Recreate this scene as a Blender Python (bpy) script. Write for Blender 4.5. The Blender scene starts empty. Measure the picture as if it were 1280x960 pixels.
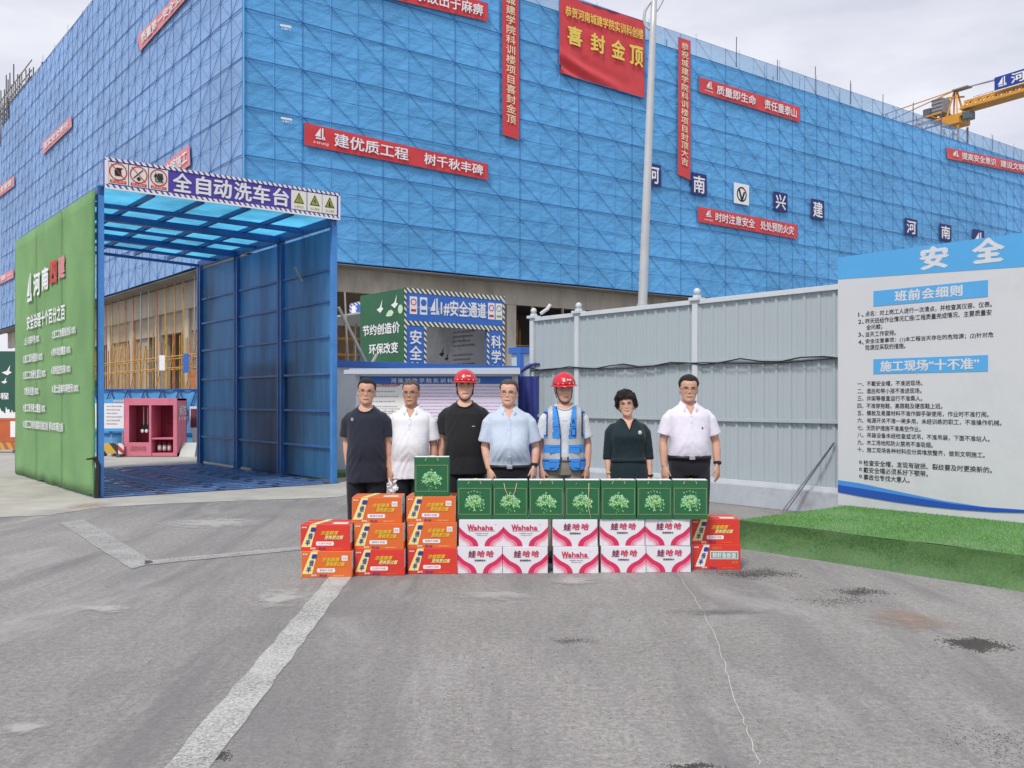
import bpy, bmesh, math, random
from math import sin, cos, pi, radians as R
from mathutils import Vector, Matrix, noise
import numpy as np
random.seed(7)
sc = bpy.context.scene
# ------------------------------------------------------------------ camera, world, sun, exposure
F_PX, HOR, CAMH = 1150.0, 500.0, 1.5          # focal length in photo pixels, horizon row, eye height (m)
cd = bpy.data.cameras.new('camera'); cam = bpy.data.objects.new('camera', cd); sc.collection.objects.link(cam)
cam.location = (0, 0, CAMH); cam.rotation_euler = (R(90), 0, 0)
cd.sensor_width = 36; cd.lens = F_PX / 1280 * 36; cd.shift_y = (HOR - 480) / 1280; cd.clip_start = .05; cd.clip_end = 3000
sc.camera = cam
SUN_EL, SUN_AZ = R(52), R(205)                # azimuth clockwise from +Y: behind the camera, a little left
w = bpy.data.worlds.new('World'); sc.world = w; w.use_nodes = True
nt = w.node_tree; nt.nodes.clear()
N = nt.nodes.new; L = nt.links.new
out = N('ShaderNodeOutputWorld'); mix = N('ShaderNodeMixShader'); b1 = N('ShaderNodeBackground'); b2 = N('ShaderNodeBackground')
sky = N('ShaderNodeTexSky'); sky.sky_type = 'NISHITA'; sky.sun_disc = False; sky.sun_elevation = SUN_EL; sky.sun_rotation = SUN_AZ
L(sky.outputs[0], b1.inputs[0]); b1.inputs[1].default_value = .09
tc = N('ShaderNodeTexCoord'); mp = N('ShaderNodeMapping'); mp.inputs['Scale'].default_value = (1.3, 1.3, 4.5)
n1 = N('ShaderNodeTexNoise'); n1.inputs['Scale'].default_value = 1.7; n1.inputs['Detail'].default_value = 7; n1.inputs['Roughness'].default_value = .55
cr = N('ShaderNodeValToRGB'); cr.color_ramp.elements[0].position = .36; cr.color_ramp.elements[1].position = .66
cr.color_ramp.elements[0].color = (.56, .58, .68, 1); cr.color_ramp.elements[1].color = (.86, .865, .92, 1)
L(tc.outputs['Generated'], mp.inputs[0]); L(mp.outputs[0], n1.inputs['Vector']); L(n1.outputs['Fac'], cr.inputs[0]); L(cr.outputs[0], b2.inputs[0]); b2.inputs[1].default_value = 1.0
mix.inputs[0].default_value = .93
L(b1.outputs[0], mix.inputs[1]); L(b2.outputs[0], mix.inputs[2]); L(mix.outputs[0], out.inputs[0])
sd = bpy.data.lights.new('sun', 'SUN'); sd.energy = 2.3; sd.angle = R(12); sd.color = (1, .96, .9)
sun = bpy.data.objects.new('sun', sd); sc.collection.objects.link(sun)
dirv = Vector((sin(SUN_AZ) * cos(SUN_EL), cos(SUN_AZ) * cos(SUN_EL), sin(SUN_EL)))
sun.rotation_euler = dirv.to_track_quat('Z', 'Y').to_euler()
sc.view_settings.view_transform = 'Standard'; sc.view_settings.look = 'None'; sc.view_settings.exposure = 0.22
sc.cycles.use_denoising = True
sc.cycles.max_bounces = 8; sc.cycles.transparent_max_bounces = 16

# ------------------------------------------------------------------ helpers
def ray(x, y): return Vector(((x - 640) / F_PX, 1, (HOR - y) / F_PX))
def on_plane(x, y, p, n):
    d = ray(x, y); c = Vector((0, 0, CAMH)); p = Vector(p); n = Vector(n)
    return c + d * ((p - c).dot(n) / d.dot(n))
def gnd(x, y, z=0.0): return on_plane(x, y, (0, 0, z), (0, 0, 1))
TH_A = math.atan2(.625, .781)
def frame(loc, rz): return Matrix.Translation(Vector(loc)) @ Matrix.Rotation(rz, 4, 'Z')
FA = frame((0, 0, 0), TH_A)                    # site frame: x along the wash-bay front, y away along its sides
UA = Vector((.781, .625, 0)); VA = Vector((-.625, .781, 0))
I4 = Matrix.Identity(4)
MATW = {}
def tag(o, label=None, cat=None, group=None, kind=None):
    if label: o['label'] = label
    if cat: o['category'] = cat
    if group: o['group'] = group
    if kind: o['kind'] = kind
    return o
def thing(name, label, cat, loc=(0, 0, 0), rz=0.0, group=None):
    o = bpy.data.objects.new(name, None); sc.collection.objects.link(o)
    o.location = loc; o.rotation_euler = (0, 0, rz); o.empty_display_size = .1
    MATW[o.name] = frame(loc, rz)
    return tag(o, label, cat, group)
def copy_tree(o, parent=None):
    c = o.copy(); sc.collection.objects.link(c); c.parent = parent
    for ch in [x for x in o.children]: copy_tree(ch, c)
    return c

class MB:
    def __init__(s, F=I4): s.v = []; s.f = []; s.m = []; s.F = F
    def add(s, vs, fs, mi=0):
        k = len(s.v); s.v += [tuple(p) for p in vs]; s.f += [tuple(i + k for i in f) for f in fs]
        s.m += [mi] * len(fs); return s
    def box(s, x0, x1, y0, y1, z0, z1, mi=0):
        x0, x1 = sorted((x0, x1)); y0, y1 = sorted((y0, y1)); z0, z1 = sorted((z0, z1))
        return s.add([(x0, y0, z0), (x1, y0, z0), (x1, y1, z0), (x0, y1, z0), (x0, y0, z1), (x1, y0, z1), (x1, y1, z1), (x0, y1, z1)],
                     [(0, 3, 2, 1), (4, 5, 6, 7), (0, 1, 5, 4), (1, 2, 6, 5), (2, 3, 7, 6), (3, 0, 4, 7)], mi)
    def bar(s, p, q, w, h, mi=0, up=(0, 0, 1)):
        p = Vector(p); q = Vector(q); d = (q - p).normalized(); upv = Vector(up)
        if abs(d.dot(upv)) > .98: upv = Vector((1, 0, 0))
        r = d.cross(upv).normalized() * w / 2; u = r.cross(d).normalized() * h / 2
        vs = [p - r - u, p + r - u, p + r + u, p - r + u, q - r - u, q + r - u, q + r + u, q - r + u]
        return s.add(vs, [(0, 1, 2, 3), (7, 6, 5, 4), (0, 4, 5, 1), (1, 5, 6, 2), (2, 6, 7, 3), (3, 7, 4, 0)], mi)
    def path(s, pts, rad, n=8, mi=0, cap=True, flat=None):
        pts = [Vector(p) for p in pts]; k = len(pts)
        if not hasattr(rad, '__len__'): rad = [rad] * k
        vs = []; a = None
        for i, p in enumerate(pts):
            d = (pts[min(i + 1, k - 1)] - pts[max(i - 1, 0)]).normalized()
            if a is None: a = Vector((0, 0, 1)).cross(d) if abs(d.z) < .95 else Vector((1, 0, 0)).cross(d)
            a = (a - d * a.dot(d)).normalized(); b = d.cross(a)
            ra = rad[i]; r1, r2 = ra if isinstance(ra, tuple) else (ra, ra)
            for j in range(n):
                t = 2 * pi * j / n; vs.append(p + a * cos(t) * r1 + b * sin(t) * r2)
        fs = [(i * n + j, i * n + (j + 1) % n, (i + 1) * n + (j + 1) % n, (i + 1) * n + j) for i in range(k - 1) for j in range(n)]
        if cap: fs += [tuple(range(n - 1, -1, -1)), tuple(range((k - 1) * n, k * n))]
        return s.add(vs, fs, mi)
    def tube(s, p, q, r, n=6, mi=0): return s.path([p, q], r, n, mi)
    def rings(s, rings, n=20, mi=0, ex=2.0):
        """stacked horizontal superellipse rings (cx, cy, z, halfwidth, halfdepth)"""
        vs = []
        for (cx, cy, z, a, b) in rings:
            for j in range(n):
                t = 2 * pi * j / n; c, q = cos(t), sin(t)
                vs.append((cx + a * abs(c) ** (2 / ex) * (1 if c > 0 else -1), cy + b * abs(q) ** (2 / ex) * (1 if q > 0 else -1), z))
        k = len(rings)
        fs = [(i * n + j, i * n + (j + 1) % n, (i + 1) * n + (j + 1) % n, (i + 1) * n + j) for i in range(k - 1) for j in range(n)]
        fs += [tuple(range(n - 1, -1, -1)), tuple(range((k - 1) * n, k * n))]
        return s.add(vs, fs, mi)
    def ball(s, c, r, n=10, m=7, mi=0):
        rr = r if hasattr(r, '__len__') else (r, r, r)
        k = [(c[0], c[1], c[2] - rr[2] * cos(pi * i / m), max(1e-4, rr[0] * sin(pi * i / m)), max(1e-4, rr[1] * sin(pi * i / m))) for i in range(m + 1)]
        return s.rings(k, n, mi)
    def prism(s, pts, n, t, mi=0):
        """polygon (3-D points) extruded by t along n; front face first"""
        n = Vector(n).normalized() * t; a = [Vector(p) for p in pts]; k = len(a)
        vs = [p + n for p in a] + a
        return s.add(vs, [tuple(range(k)), tuple(range(2 * k - 1, k - 1, -1))] + [(i, k + i, k + (i + 1) % k, (i + 1) % k) for i in range(k)], mi)
    def grid(s, fn, nu, nv, mi=0):
        vs = [fn(i / nu, j / nv) for j in range(nv + 1) for i in range(nu + 1)]
        return s.add(vs, [(j * (nu + 1) + i, j * (nu + 1) + i + 1, (j + 1) * (nu + 1) + i + 1, (j + 1) * (nu + 1) + i) for j in range(nv) for i in range(nu)], mi)
    def mesh(s, name, mats, M=None, smooth=False):
        me = bpy.data.meshes.new(name)
        A = s.F if M is None else M @ s.F
        if s.v:
            a = np.array(s.v, dtype=float); a = a @ np.array(A.to_3x3()).T + np.array(A.translation)
            me.from_pydata(a.tolist(), [], s.f)
        for m in (mats if isinstance(mats, (list, tuple)) else [mats]): me.materials.append(m)
        if len(set(s.m)) > 1: me.polygons.foreach_set('material_index', s.m)
        if smooth: me.polygons.foreach_set('use_smooth', [True] * len(s.f))
        me.update(); return me
    def build(s, name, mats, parent=None, smooth=False, bevel=0, kind=None):
        M = None
        if parent is not None: M = MATW[parent.name].inverted()
        o = bpy.data.objects.new(name, s.mesh(name, mats, M, smooth)); sc.collection.objects.link(o)
        if parent is not None: o.parent = parent; MATW[o.name] = MATW[parent.name]
        else: MATW[o.name] = I4
        if bevel:
            b = o.modifiers.new('bevel', 'BEVEL'); b.width = bevel; b.segments = 2; b.limit_method = 'ANGLE'; b.angle_limit = R(50)
        if kind: o['kind'] = kind
        return o

# quads: [BL, BR, TR, TL]
def qpt(Q, a, b): return (Q[0] * (1 - a) + Q[1] * a) * (1 - b) + (Q[3] * (1 - a) + Q[2] * a) * b
def qn(Q): return (Q[1] - Q[0]).cross(Q[3] - Q[0]).normalized()
def qrect(mb, Q, a0, b0, a1, b1, off, mi=0, t=.002):
    n = qn(Q); mb.prism([qpt(Q, a, b) + n * (off - t) for a, b in ((a0, b0), (a1, b0), (a1, b1), (a0, b1))], n, t, mi)
def qpoly(mb, Q, pts, off, mi=0, t=.002):
    n = qn(Q); mb.prism([qpt(Q, a, b) + n * (off - t) for a, b in pts], n, t, mi)
def qcircle(mb, Q, a, b, r, off, mi=0, w=None, n=20):
    """ring (or disc when w is None) of radius r metres round (a,b)"""
    c = qpt(Q, a, b); X = (Q[1] - Q[0]).normalized(); Y = (Q[3] - Q[0]).normalized(); nn = qn(Q)
    if w is None:
        mb.add([c + X * r * cos(2 * pi * i / n) + Y * r * sin(2 * pi * i / n) + nn * off for i in range(n)], [tuple(range(n))], mi)
    else:
        vs = [c + X * q * cos(2 * pi * i / n) + Y * q * sin(2 * pi * i / n) + nn * off for q in (r, r - w) for i in range(n)]
        mb.add(vs, [(i, (i + 1) % n, n + (i + 1) % n, n + i) for i in range(n)], mi)
def qline(mb, Q, p, q, w, off, mi=0):
    A = qpt(Q, *p); B = qpt(Q, *q); nn = qn(Q); s = (B - A).cross(nn).normalized() * w / 2
    mb.add([A - s + nn * off, B - s + nn * off, B + s + nn * off, A + s + nn * off], [(3, 2, 1, 0)], mi)
_gl = {}
def glyphs(txt, bold=.0, space=1.0):
    key = (txt, bold, space)
    if key not in _gl:
        c = bpy.data.curves.new('t', 'FONT'); c.body = txt; c.offset = bold; c.resolution_u = 2; c.space_character = space
        o = bpy.data.objects.new('t', c); sc.collection.objects.link(o)
        dg = bpy.context.evaluated_depsgraph_get(); me = bpy.data.meshes.new_from_object(o.evaluated_get(dg))
        v = [(p.co.x, p.co.y) for p in me.vertices]; f = [tuple(p.vertices) for p in me.polygons]
        bpy.data.objects.remove(o); bpy.data.curves.remove(c); bpy.data.meshes.remove(me)
        _gl[key] = (v, f)
    return _gl[key]
def text(mb, Q, txt, a0, b0, a1, b1, off=.006, mi=0, bold=.0, vertical=False, space=1.0, slant=0.0, step=.0015):
    n = qn(Q)
    sh = [(0, 0)] if not bold else [(0, 0), (bold, 0), (-bold, 0), (0, bold * .7), (0, -bold * .7)]
    if vertical:
        k = len(txt)
        for i, ch in enumerate(txt):
            if ch == ' ': continue
            v, f = glyphs(ch); t1 = b1 - (b1 - b0) * i / k; t0 = b1 - (b1 - b0) * (i + .94) / k
            for q, (dx, dy) in enumerate(sh):
                mb.add([qpt(Q, a0 + (a1 - a0) * (x + dx), t0 + (t1 - t0) * (y + dy + .12)) + n * (off + q * step) for x, y in v], f, mi)
        return
    v, f = glyphs(txt, .0, space)
    xs = [p[0] for p in v]; ys = [p[1] for p in v]; x0, x1, y0, y1 = min(xs), max(xs), min(ys), max(ys)
    for q, (dx, dy) in enumerate(sh):
        mb.add([qpt(Q, a0 + (a1 - a0) * (x + dx - x0) / (x1 - x0) + slant * (y - y0) / (y1 - y0), b0 + (b1 - b0) * (y + dy - y0) / (y1 - y0)) + n * (off + q * step) for x, y in v], f, mi)
def say(t, Q, m, txt, a0, b0, a1, b1, off=.006, bold=.0, **k):
    mb = MB(); text(mb, Q, txt, a0, b0, a1, b1, off=off, bold=bold, **k); return mb.build('lettering', m, t)

# ------------------------------------------------------------------ materials
def mat(name, col, rough=.65, var=.0, vs=3.0, bump=.0, bs=40.0, metal=.0, spec=.35, sheen=.0, coat=.0, stretch=None, dirt=None, ds=1.0, emit=None):
    m = bpy.data.materials.new(name); m.use_nodes = True; t = m.node_tree; N = t.nodes.new; L = t.links.new
    b = t.nodes['Principled BSDF']; b.inputs['Base Color'].default_value = (*col, 1); b.inputs['Roughness'].default_value = rough
    b.inputs['Metallic'].default_value = metal; b.inputs['Specular IOR Level'].default_value = spec
    b.inputs['Sheen Weight'].default_value = sheen; b.inputs['Coat Weight'].default_value = coat
    if var or bump or dirt:
        tc = N('ShaderNodeTexCoord'); mp = N('ShaderNodeMapping'); L(tc.outputs['Object'], mp.inputs[0])
        if stretch: mp.inputs['Scale'].default_value = stretch
    last = None
    if var:
        n = N('ShaderNodeTexNoise'); n.inputs['Scale'].default_value = vs; n.inputs['Detail'].default_value = 6; n.inputs['Roughness'].default_value = .6
        L(mp.outputs[0], n.inputs['Vector'])
        r = N('ShaderNodeValToRGB'); r.color_ramp.elements[0].position = .3; r.color_ramp.elements[1].position = .7
        r.color_ramp.elements[0].color = (*[max(0, c * (1 - var)) for c in col], 1); r.color_ramp.elements[1].color = (*[min(1, c * (1 + var)) for c in col], 1)
        L(n.outputs['Fac'], r.inputs[0]); last = r.outputs[0]
    if dirt:
        n = N('ShaderNodeTexNoise'); n.inputs['Scale'].default_value = ds; n.inputs['Detail'].default_value = 8; n.inputs['Roughness'].default_value = .7
        L(mp.outputs[0], n.inputs['Vector'])
        r = N('ShaderNodeValToRGB'); r.color_ramp.elements[0].position = .5; r.color_ramp.elements[1].position = .72
        r.color_ramp.elements[0].color = (0, 0, 0, 1); r.color_ramp.elements[1].color = (.8, .8, .8, 1); L(n.outputs['Fac'], r.inputs[0])
        mx = N('ShaderNodeMix'); mx.data_type = 'RGBA'; L(r.outputs[0], mx.inputs[0])
        if last: L(last, mx.inputs[6])
        else: mx.inputs[6].default_value = (*col, 1)
        mx.inputs[7].default_value = (*dirt, 1); last = mx.outputs[2]
    if last: L(last, b.inputs['Base Color'])
    if bump:
        n = N('ShaderNodeTexNoise'); n.inputs['Scale'].default_value = bs; n.inputs['Detail'].default_value = 4; L(mp.outputs[0], n.inputs['Vector'])
        bp = N('ShaderNodeBump'); bp.inputs['Strength'].default_value = bump; bp.inputs['Distance'].default_value = .02
        L(n.outputs['Fac'], bp.inputs['Height']); L(bp.outputs[0], b.inputs['Normal'])
    if emit:
        b.inputs['Emission Color'].default_value = (*emit, 1); b.inputs['Emission Strength'].default_value = 1
    return m
def stripes(name, ca, cb, k, ax=(1, 0, 1), thr=.5, rough=.5):
    m = mat(name, ca, rough); t = m.node_tree; N = t.nodes.new; L = t.links.new; b = t.nodes['Principled BSDF']
    tc = N('ShaderNodeTexCoord'); d = N('ShaderNodeVectorMath'); d.operation = 'DOT_PRODUCT'; d.inputs[1].default_value = [k * q for q in ax]
    L(tc.outputs['Object'], d.inputs[0]); fr = N('ShaderNodeMath'); fr.operation = 'FRACT'; L(d.outputs['Value'], fr.inputs[0])
    gt = N('ShaderNodeMath'); gt.operation = 'GREATER_THAN'; gt.inputs[1].default_value = thr; L(fr.outputs[0], gt.inputs[0])
    mx = N('ShaderNodeMix'); mx.data_type = 'RGBA'; mx.inputs[6].default_value = (*ca, 1); mx.inputs[7].default_value = (*cb, 1)
    L(gt.outputs[0], mx.inputs[0]); L(mx.outputs[2], b.inputs['Base Color']); return m

WHITE = mat('white_paint', (.78, .79, .82), .5, .04, 2)
PRINTW = mat('print_white', (.8, .81, .83), .6)
BLACK = mat('print_black', (.02, .02, .025), .6)
GREY = mat('grey_paint', (.35, .37, .39), .6, .1, 4)
STEEL = mat('galvanised_steel', (.45, .46, .48), .45, .15, 8, metal=.7)
DARKST = mat('dark_steel', (.09, .095, .11), .6, .2, 3)
REDB = mat('banner_red', (.62, .045, .055), .7, .12, 1.2, .15, 4, sheen=.2)
PINKB = mat('faded_banner', (.60, .17, .20), .8, .12, 1.2, .15, 4, sheen=.3)
YELT = mat('print_yellow', (.80, .62, .12), .6)
REDP = mat('print_red', (.6, .03, .04), .6)
NAVY = mat('print_navy', (.02, .03, .16), .6)
BLUEP = mat('sign_blue', (.04, .15, .52), .45, .05, 2)
SKYBLUE = mat('print_sky_blue', (.09, .37, .72), .5, .03, 1)
# ------------------------------------------------------------------ ground
def asphalt():
    m = bpy.data.materials.new('asphalt'); m.use_nodes = True; t = m.node_tree; N = t.nodes.new; L = t.links.new; b = t.nodes['Principled BSDF']
    b.inputs['Roughness'].default_value = .85; b.inputs['Specular IOR Level'].default_value = .25
    tc = N('ShaderNodeTexCoord')
    def nz(scale, det=5, rough=.6, sc_=(1, 1, 1), dist=0.0, rz=0.0):
        mp = N('ShaderNodeMapping'); mp.inputs['Scale'].default_value = sc_; mp.inputs['Rotation'].default_value = (0, 0, rz); L(tc.outputs['Object'], mp.inputs[0])
        n = N('ShaderNodeTexNoise'); n.inputs['Scale'].default_value = scale; n.inputs['Detail'].default_value = det; n.inputs['Roughness'].default_value = rough; n.inputs['Distortion'].default_value = dist
        L(mp.outputs[0], n.inputs['Vector']); return n.outputs['Fac']
    def ramp(f, p0, c0, p1, c1):
        r = N('ShaderNodeValToRGB'); r.color_ramp.elements[0].position = p0; r.color_ramp.elements[1].position = p1
        r.color_ramp.elements[0].color = (*c0, 1); r.color_ramp.elements[1].color = (*c1, 1); L(f, r.inputs[0]); return r.outputs[0]
    def mx(f, a, bb, mode='MIX'):
        x = N('ShaderNodeMix'); x.data_type = 'RGBA'; x.blend_type = mode
        if hasattr(f, 'links') or hasattr(f, 'is_linked'): L(f, x.inputs[0])
        else: x.inputs[0].default_value = f
        for i, c in ((6, a), (7, bb)):
            if isinstance(c, tuple): x.inputs[i].default_value = (*c, 1)
            else: L(c, x.inputs[i])
        return x.outputs[2]
    base = ramp(nz(.35, 6, .65), .3, (.222, .213, .205), .7, (.322, .308, .296))
    fine = ramp(nz(48, 9, .95), .38, (.30, .30, .30), .62, (1.7, 1.7, 1.7))
    c = mx(.72, base, fine, 'MULTIPLY')
    mid = ramp(nz(22, 4, .7), .35, (.72, .72, .72), .65, (1.2, 1.2, 1.2)); c = mx(.7, c, mid, 'MULTIPLY')
    tyre = ramp(nz(.55, 5, .65, (2.6, .28, 1), .8, .12), .48, (0, 0, 0), .66, (.7, .7, .7)); c = mx(tyre, c, (.165, .160, .165))
    pale = ramp(nz(.8, 8, .74, (1.9, .5, 1), .5, -.15), .53, (0, 0, 0), .74, (.8, .8, .8)); c = mx(pale, c, (.40, .39, .385))
    dark = ramp(nz(2.3, 8, .75), .66, (0, 0, 0), .76, (.7, .7, .7)); c = mx(dark, c, (.15, .145, .15))
    L(c, b.inputs['Base Color'])
    bp = N('ShaderNodeBump'); bp.inputs['Strength'].default_value = .5; bp.inputs['Distance'].default_value = .006; L(nz(160, 3, .7), bp.inputs['Height']); L(bp.outputs[0], b.inputs['Normal'])
    return m
def sheet(name, pts, z, m, kind='structure', jag=0.0, seg=1):
    out = []
    for i, p in enumerate(pts):
        q = pts[(i + 1) % len(pts)]
        for k in range(seg):
            a = Vector(p[:2]).lerp(Vector(q[:2]), k / seg)
            if jag: a += Vector((random.uniform(-jag, jag), random.uniform(-jag, jag)))
            out.append((a.x, a.y, z))
    mb = MB(); mb.add(out, [tuple(range(len(out)))]); o = mb.build(name, m)
    bm = bmesh.new(); bm.from_mesh(o.data)
    for f in bm.faces:
        if f.normal.z < 0: f.normal_flip()
    bm.to_mesh(o.data); bm.free(); o['kind'] = kind; return o
ASPH = asphalt()
mb = MB(); mb.grid(lambda a, b: (-700 + 1400 * a, -60 + 1500 * b, 0), 20, 20); g = mb.build('ground', ASPH); g['kind'] = 'structure'
CONC = mat('pale_concrete_ground', (.43, .41, .37), .85, .16, 1.6, .5, 45, dirt=(.30, .29, .27), ds=.7)
G = lambda *pts: [gnd(x, y) for x, y in pts]
sheet('pavement', G((-900, 690), (-300, 668), (0, 647), (62, 644), (128, 634), (250, 628), (418, 622), (470, 612), (560, 585), (640, 560), (640, 520), (-900, 520)), .004, CONC, seg=6, jag=.03)
def paint(name, wear):
    m = mat(name, (.5, .5, .48) if wear < .45 else (.45, .45, .44), .75, .1, 30, .3, 120); t = m.node_tree; N = t.nodes.new; L = t.links.new; b = t.nodes['Principled BSDF']; o = t.nodes['Material Output']
    tc = N('ShaderNodeTexCoord'); n = N('ShaderNodeTexNoise'); n.inputs['Scale'].default_value = 60; n.inputs['Detail'].default_value = 8; n.inputs['Roughness'].default_value = .9; L(tc.outputs['Object'], n.inputs['Vector'])
    n2 = N('ShaderNodeTexNoise'); n2.inputs['Scale'].default_value = 2.5; n2.inputs['Detail'].default_value = 5; L(tc.outputs['Object'], n2.inputs['Vector'])
    ad = N('ShaderNodeMath'); ad.operation = 'MULTIPLY_ADD'; ad.inputs[1].default_value = .22; L(n2.outputs['Fac'], ad.inputs[0]); L(n.outputs['Fac'], ad.inputs[2])
    r = N('ShaderNodeValToRGB'); r.color_ramp.elements[0].position = wear; r.color_ramp.elements[1].position = wear + .22; L(ad.outputs[0], r.inputs[0])
    tr = N('ShaderNodeBsdfTransparent'); ms = N('ShaderNodeMixShader'); L(r.outputs[0], ms.inputs[0]); L(tr.outputs[0], ms.inputs[1]); L(b.outputs[0], ms.inputs[2]); L(ms.outputs[0], o.inputs[0]); return m
P1 = paint('worn_line_paint', .44); P2 = paint('faint_line_paint', .47); P3 = paint('very_faint_paint', .60)
sheet('road_marking', G((417, 716), (443, 716), (262, 962), (204, 962)), .004, P1, seg=24, jag=.008)
sheet('road_marking', G((75, 655), (105, 650), (192, 704), (166, 712)), .008, P2, seg=14, jag=.012)
sheet('road_marking', G((180, 702), (375, 684), (376, 688), (182, 707)), .008, P2, seg=14, jag=.01)
sheet('road_marking', G((285, 622), (318, 622), (384, 650), (352, 650)), .008, P3, seg=10, jag=.01)
sheet('road_marking', G((425, 640), (432, 640), (445, 662), (436, 662)), .008, P3, seg=8, jag=.01)
CR = mat('pale_joint_filler', (.50, .49, .47), .8, .15, 30)
cp = [(845, 715), (862, 740), (880, 766), (893, 793), (904, 828), (916, 865), (930, 905), (942, 935), (953, 962)]
pts = [gnd(x + random.uniform(-1.2, 1.2), y) for x, y in cp]
dense = []
for i in range(len(pts) - 1):
    for k in range(6): dense.append(pts[i].lerp(pts[i + 1], k / 6) + Vector((random.uniform(-.007, .007), 0, 0)))
sheet('crack_line', [p + Vector((-.0022, 0, 0)) for p in dense] + [p + Vector((.0022, 0, 0)) for p in reversed(dense)], .004, CR)
# gravel patches, dark loose stones
GRAV = mat('dark_grit', (.075, .07, .068), .9, .3, 60)
def grit(cx, cy, rx, ry, n, s0=.004, s1=.011):
    c = gnd(cx, cy); ex = abs(gnd(cx + rx, cy).x - c.x); ey = abs(gnd(cx, cy - ry).y - gnd(cx, cy + ry).y) / 2
    mb = MB()
    for i in range(n):
        a = random.gauss(0, .42); b_ = random.gauss(0, .42); b_ += .25 * sin(a * 5)
        x, y = c.x + a * ex, c.y + b_ * ey; s = random.uniform(s0, s1); h = s * random.uniform(.4, .9); t = random.uniform(0, 6.3)
        vs = [(x + s * cos(t + k * 2 * pi / 4) * random.uniform(.6, 1), y + s * sin(t + k * 2 * pi / 4) * random.uniform(.6, 1), 0) for k in range(4)] + [(x, y, h)]
        mb.add(vs, [(0, 1, 4), (1, 2, 4), (2, 3, 4), (3, 0, 4)])
    o = mb.build('gravel', GRAV); o['kind'] = 'stuff'
grit(945, 717, 60, 7, 1500, .003, .009); grit(1075, 740, 40, 5, 800, .003, .009); grit(1050, 752, 60, 7, 500, .003, .007); grit(1222, 806, 36, 8, 1900, .003, .010); grit(1205, 803, 22, 4, 500, .003, .010)
grit(715, 801, 34, 4, 380, .002, .006); grit(868, 958, 36, 4, 350, .003, .007); grit(560, 693 - 0, 300, 30, 120, .004, .009)
grit(268, 946, 22, 6, 500, .003, .007); grit(1240, 930, 80, 30, 300, .003, .006); grit(640, 850, 600, 110, 1800, .002, .005)
# stains
def stain(name, col, cx, cy, rx, ry):
    m = mat(name, col, .8); t = m.node_tree; N = t.nodes.new; L = t.links.new; b = t.nodes['Principled BSDF']; o = t.nodes['Material Output']
    tc = N('ShaderNodeTexCoord'); vm = N('ShaderNodeVectorMath'); vm.operation = 'LENGTH'; mp = N('ShaderNodeMapping'); L(tc.outputs['Generated'], mp.inputs[0])
    mp.inputs['Location'].default_value = (-1, -1, 0); mp.inputs['Scale'].default_value = (2, 2, 0); L(mp.outputs[0], vm.inputs[0])
    n = N('ShaderNodeTexNoise'); n.inputs['Scale'].default_value = 7; n.inputs['Detail'].default_value = 11; n.inputs['Roughness'].default_value = .7; L(tc.outputs['Object'], n.inputs['Vector'])
    s = N('ShaderNodeMath'); s.operation = 'MULTIPLY_ADD'; s.inputs[1].default_value = 1.6; L(n.outputs['Fac'], s.inputs[0]); ng = N('ShaderNodeMath'); ng.operation = 'MULTIPLY'; ng.inputs[1].default_value = -1; L(vm.outputs['Value'], ng.inputs[0]); L(ng.outputs[0], s.inputs[2])
    r = N('ShaderNodeMapRange'); r.inputs['From Min'].default_value = .2; r.inputs['From Max'].default_value = .62 if 'slurry' in name else .9; r.inputs['To Max'].default_value = .7; L(s.outputs[0], r.inputs[0])
    tr = N('ShaderNodeBsdfTransparent'); ms = N('ShaderNodeMixShader'); L(r.outputs[0], ms.inputs[0]); L(tr.outputs[0], ms.inputs[1]); L(b.outputs[0], ms.inputs[2]); L(ms.outputs[0], o.inputs[0])
    p = [gnd(cx - rx, cy), gnd(cx + rx, cy)]; y0 = gnd(cx, cy + ry).y; y1 = gnd(cx, cy - ry).y
    sheet('road_stain', [(p[0].x, y0), (p[1].x, y0), (p[1].x, y1), (p[0].x, y1)], .0065 + random.uniform(0, .001), m)
stain('rusty_earth_stain', (.36, .26, .20), 1140, 777, 90, 26)
stain('tyre_grime', (.17, .165, .17), 900, 766, 130, 8)
stain('dry_slurry', (.44, .43, .42), 620, 745, 90, 12)
stain('wet_grime', (.16, .155, .155), 940, 717, 80, 7)
stain('dry_slurry', (.50, .49, .47), 350, 750, 60, 22)
stain('dry_slurry', (.50, .49, .47), 715, 727, 45, 10)
stain('dry_slurry', (.50, .49, .47), 130, 762, 60, 9)
stain('dry_slurry', (.50, .49, .47), 265, 655, 120, 12)
stain('dry_slurry', (.48, .47, .45), 30, 912, 60, 14)
stain('dry_slurry', (.46, .45, .43), 1100, 660, 1, 1) if False else None
stain('rusty_earth_stain', (.46, .33, .20), 110, 633, 45, 7)

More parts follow.
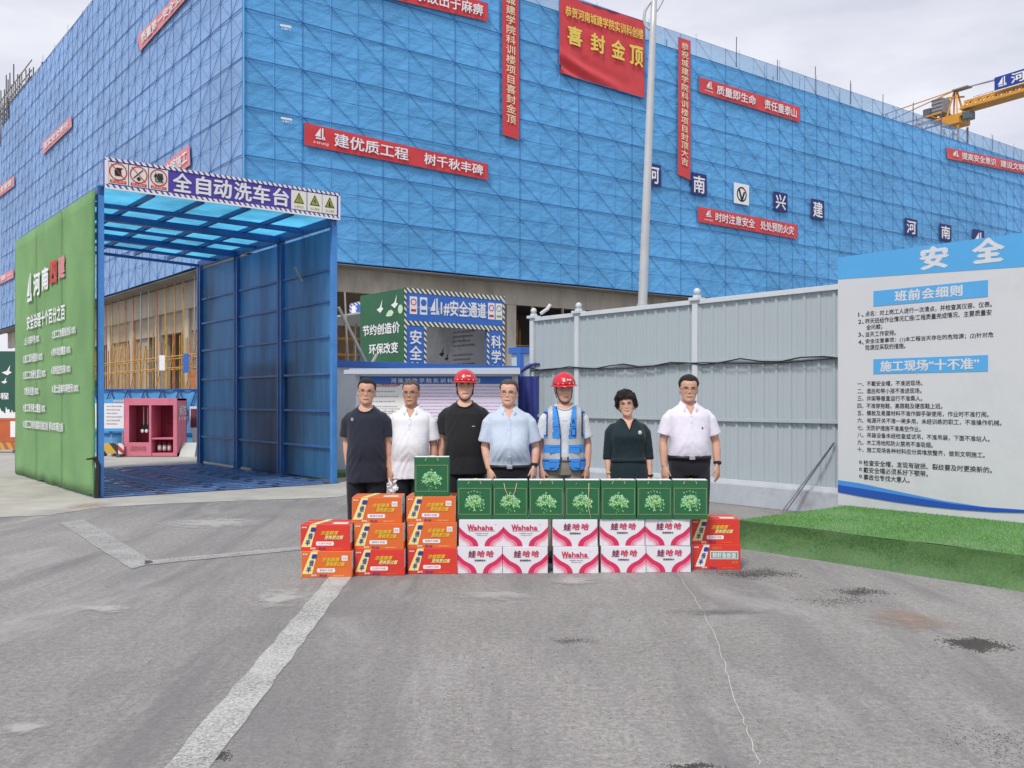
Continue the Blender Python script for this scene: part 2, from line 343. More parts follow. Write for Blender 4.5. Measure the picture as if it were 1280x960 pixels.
# ------------------------------------------------------------------ building
C0 = Vector((-10.08, 34.5, 0)); FF = frame(C0, math.atan2(.594, .805)); FL = frame(C0, math.atan2(-.781, .625))
NF = Vector((.594, -.805, 0)); NL = Vector((-.781, -.625, 0))
ZB, DZ, DXF, DXL = 7.04, .918, 1.178, 1.1
FW, LW = 56, 43            # columns
ZF, ZL = ZB + 15 * DZ, ZB + 18 * DZ
def netmat(name, col, alpha=0.0, sheen=.45):
    m = bpy.data.materials.new(name); m.use_nodes = True; t = m.node_tree; N = t.nodes.new; L = t.links.new; b = t.nodes['Principled BSDF']; o = t.nodes['Material Output']
    b.inputs['Roughness'].default_value = .62; b.inputs['Specular IOR Level'].default_value = .3; b.inputs['Sheen Weight'].default_value = sheen; b.inputs['Sheen Tint'].default_value = (.8, .88, 1, 1); b.inputs['Sheen Roughness'].default_value = .35
    g = N('ShaderNodeNewGeometry'); tc = N('ShaderNodeTexCoord')
    def nz(s, d, v, sc_=None):
        n = N('ShaderNodeTexNoise'); n.inputs['Scale'].default_value = s; n.inputs['Detail'].default_value = d
        if sc_:
            mp = N('ShaderNodeMapping'); mp.inputs['Scale'].default_value = sc_; L(v, mp.inputs[0]); v = mp.outputs[0]
        L(v, n.inputs['Vector']); return n.outputs['Fac']
    P = g.outputs['Position']
    r = N('ShaderNodeValToRGB'); r.color_ramp.elements[0].position = .3; r.color_ramp.elements[1].position = .7
    r.color_ramp.elements[0].color = (*[c * .84 for c in col], 1); r.color_ramp.elements[1].color = (*[min(1, c * 1.10) for c in col], 1); L(nz(.22, 6, P, (1, 1, 1.6)), r.inputs[0])
    # fine mesh dots in the woven net
    sx = N('ShaderNodeSeparateXYZ'); L(tc.outputs['Object'], sx.inputs[0])
    def sn(sock, k):
        a = N('ShaderNodeMath'); a.operation = 'MULTIPLY'; a.inputs[1].default_value = k; L(sock, a.inputs[0]); q = N('ShaderNodeMath'); q.operation = 'SINE'; L(a.outputs[0], q.inputs[0]); return q.outputs[0]
    a = sn(sx.outputs['X'], 2 * pi / .098); c = sn(sx.outputs['Z'], 2 * pi / .102)
    pr = N('ShaderNodeMath'); pr.operation = 'MULTIPLY'; L(a, pr.inputs[0]); L(c, pr.inputs[1])
    mr = N('ShaderNodeMapRange'); mr.inputs['From Min'].default_value = .35; mr.inputs['From Max'].default_value = .95; mr.inputs['To Min'].default_value = 1; mr.inputs['To Max'].default_value = .60; L(pr.outputs[0], mr.inputs[0])
    mx = N('ShaderNodeMix'); mx.data_type = 'RGBA'; mx.blend_type = 'MULTIPLY'; mx.inputs[0].default_value = 1; L(r.outputs[0], mx.inputs[6]); L(mr.outputs[0], mx.inputs[7]); L(mx.outputs[2], b.inputs['Base Color'])
    bp = N('ShaderNodeBump'); bp.inputs['Strength'].default_value = .7; bp.inputs['Distance'].default_value = .11
    L(nz(1.5, 8, P, (1, 1, 2.2)), bp.inputs['Height'])
    L(bp.outputs[0], b.inputs['Normal'])
    tl = N('ShaderNodeBsdfTranslucent'); L(mx.outputs[2], tl.inputs[0]); m1 = N('ShaderNodeMixShader'); m1.inputs[0].default_value = .12; L(b.outputs[0], m1.inputs[1]); L(tl.outputs[0], m1.inputs[2]); last = m1
    if alpha:
        tr = N('ShaderNodeBsdfTransparent'); tr.inputs[0].default_value = (.8, .9, 1, 1); ms = N('ShaderNodeMixShader'); ms.inputs[0].default_value = alpha; L(last.outputs[0], ms.inputs[1]); L(tr.outputs[0], ms.inputs[2]); last = ms
    L(last.outputs[0], o.inputs[0]); return m
NET = netmat('blue_safety_net', (.140, .465, .865)); NETP = netmat('sky_paled_side_net', (.25, .44, .78), sheen=.7); SHEER = netmat('sheer_safety_net', (.12, .38, .68), .48)  # side net: sky sheen at grazing angle is mixed into its paler base colour
SEAM = mat('net_seam_cord', (.034, .155, .41), .7); SEAML = mat('pale_net_seam', (.13, .40, .74), .6, .1, 2)

bld = thing('building', 'concrete building under construction wrapped in blue scaffold netting', 'building', C0)
net = thing('scaffold_netting', 'sky blue safety netting hung over the scaffold of the large building', 'netting', C0)
cells = []
def proj(p):
    if p.y < 1: return (-9e3, -9e3)
    return (640 + F_PX * p.x / p.y, HOR - F_PX * (p.z - CAMH) / p.y)
for face, Fm, dx, n, nr, n0 in (('f', FF, DXF, FW, 15, 0), ('l', FL, DXL, 55, 18, 0)):
    rows = (nr + 1) // 2
    for i in range(n):
        for j in range(rows):
            z0 = ZB + j * 2 * DZ; z1 = min(ZB + nr * DZ, z0 + 2 * DZ)
            if face == 'l' and i >= 40: z1 = min(z1, ZB + 17 * DZ)
            if face == 'l' and i >= 43: z1 = min(z1, ZB + 15.5 * DZ)
            if z1 <= z0: continue
            x0 = i * dx if face == 'f' else -(i + 1) * dx
            q = [proj(Fm @ Vector((x0 + a * dx, 0, z))) for a in (0, 1) for z in (z0, z1)]
            cx = sum(p[0] for p in q) / 4; cy = sum(p[1] for p in q) / 4
            w_ = abs(q[2][0] - q[0][0]); h_ = abs(q[1][1] - q[0][1])
            vis = -30 < cx < 1310 and -30 < cy < 600
            cells.append((-(w_ * h_) if vis else 0, face, x0, z0, z1, dx, j, rows))
cells.sort(key=lambda c: c[0])
def panel_fn(x0, z0, dx, h, seed):
    def fn(a, b):
        e = min(1, 6 * min(a, 1 - a, b, 1 - b)); p = Vector((a * 2.2 + seed * 7.7, b * 3.1, seed * 3.3))
        y = e * (.055 * noise.noise(p * 1.3) + .03 * noise.noise(p * 3.7) + .035 * sin(pi * a) * sin(pi * b))
        sag = -.03 * sin(pi * a) * (1 if b < 1 else 0)
        return (x0 + a * dx, max(-.012, abs(y) * .8 + y * .2), z0 + b * h)
    return fn
NU, NV = 5, 8
variants = {}
mass = {'f': MB(FF), 'l': MB(FL), 's': MB(FF)}
hole = {(round(0), 0)}
for k, (ar, face, x0, z0, z1, dx, j, rows) in enumerate(cells):
    sheer = face == 'f' and z1 > ZF - 2.6 and z0 > ZF - 2.2
    if k < 300:
        vk = (face, sheer, round(z1 - z0, 3), random.randrange(7))
        if vk not in variants:
            mb = MB(); mb.grid(panel_fn(0, 0, dx, z1 - z0, vk[3] + (20 if face == 'l' else 0)), NU, NV)
            variants[vk] = mb.mesh('net_panel', SHEER if sheer else (NET if face == 'f' else NETP), None, True)
        o = bpy.data.objects.new('net_panel', variants[vk]); sc.collection.objects.link(o); o.parent = net
        Fm = FF if face == 'f' else FL
        o.matrix_local = MATW[net.name].inverted() @ Fm @ Matrix.Translation((x0, 0, z0))
    else:
        mass['s' if sheer else face].grid(panel_fn(x0, z0, dx, z1 - z0, k % 31), 3, 5)
for key, m_ in (('f', NET), ('l', NETP), ('s', SHEER)):
    if mass[key].v:
        o = mass[key].build('net_sheet', m_, net, True); o['kind'] = 'stuff'
# frame lines: poles, ledgers, diagonals laced over the net
for face, Fm, dx, n, nr in (('f', FF, DXF, FW, 15), ('l', FL, DXL, LW, 18)):
    s = 1 if face == 'f' else -1; W_ = n * dx; H_ = nr * DZ; y = -.035
    for j in range(nr + 1):
        mb = MB(Fm); r = .016 if j % 2 == 0 else .009; z = ZB + j * DZ
        pts = [(s * W_ * t / 24, y + .01 * sin(t * 1.7 + j), z - .02 * abs(sin(t * 2.1 + j))) for t in range(25)]
        mb.path(pts, r, 5); mb.build('ledger_pole', SEAM, net)
    for i in range(n + 1):
        mb = MB(Fm); light = face == 'f' and i % 3 != 2 and i < 26
        mb.tube((s * i * dx, y + .008, ZB - .05), (s * i * dx, y + .008, ZB + H_ + (.0 if i % 3 else random.uniform(.1, .6))), .013 if light else .011, 5)
        mb.build('standard_pole', SEAML if light else SEAM, net)
    for d in (1, -1):
        for i in range(-nr - 1, n + nr + 1, 2):
            # lattice diagonal x = i + d*j (j = 0..nr), clipped to 0..n
            j0, j1 = 0, nr
            if d == 1: j0 = max(j0, -i); j1 = min(j1, n - i)
            else: j0 = max(j0, i - n); j1 = min(j1, i)
            if j1 - j0 < 1: continue
            mb = MB(Fm); r = (.0105 if d == -1 else .006) if face == 'f' else (.010 if d == -1 else .007)
            mb.tube((s * (i + d * j0) * dx, y - .006 * d, ZB + j0 * DZ), (s * (i + d * j1) * dx, y - .006 * d, ZB + j1 * DZ), r, 4)
            mb.build('diagonal_brace', SEAM if (d == -1 or face == 'l') else SEAML, net)
# corner pole
mb = MB(FF); mb.tube((0, -.05, ZB - .1), (0, -.05, ZL), .035, 8); mb.build('corner_pole', SEAML, net)

CON = mat('raw_concrete', (.40, .36, .30), .85, .22, .6, .3, 8, dirt=(.22, .20, .17), ds=.5)
CONL = mat('fair_concrete', (.50, .46, .39), .85, .16, .8, .3, 9, stretch=(1, 1, .3), dirt=(.30, .27, .22), ds=1.2)
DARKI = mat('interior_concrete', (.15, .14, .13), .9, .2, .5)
HOAR = mat('beige_infill_wall', (.44, .37, .29), .85, .15, .7, .2, 10, dirt=(.30, .25, .2), ds=.8)
def fl(x, y): return C0 + VA * (-x) - Vector(NL) * y  # unused helper for the left side
# core slabs
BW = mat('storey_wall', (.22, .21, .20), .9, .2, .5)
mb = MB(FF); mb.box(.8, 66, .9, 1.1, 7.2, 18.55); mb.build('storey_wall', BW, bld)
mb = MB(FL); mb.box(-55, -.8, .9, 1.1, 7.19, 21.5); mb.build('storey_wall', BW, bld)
mb = MB(FF); mb.box(.05, 66, .02, .9, 6.93, 6.97); mb.build('scaffold_deck', BW, net)
mb = MB(FL); mb.box(-55, -.05, .02, .9, 6.925, 6.965); mb.build('scaffold_deck', BW, net)
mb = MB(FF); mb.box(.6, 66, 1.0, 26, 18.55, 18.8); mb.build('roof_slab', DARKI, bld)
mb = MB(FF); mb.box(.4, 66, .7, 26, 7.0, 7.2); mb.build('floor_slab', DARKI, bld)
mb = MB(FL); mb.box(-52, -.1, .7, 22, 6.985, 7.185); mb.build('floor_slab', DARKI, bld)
mb = MB(FF); mb.box(1.6, 66, 1.25, 1.5, 6.02, 6.99); mb.build('edge_beam', CONL, bld)
mb = MB(FL); mb.box(-52, -1.6, 1.25, 1.5, 5.75, 6.98); mb.build('edge_beam', CONL, bld)
for i in range(12):
    mb = MB(FF); x = 2.0 + i * 5.6; mb.box(x, x + .55, 1.32, 1.9, 0, 6.02); mb.build('column', CONL, bld)
for i in range(1, 12):
    mb = MB(FL); x = -1.6 - i * 4.3; mb.box(x, x + .6, 1.32, 1.9, 0, 5.75); mb.build('column', CONL, bld)
    if i % 3 != 0:
        mb = MB(FL); mb.box(x + .6, x + 2.3 + (i % 2) * .9, 1.6, 1.8, 0, 5.6); mb.build('infill_wall', HOAR, bld)
    mb = MB(FL); mb.box(x + .6, x + 4.3, 1.45, 1.7, 4.75, 5.75); mb.build('lintel', HOAR, bld)
for i in range(30):
    mb = MB(FF); x = 7 + i * 1.9; mb.box(x, x + .09, 1.2, 1.3, 4.6, 6.02); mb.build('mullion', CON, bld)
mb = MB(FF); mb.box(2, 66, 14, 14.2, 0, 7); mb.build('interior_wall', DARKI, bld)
mb = MB(FL); mb.box(-52, -3, 7, 7.2, 0, 7); mb.build('interior_wall', HOAR, bld)
# site scaffolding at the ground floor
YEL = mat('yellow_scaffold_paint', (.52, .30, .07), .6, .25, 3); ORG = mat('rusty_orange_pole', (.45, .17, .07), .7, .3, 4)
def scaf(Fm, x0, x1, dx, y, zs, ztop, name, lab, mats, brace=True, r=.026):
    t = thing(name, lab, 'scaffolding', Fm @ Vector(((x0 + x1) / 2, y, 0)), 0)
    n = int(abs(x1 - x0) / dx)
    for i in range(n + 1):
        x = x0 + i * dx
        for yy in (y, y + .9):
            mb = MB(Fm); h = ztop + random.uniform(-.4, .5); mb.tube((x, yy, 0), (x + random.uniform(-.04, .04), yy, h), r, 6); mb.build('upright', random.choice(mats), t)
        if brace and i % 2 == 0 and i < n:
            mb = MB(Fm); mb.tube((x, y - .03, 1.2), (x + dx * (2 if i % 4 else 1), y - .03, ztop - .3), r * .85, 5); mb.build('brace', mats[0], t)
    for z in zs:
        for yy in (y, y + .9):
            mb = MB(Fm); mb.tube((x0 - .3, yy - .04, z), (x1 + .3, yy - .04, z + random.uniform(-.05, .05)), r, 6); mb.build('rail', mats[0], t)
    return t
scaf(FL, -34, -4, .95, -.4, (1.9, 2.9, 3.4), 4.3, 'site_scaffold', 'yellow pole scaffold along the left side ground floor seen through the wash bay', [YEL, YEL, YEL, ORG])
scaf(FF, 4, 30, .85, 3.0, (1.7, 2.6, 3.5, 4.2), 5.2, 'site_scaffold', 'yellow pole scaffold inside the dark ground floor behind the 1# passage', [YEL, YEL, ORG])
scaf(FF, -.5, 3.5, 1.1, .2, (1.9, 3.0), 4.6, 'site_scaffold', 'thin yellow poles at the building corner left of the green billboard', [YEL, STEEL], False)
# tall slender props under the left beam
pr = thing('steel_prop', 'tall thin steel props standing under the left edge beam', 'props', FL @ Vector((-12, .6, 0)))
for i in range(24):
    mb = MB(FL); x = -3 - i * 1.25; mb.tube((x, .55, 0), (x + random.uniform(-.1, .1), .55, 6.9), .03, 5); mb.build('prop_tube', random.choice([STEEL, ORG, YEL, CONL]), pr)
# bare scaffold above far left
bs = thing('bare_scaffold', 'bare dark steel scaffold rising above the netting at the far left', 'scaffolding', FL @ Vector((-50, 1, 0)))
for i in range(26):
    for yy in (.3, 1.5):
        mb = MB(FL); x = -38.5 - i * .72; mb.tube((x, yy, 17), (x, yy, 25.6 + random.uniform(-.8, 1.6) - (.9 if i < 4 else 0)), .045, 5); mb.build('upright', DARKST, bs)
DARKST2 = mat('weathered_scaffold_tube', (.26, .23, .20), .6, .3, 3)
for i in range(14): mb = MB(FL); x = -38.5 - i * 1.4; mb.tube((x, .25, 20.6), (x - 1.4, .25, 25.2), .035, 5); mb.build('brace', DARKST2, bs)
for z in (20.6, 21, 21.4, 21.8, 22.2, 22.6, 23, 23.4, 23.8, 24.2, 24.6, 25.3):
    for yy in (.3, 1.5):
        mb = MB(FL); mb.tube((-38, yy, z), (-60, yy, z), .04, 5); mb.build('rail', DARKST2, bs)
# rooftop scaffold seen through the sheer top band
rt = thing('roof_scaffold', 'grey pole scaffold on the roof seen through the sheer top netting', 'scaffolding', FF @ Vector((30, 1, 18.8)))
for i in range(60):
    mb = MB(FF); x = 16 + i * .82; y = random.choice((.9, 1.5, 2.2)); mb.tube((x, y, 18.8), (x + random.uniform(-.1, .1), y, 18.8 + random.uniform(.7, 2.6)), .028, 5); mb.build('upright', STEEL if i % 3 else DARKST, rt)
for z, y in ((19.5, .9), (20.1, .9), (19.3, 1.5), (19.9, 2.2)):
    mb = MB(FF); mb.tube((14, y, z), (65, y, z), .025, 5); mb.build('rail', STEEL, rt)
for i in range(9):
    mb = MB(FF); x = 28 + i * 3.6; mb.tube((x, -.02, 20), (x + .02, -.02, 21.1 + random.uniform(0, .7)), .024, 5); mb.build('upright', DARKST, rt)

# ------------------------------------------------------------------ banners on the netting
def fq(px, Fm, nrm, off=.10):
    """photo corners TL,TR,BR,BL -> quad [BL,BR,TR,TL] on a face"""
    p0 = C0 + Vector(nrm) * off
    tl, tr, br, bl = [on_plane(x, y, p0, nrm) for x, y in px]
    return [bl, br, tr, tl]
def logo(mb, Q, a0, b0, a1, b1, off, mi):
    """sail-shaped company mark"""
    f = lambda a, b: (a0 + (a1 - a0) * a, b0 + (b1 - b0) * b)
    qpoly(mb, Q, [f(0, .25), f(.55, .25), f(.55, 1)], off, mi); qpoly(mb, Q, [f(.68, .05), f(.82, .05), f(.82, 1), f(.68, 1)], off, mi)
    qpoly(mb, Q, [f(.05, .05), f(.62, .05), f(.62, .17), f(.16, .17)], off, mi); qpoly(mb, Q, [f(.86, .05), f(1, .05), f(.94, .3), f(.86, .3)], off, mi)
def cloth(Q, nu, nv, amp, seed, mb, mi=0):
    n = qn(Q)
    def fn(a, b):
        e = min(1, 5 * min(b, 1 - b) + .25)
        p = Vector((a * nu / 3.0, b * 1.6, seed)); return qpt(Q, a, b) + n * amp * e * (noise.noise(p) + .5 * noise.noise(p * 2.7))
    mb.grid(fn, nu, nv, mi)
def banner(label, px, Fm, nrm, parts, bm=REDB, tm=PRINTW, off=.11, amp=.035, vertical=False):
    Q = fq(px, Fm, nrm, off); base = (Q[0] + Q[1]) / 2
    t = thing('banner', label, 'banner', base)
    mb = MB(); w_ = (Q[1] - Q[0]).length; h_ = (Q[3] - Q[0]).length
    cloth(Q, max(4, int(w_ / .35)), max(4, int(h_ / .35)), amp, random.random() * 50, mb); mb.build('cloth', bm, t, True)
    for p in parts:
        if p[0] == 'logo':
            mb = MB(); logo(mb, Q, *p[1:], amp * .9 + .012, 0); mb.build('emblem', tm, t)
        else: say(t, Q, tm, p[0], *p[1:5], off=amp * .9 + .012, bold=0 if p[0] == 'HNSJ' else .022, vertical=vertical, step=.003)
    mb = MB()
    for a in (0, 1): mb.tube(qpt(Q, a, 0), qpt(Q, a, 1), .015, 5)
    mb.build('edge_cord', SEAM, t)
    return t
banner('long red banner reading 建优质工程 树千秋丰碑 above the wash bay sign', [(380, 153), (610, 205), (610, 225), (380, 181)], FF, NF,
       [('logo', .05, .35, .10, .9), ('HNSJ', .045, .12, .115, .26), ('建优质工程', .145, .2, .53, .82), ('树千秋丰碑', .62, .2, .965, .82)])
banner('red banner cut by the top edge ending in 出于麻痹', [(380, -56), (610, 4), (610, 27), (380, -27)], FF, NF,
       [('logo', .05, .35, .10, .9), ('安全来自警惕', .145, .2, .52, .82), ('事故出于麻痹', .57, .2, .965, .82)])
banner('red banner reading 质量即生命 责任重泰山 under the roof line', [(874, 96), (1000, 134), (1000, 153), (874, 115)], FF, NF,
       [('logo', .06, .38, .115, .88), ('HNSJ', .05, .15, .12, .28), ('质量即生命', .155, .2, .53, .8), ('责任重泰山', .62, .2, .955, .8)])
banner('red banner reading 时时注意安全 处处预防火灾 below the company squares', [(872, 258), (997, 281), (997, 299), (872, 277)], FF, NF,
       [('logo', .07, .4, .12, .88), ('HNSJ', .06, .15, .13, .28), ('时时注意安全', .16, .22, .54, .82), ('处处预防火灾', .60, .22, .95, .82)])
banner('red banner reading 提高安全意识 建设文明工地 at the right edge', [(1183, 184), (1300, 208), (1300, 221), (1184, 198)], FF, NF,
       [('logo', .05, .3, .11, .85), ('提高安全意识', .14, .2, .49, .82), ('建设文明工地', .54, .2, .94, .82)])
# big gold-on-red banner
Q = fq([(699, -7), (806, 27), (806, 123), (699, 91)], FF, NF, .13)
t = thing('banner', 'large red banner with gold characters 喜封金顶 left of the lamp post', 'banner', (Q[0] + Q[1]) / 2)
mb = MB(); n_ = qn(Q)
def bigc(a, b):
    f = math.exp(-((b - (.34 - .30 * min(1, a * 1.6))) / .10) ** 2) * (1 - a) if a < .9 else 0
    w1 = .16 * sin(26 * (b + .35 * a ** .6)) * math.exp(-((b - .12 + .1 * a) / .13) ** 2) * max(0, 1 - a * 1.15)
    return qpt(Q, a, b) + n_ * (.05 * noise.noise(Vector((a * 3, b * 2, 3))) + w1 + .03 * noise.noise(Vector((a * 9, b * 5, 1))))
mb.grid(bigc, 34, 34); mb.build('cloth', REDB, t, True)
say(t, Q, YELT, '恭贺河南城建学院实训科创楼', .055, .745, .965, .875, off=.08, bold=.025, step=.003)
for i, ch in enumerate('喜封金顶'):
    a = (.08, .34, .58, .80)[i]; say(t, Q, YELT, ch, a, .40 - .02 * (i == 3), a + .155, .63, off=.10, bold=.035, step=.003)
mb = MB(); [mb.tube(qpt(Q, *p), qpt(Q, *q), .022, 5) for p, q in (((0, 0), (1, 0)), ((0, 0), (0, 1)), ((1, 0), (1, 1)), ((0, 1), (1, 1)))]; mb.build('edge_cord', SEAM, t)
CREAM = mat('print_cream', (.80, .68, .45), .6)
banner('tall vertical banner reading 城建学院科训楼项目喜封金顶', [(627, -60), (648, -54), (649, 175), (628, 168)], FF, NF, [('恭祝河南城建学院科训楼项目喜封金顶', .2, .07, .78, .99)], REDB, CREAM, .12, .03, True)
banner('narrow vertical banner reading 恭祝城建学院科训楼项目封顶大吉 beside the lamp post', [(848, 46), (863, 51), (863, 225), (847, 218)], FF, NF, [('恭祝城建学院科训楼项目封顶大吉', .2, .08, .8, .97)], REDB, CREAM, .12, .03, True)
for px, lab, txt in (([(172, 45), (240, -27), (240, -10), (174, 65)], 'faded pink banner high on the left netting cut by the top edge', '质量第一安全生产'),
                ([(52, 180), (89, 145), (90, 158), (54, 193)], 'small faded pink banner in the middle of the left netting', '落实安全责任'),
                ([(-14, 244), (18, 219), (18, 232), (-14, 256)], 'faded pink banner at the left edge above the green wall', '加强安全管理'),
                ([(205, 205), (237, 180), (238, 206), (206, 228)], 'faded pink banner end showing just over the wash bay sign', '文明施工'),
                ([(-12, 351), (17, 336), (17, 347), (-12, 361)], 'faded pink banner low at the left edge beside the green wall', '安全第一')):
    banner(lab, px, FL, NL, [(txt, .08, .22, .92, .8)], PINKB, PRINTW, .10, .03)
NAVYS = mat('navy_square', (.022, .03, .16), .6, .1, 1, .1, 5)
def square(ch, x0, y0, x1, y1, lab, bm=NAVYS, sl=.2):
    d = (x1 - x0) * sl
    Q = fq([(x0, y0), (x1, y0 + d), (x1, y1), (x0, y1 - d * .9)], FF, NF, .10)
    t = thing('character_board', lab, 'sign', (Q[0] + Q[1]) / 2, 0, 'character squares on the netting')
    mb = MB(); qrect(mb, Q, 0, 0, 1, 1, .02, 0, .03); mb.build('board', bm, t)
    mb = MB()
    if ch == 'logo':
        qcircle(mb, Q, .5, .48, .42, .024, 0, .09); qpoly(mb, Q, [(.26, .72), (.38, .72), (.52, .35), (.62, .62), (.74, .62), (.56, .14), (.46, .14)], .024, 0); qcircle(mb, Q, .62, .78, .07, .024, 1)
        mb.build('emblem', [BLACK, REDP], t)
    elif ch == 'sail': logo(mb, Q, .15, .15, .85, .85, .024, 0); mb.build('emblem', PRINTW, t)
    else: text(mb, Q, ch, .14, .12, .86, .88, off=.024, bold=.02); mb.build('lettering', PRINTW, t)
square('河', 807, 203, 826, 234, 'navy square with white 河 right behind the lamp post')
square('南', 864, 215, 883, 246, 'navy square with white 南 under the narrow vertical banner')
square('logo', 917.5, 228, 936, 257, 'white square with a round black emblem between the navy squares', mat('white_square', (.78, .8, .8), .6))
square('兴', 967, 239, 984, 266, 'navy square with white 兴, third navy square from the left')
square('建', 1014, 248, 1030, 276, 'navy square with white 建 right of the 兴 square')
square('河', 1131, 272, 1146.5, 296, 'navy square with white 河 in the right hand row over the safety board')
square('南', 1174.5, 279, 1189, 302, 'navy square with white 南 just above the safety board')
square('sail', 1216, 286, 1230, 308, 'navy square with a white sail mark partly behind the safety board')
square('建', 1256, 293, 1270, 315, 'navy square with white 建 hidden behind the safety board top')
# small white tags and a dark hole in the net
for x, y in ((350, 30), (351, 146)):
    Q = fq([(x, y), (x + 14, y + 2.5), (x + 14, y + 9), (x, y + 6.5)], FF, NF, .05)
    t = thing('net_tag', 'small white printed tag near the building corner, ' + ('upper one' if y < 100 else 'lower one by the long red banner'), 'tag', (Q[0] + Q[1]) / 2)
    mb = MB(); qrect(mb, Q, 0, .62, 1, 1, .01); text(mb, Q, '人防门', .1, 0, .9, .5, off=.01, bold=.02); mb.build('print', PRINTW, t)
# ------------------------------------------------------------------ wash bay (automatic vehicle wash)
BLUEST = mat('blue_painted_steel', (.035, .13, .36), .45, .2, 3, coat=.1); BLUEPOST = mat('bright_blue_post', (.07, .25, .62), .45, .12, 3)
def poly_sheet(name, col, tl=.6, stretch=(1, 1, .25), var=.35):
    m = mat(name, col, .35, var, 1.3, .15, 5, stretch=stretch); t = m.node_tree; N = t.nodes.new; L = t.links.new; b = t.nodes['Principled BSDF']; o = t.nodes['Material Output']
    c = b.inputs['Base Color'].links[0].from_socket
    q = N('ShaderNodeBsdfTranslucent'); L(c, q.inputs[0]); ms = N('ShaderNodeMixShader'); ms.inputs[0].default_value = tl; L(b.outputs[0], ms.inputs[1]); L(q.outputs[0], ms.inputs[2])
    L(ms.outputs[0], o.inputs[0]); return m
ROOFP = poly_sheet('cyan_roof_sheet', (.10, .46, .70), .75, (1, 1, 1), .35)
SIDEP = poly_sheet('blue_side_sheet', (.055, .20, .40), .45, (1, 1, .16), .55)
A0, A1, B0, HW = 3.89, 7.84, 14.95, 4.66
def b1(a): return 20.8 + .85 * (a - A0) / (A1 - A0)
bay = thing('wash_bay', 'tall blue framed vehicle wash bay with translucent roof and purple sign', 'wash bay', FA @ Vector((5.9, B0, 0)), TH_A)
def bx(name, a0, a1, b0, b1_, z0, z1, m, parent=None, bevel=.004):
    mb = MB(FA); mb.box(a0, a1, b0, b1_, z0, z1); return mb.build(name, m, parent if parent else bay, bevel=bevel)
bx('post', A0 - .04, A0 + .05, B0, B0 + .09, 0, 4.8, BLUEPOST); bx('post', A1 - .02, A1 + .08, B0, B0 + .09, 0, 4.8, BLUEPOST)
for f in (1 / 3, 2 / 3, 1):
    b_ = B0 + (b1(A1) - B0) * f
    bx('post', A1 - .03, A1 + .06, b_ - .10, b_ - .03, 0, HW, BLUEST); bx('post', A1 - .03, A1 + .06, b_ + .03, b_ + .10, 0, HW, BLUEST)
    b_ = B0 + (b1(A0) - B0) * f
    bx('post', A0 - .03, A0 + .05, b_ - .05, b_ + .05, 0, HW, BLUEST)
for a in (A0, A1): 
    mb = MB(FA); mb.bar((a, B0, HW + .05), (a, b1(a), HW + .05), .1, .14); mb.build('top_beam', BLUEST, bay)
for k in range(1, 7):
    f = k / 6; p = (A0, B0 + (b1(A0) - B0) * f, HW + .02); q = (A1, B0 + (b1(A1) - B0) * f, HW + .02); th = k in (2, 4)
    mb = MB(FA); mb.bar(p, q, .14 if th else .06, .12 if th else .06); mb.build('roof_beam', BLUEST, bay)
mb = MB(FA); mb.bar((A0, B0 + 1.35, HW + .12), (A1, B0 + 1.35, HW + .12), .04, .03); mb.build('roof_beam', BLUEST, bay)
for i in range(1, 5):
    a = A0 + (A1 - A0) * i / 5; mb = MB(FA); mb.bar((a, B0, HW + .1), (a, b1(a), HW + .1), .06, .07); mb.build('purlin', BLUEST, bay)
for i in range(5):
    for k in range(6):
        f = lambda u, v: (A0 + (A1 - A0) * (i + u) / 5, B0 + (b1(A0 + (A1 - A0) * (i + u) / 5) - B0) * (k + v) / 6, HW + .15 + .012 * sin(u * 3.1) + .004 * noise.noise(Vector((i + u * 2, k + v * 2, 0))))
        mb = MB(FA); mb.grid(f, 4, 3); mb.build('roof_panel', ROOFP, bay, True)
rz = [.05, .64, 1.3, 1.98, 2.66, 3.3, 3.87, 4.6]
for k in range(3):
    p0 = B0 + (b1(A1) - B0) * k / 3 + .09; p1 = B0 + (b1(A1) - B0) * (k + 1) / 3 - .09
    for j in range(7):
        mb = MB(FA); sd_ = random.random() * 9
        mb.grid(lambda u, v: (A1 + .05 + .012 * noise.noise(Vector((u * 3, v * 2, sd_))), p0 + (p1 - p0) * u, rz[j] + (rz[j + 1] - rz[j]) * v), 6, 3); mb.build('wall_panel', SIDEP, bay, True)
        if j: bx('rail', A1 - .0, A1 + .04, p0, p1, rz[j] - .022, rz[j] + .022, BLUEST)
for (y, z) in ((16.1, 3.75), (20.9, 3.75)):   # torn flaps on the side sheets
    mb = MB(FA); mb.grid(lambda u, v: (A1 - .02 - .10 * v, y + .10 * u + .12 * v, z + .28 * v), 2, 3); mb.build('torn_flap', GREY if y < 18 else DARKST, bay)
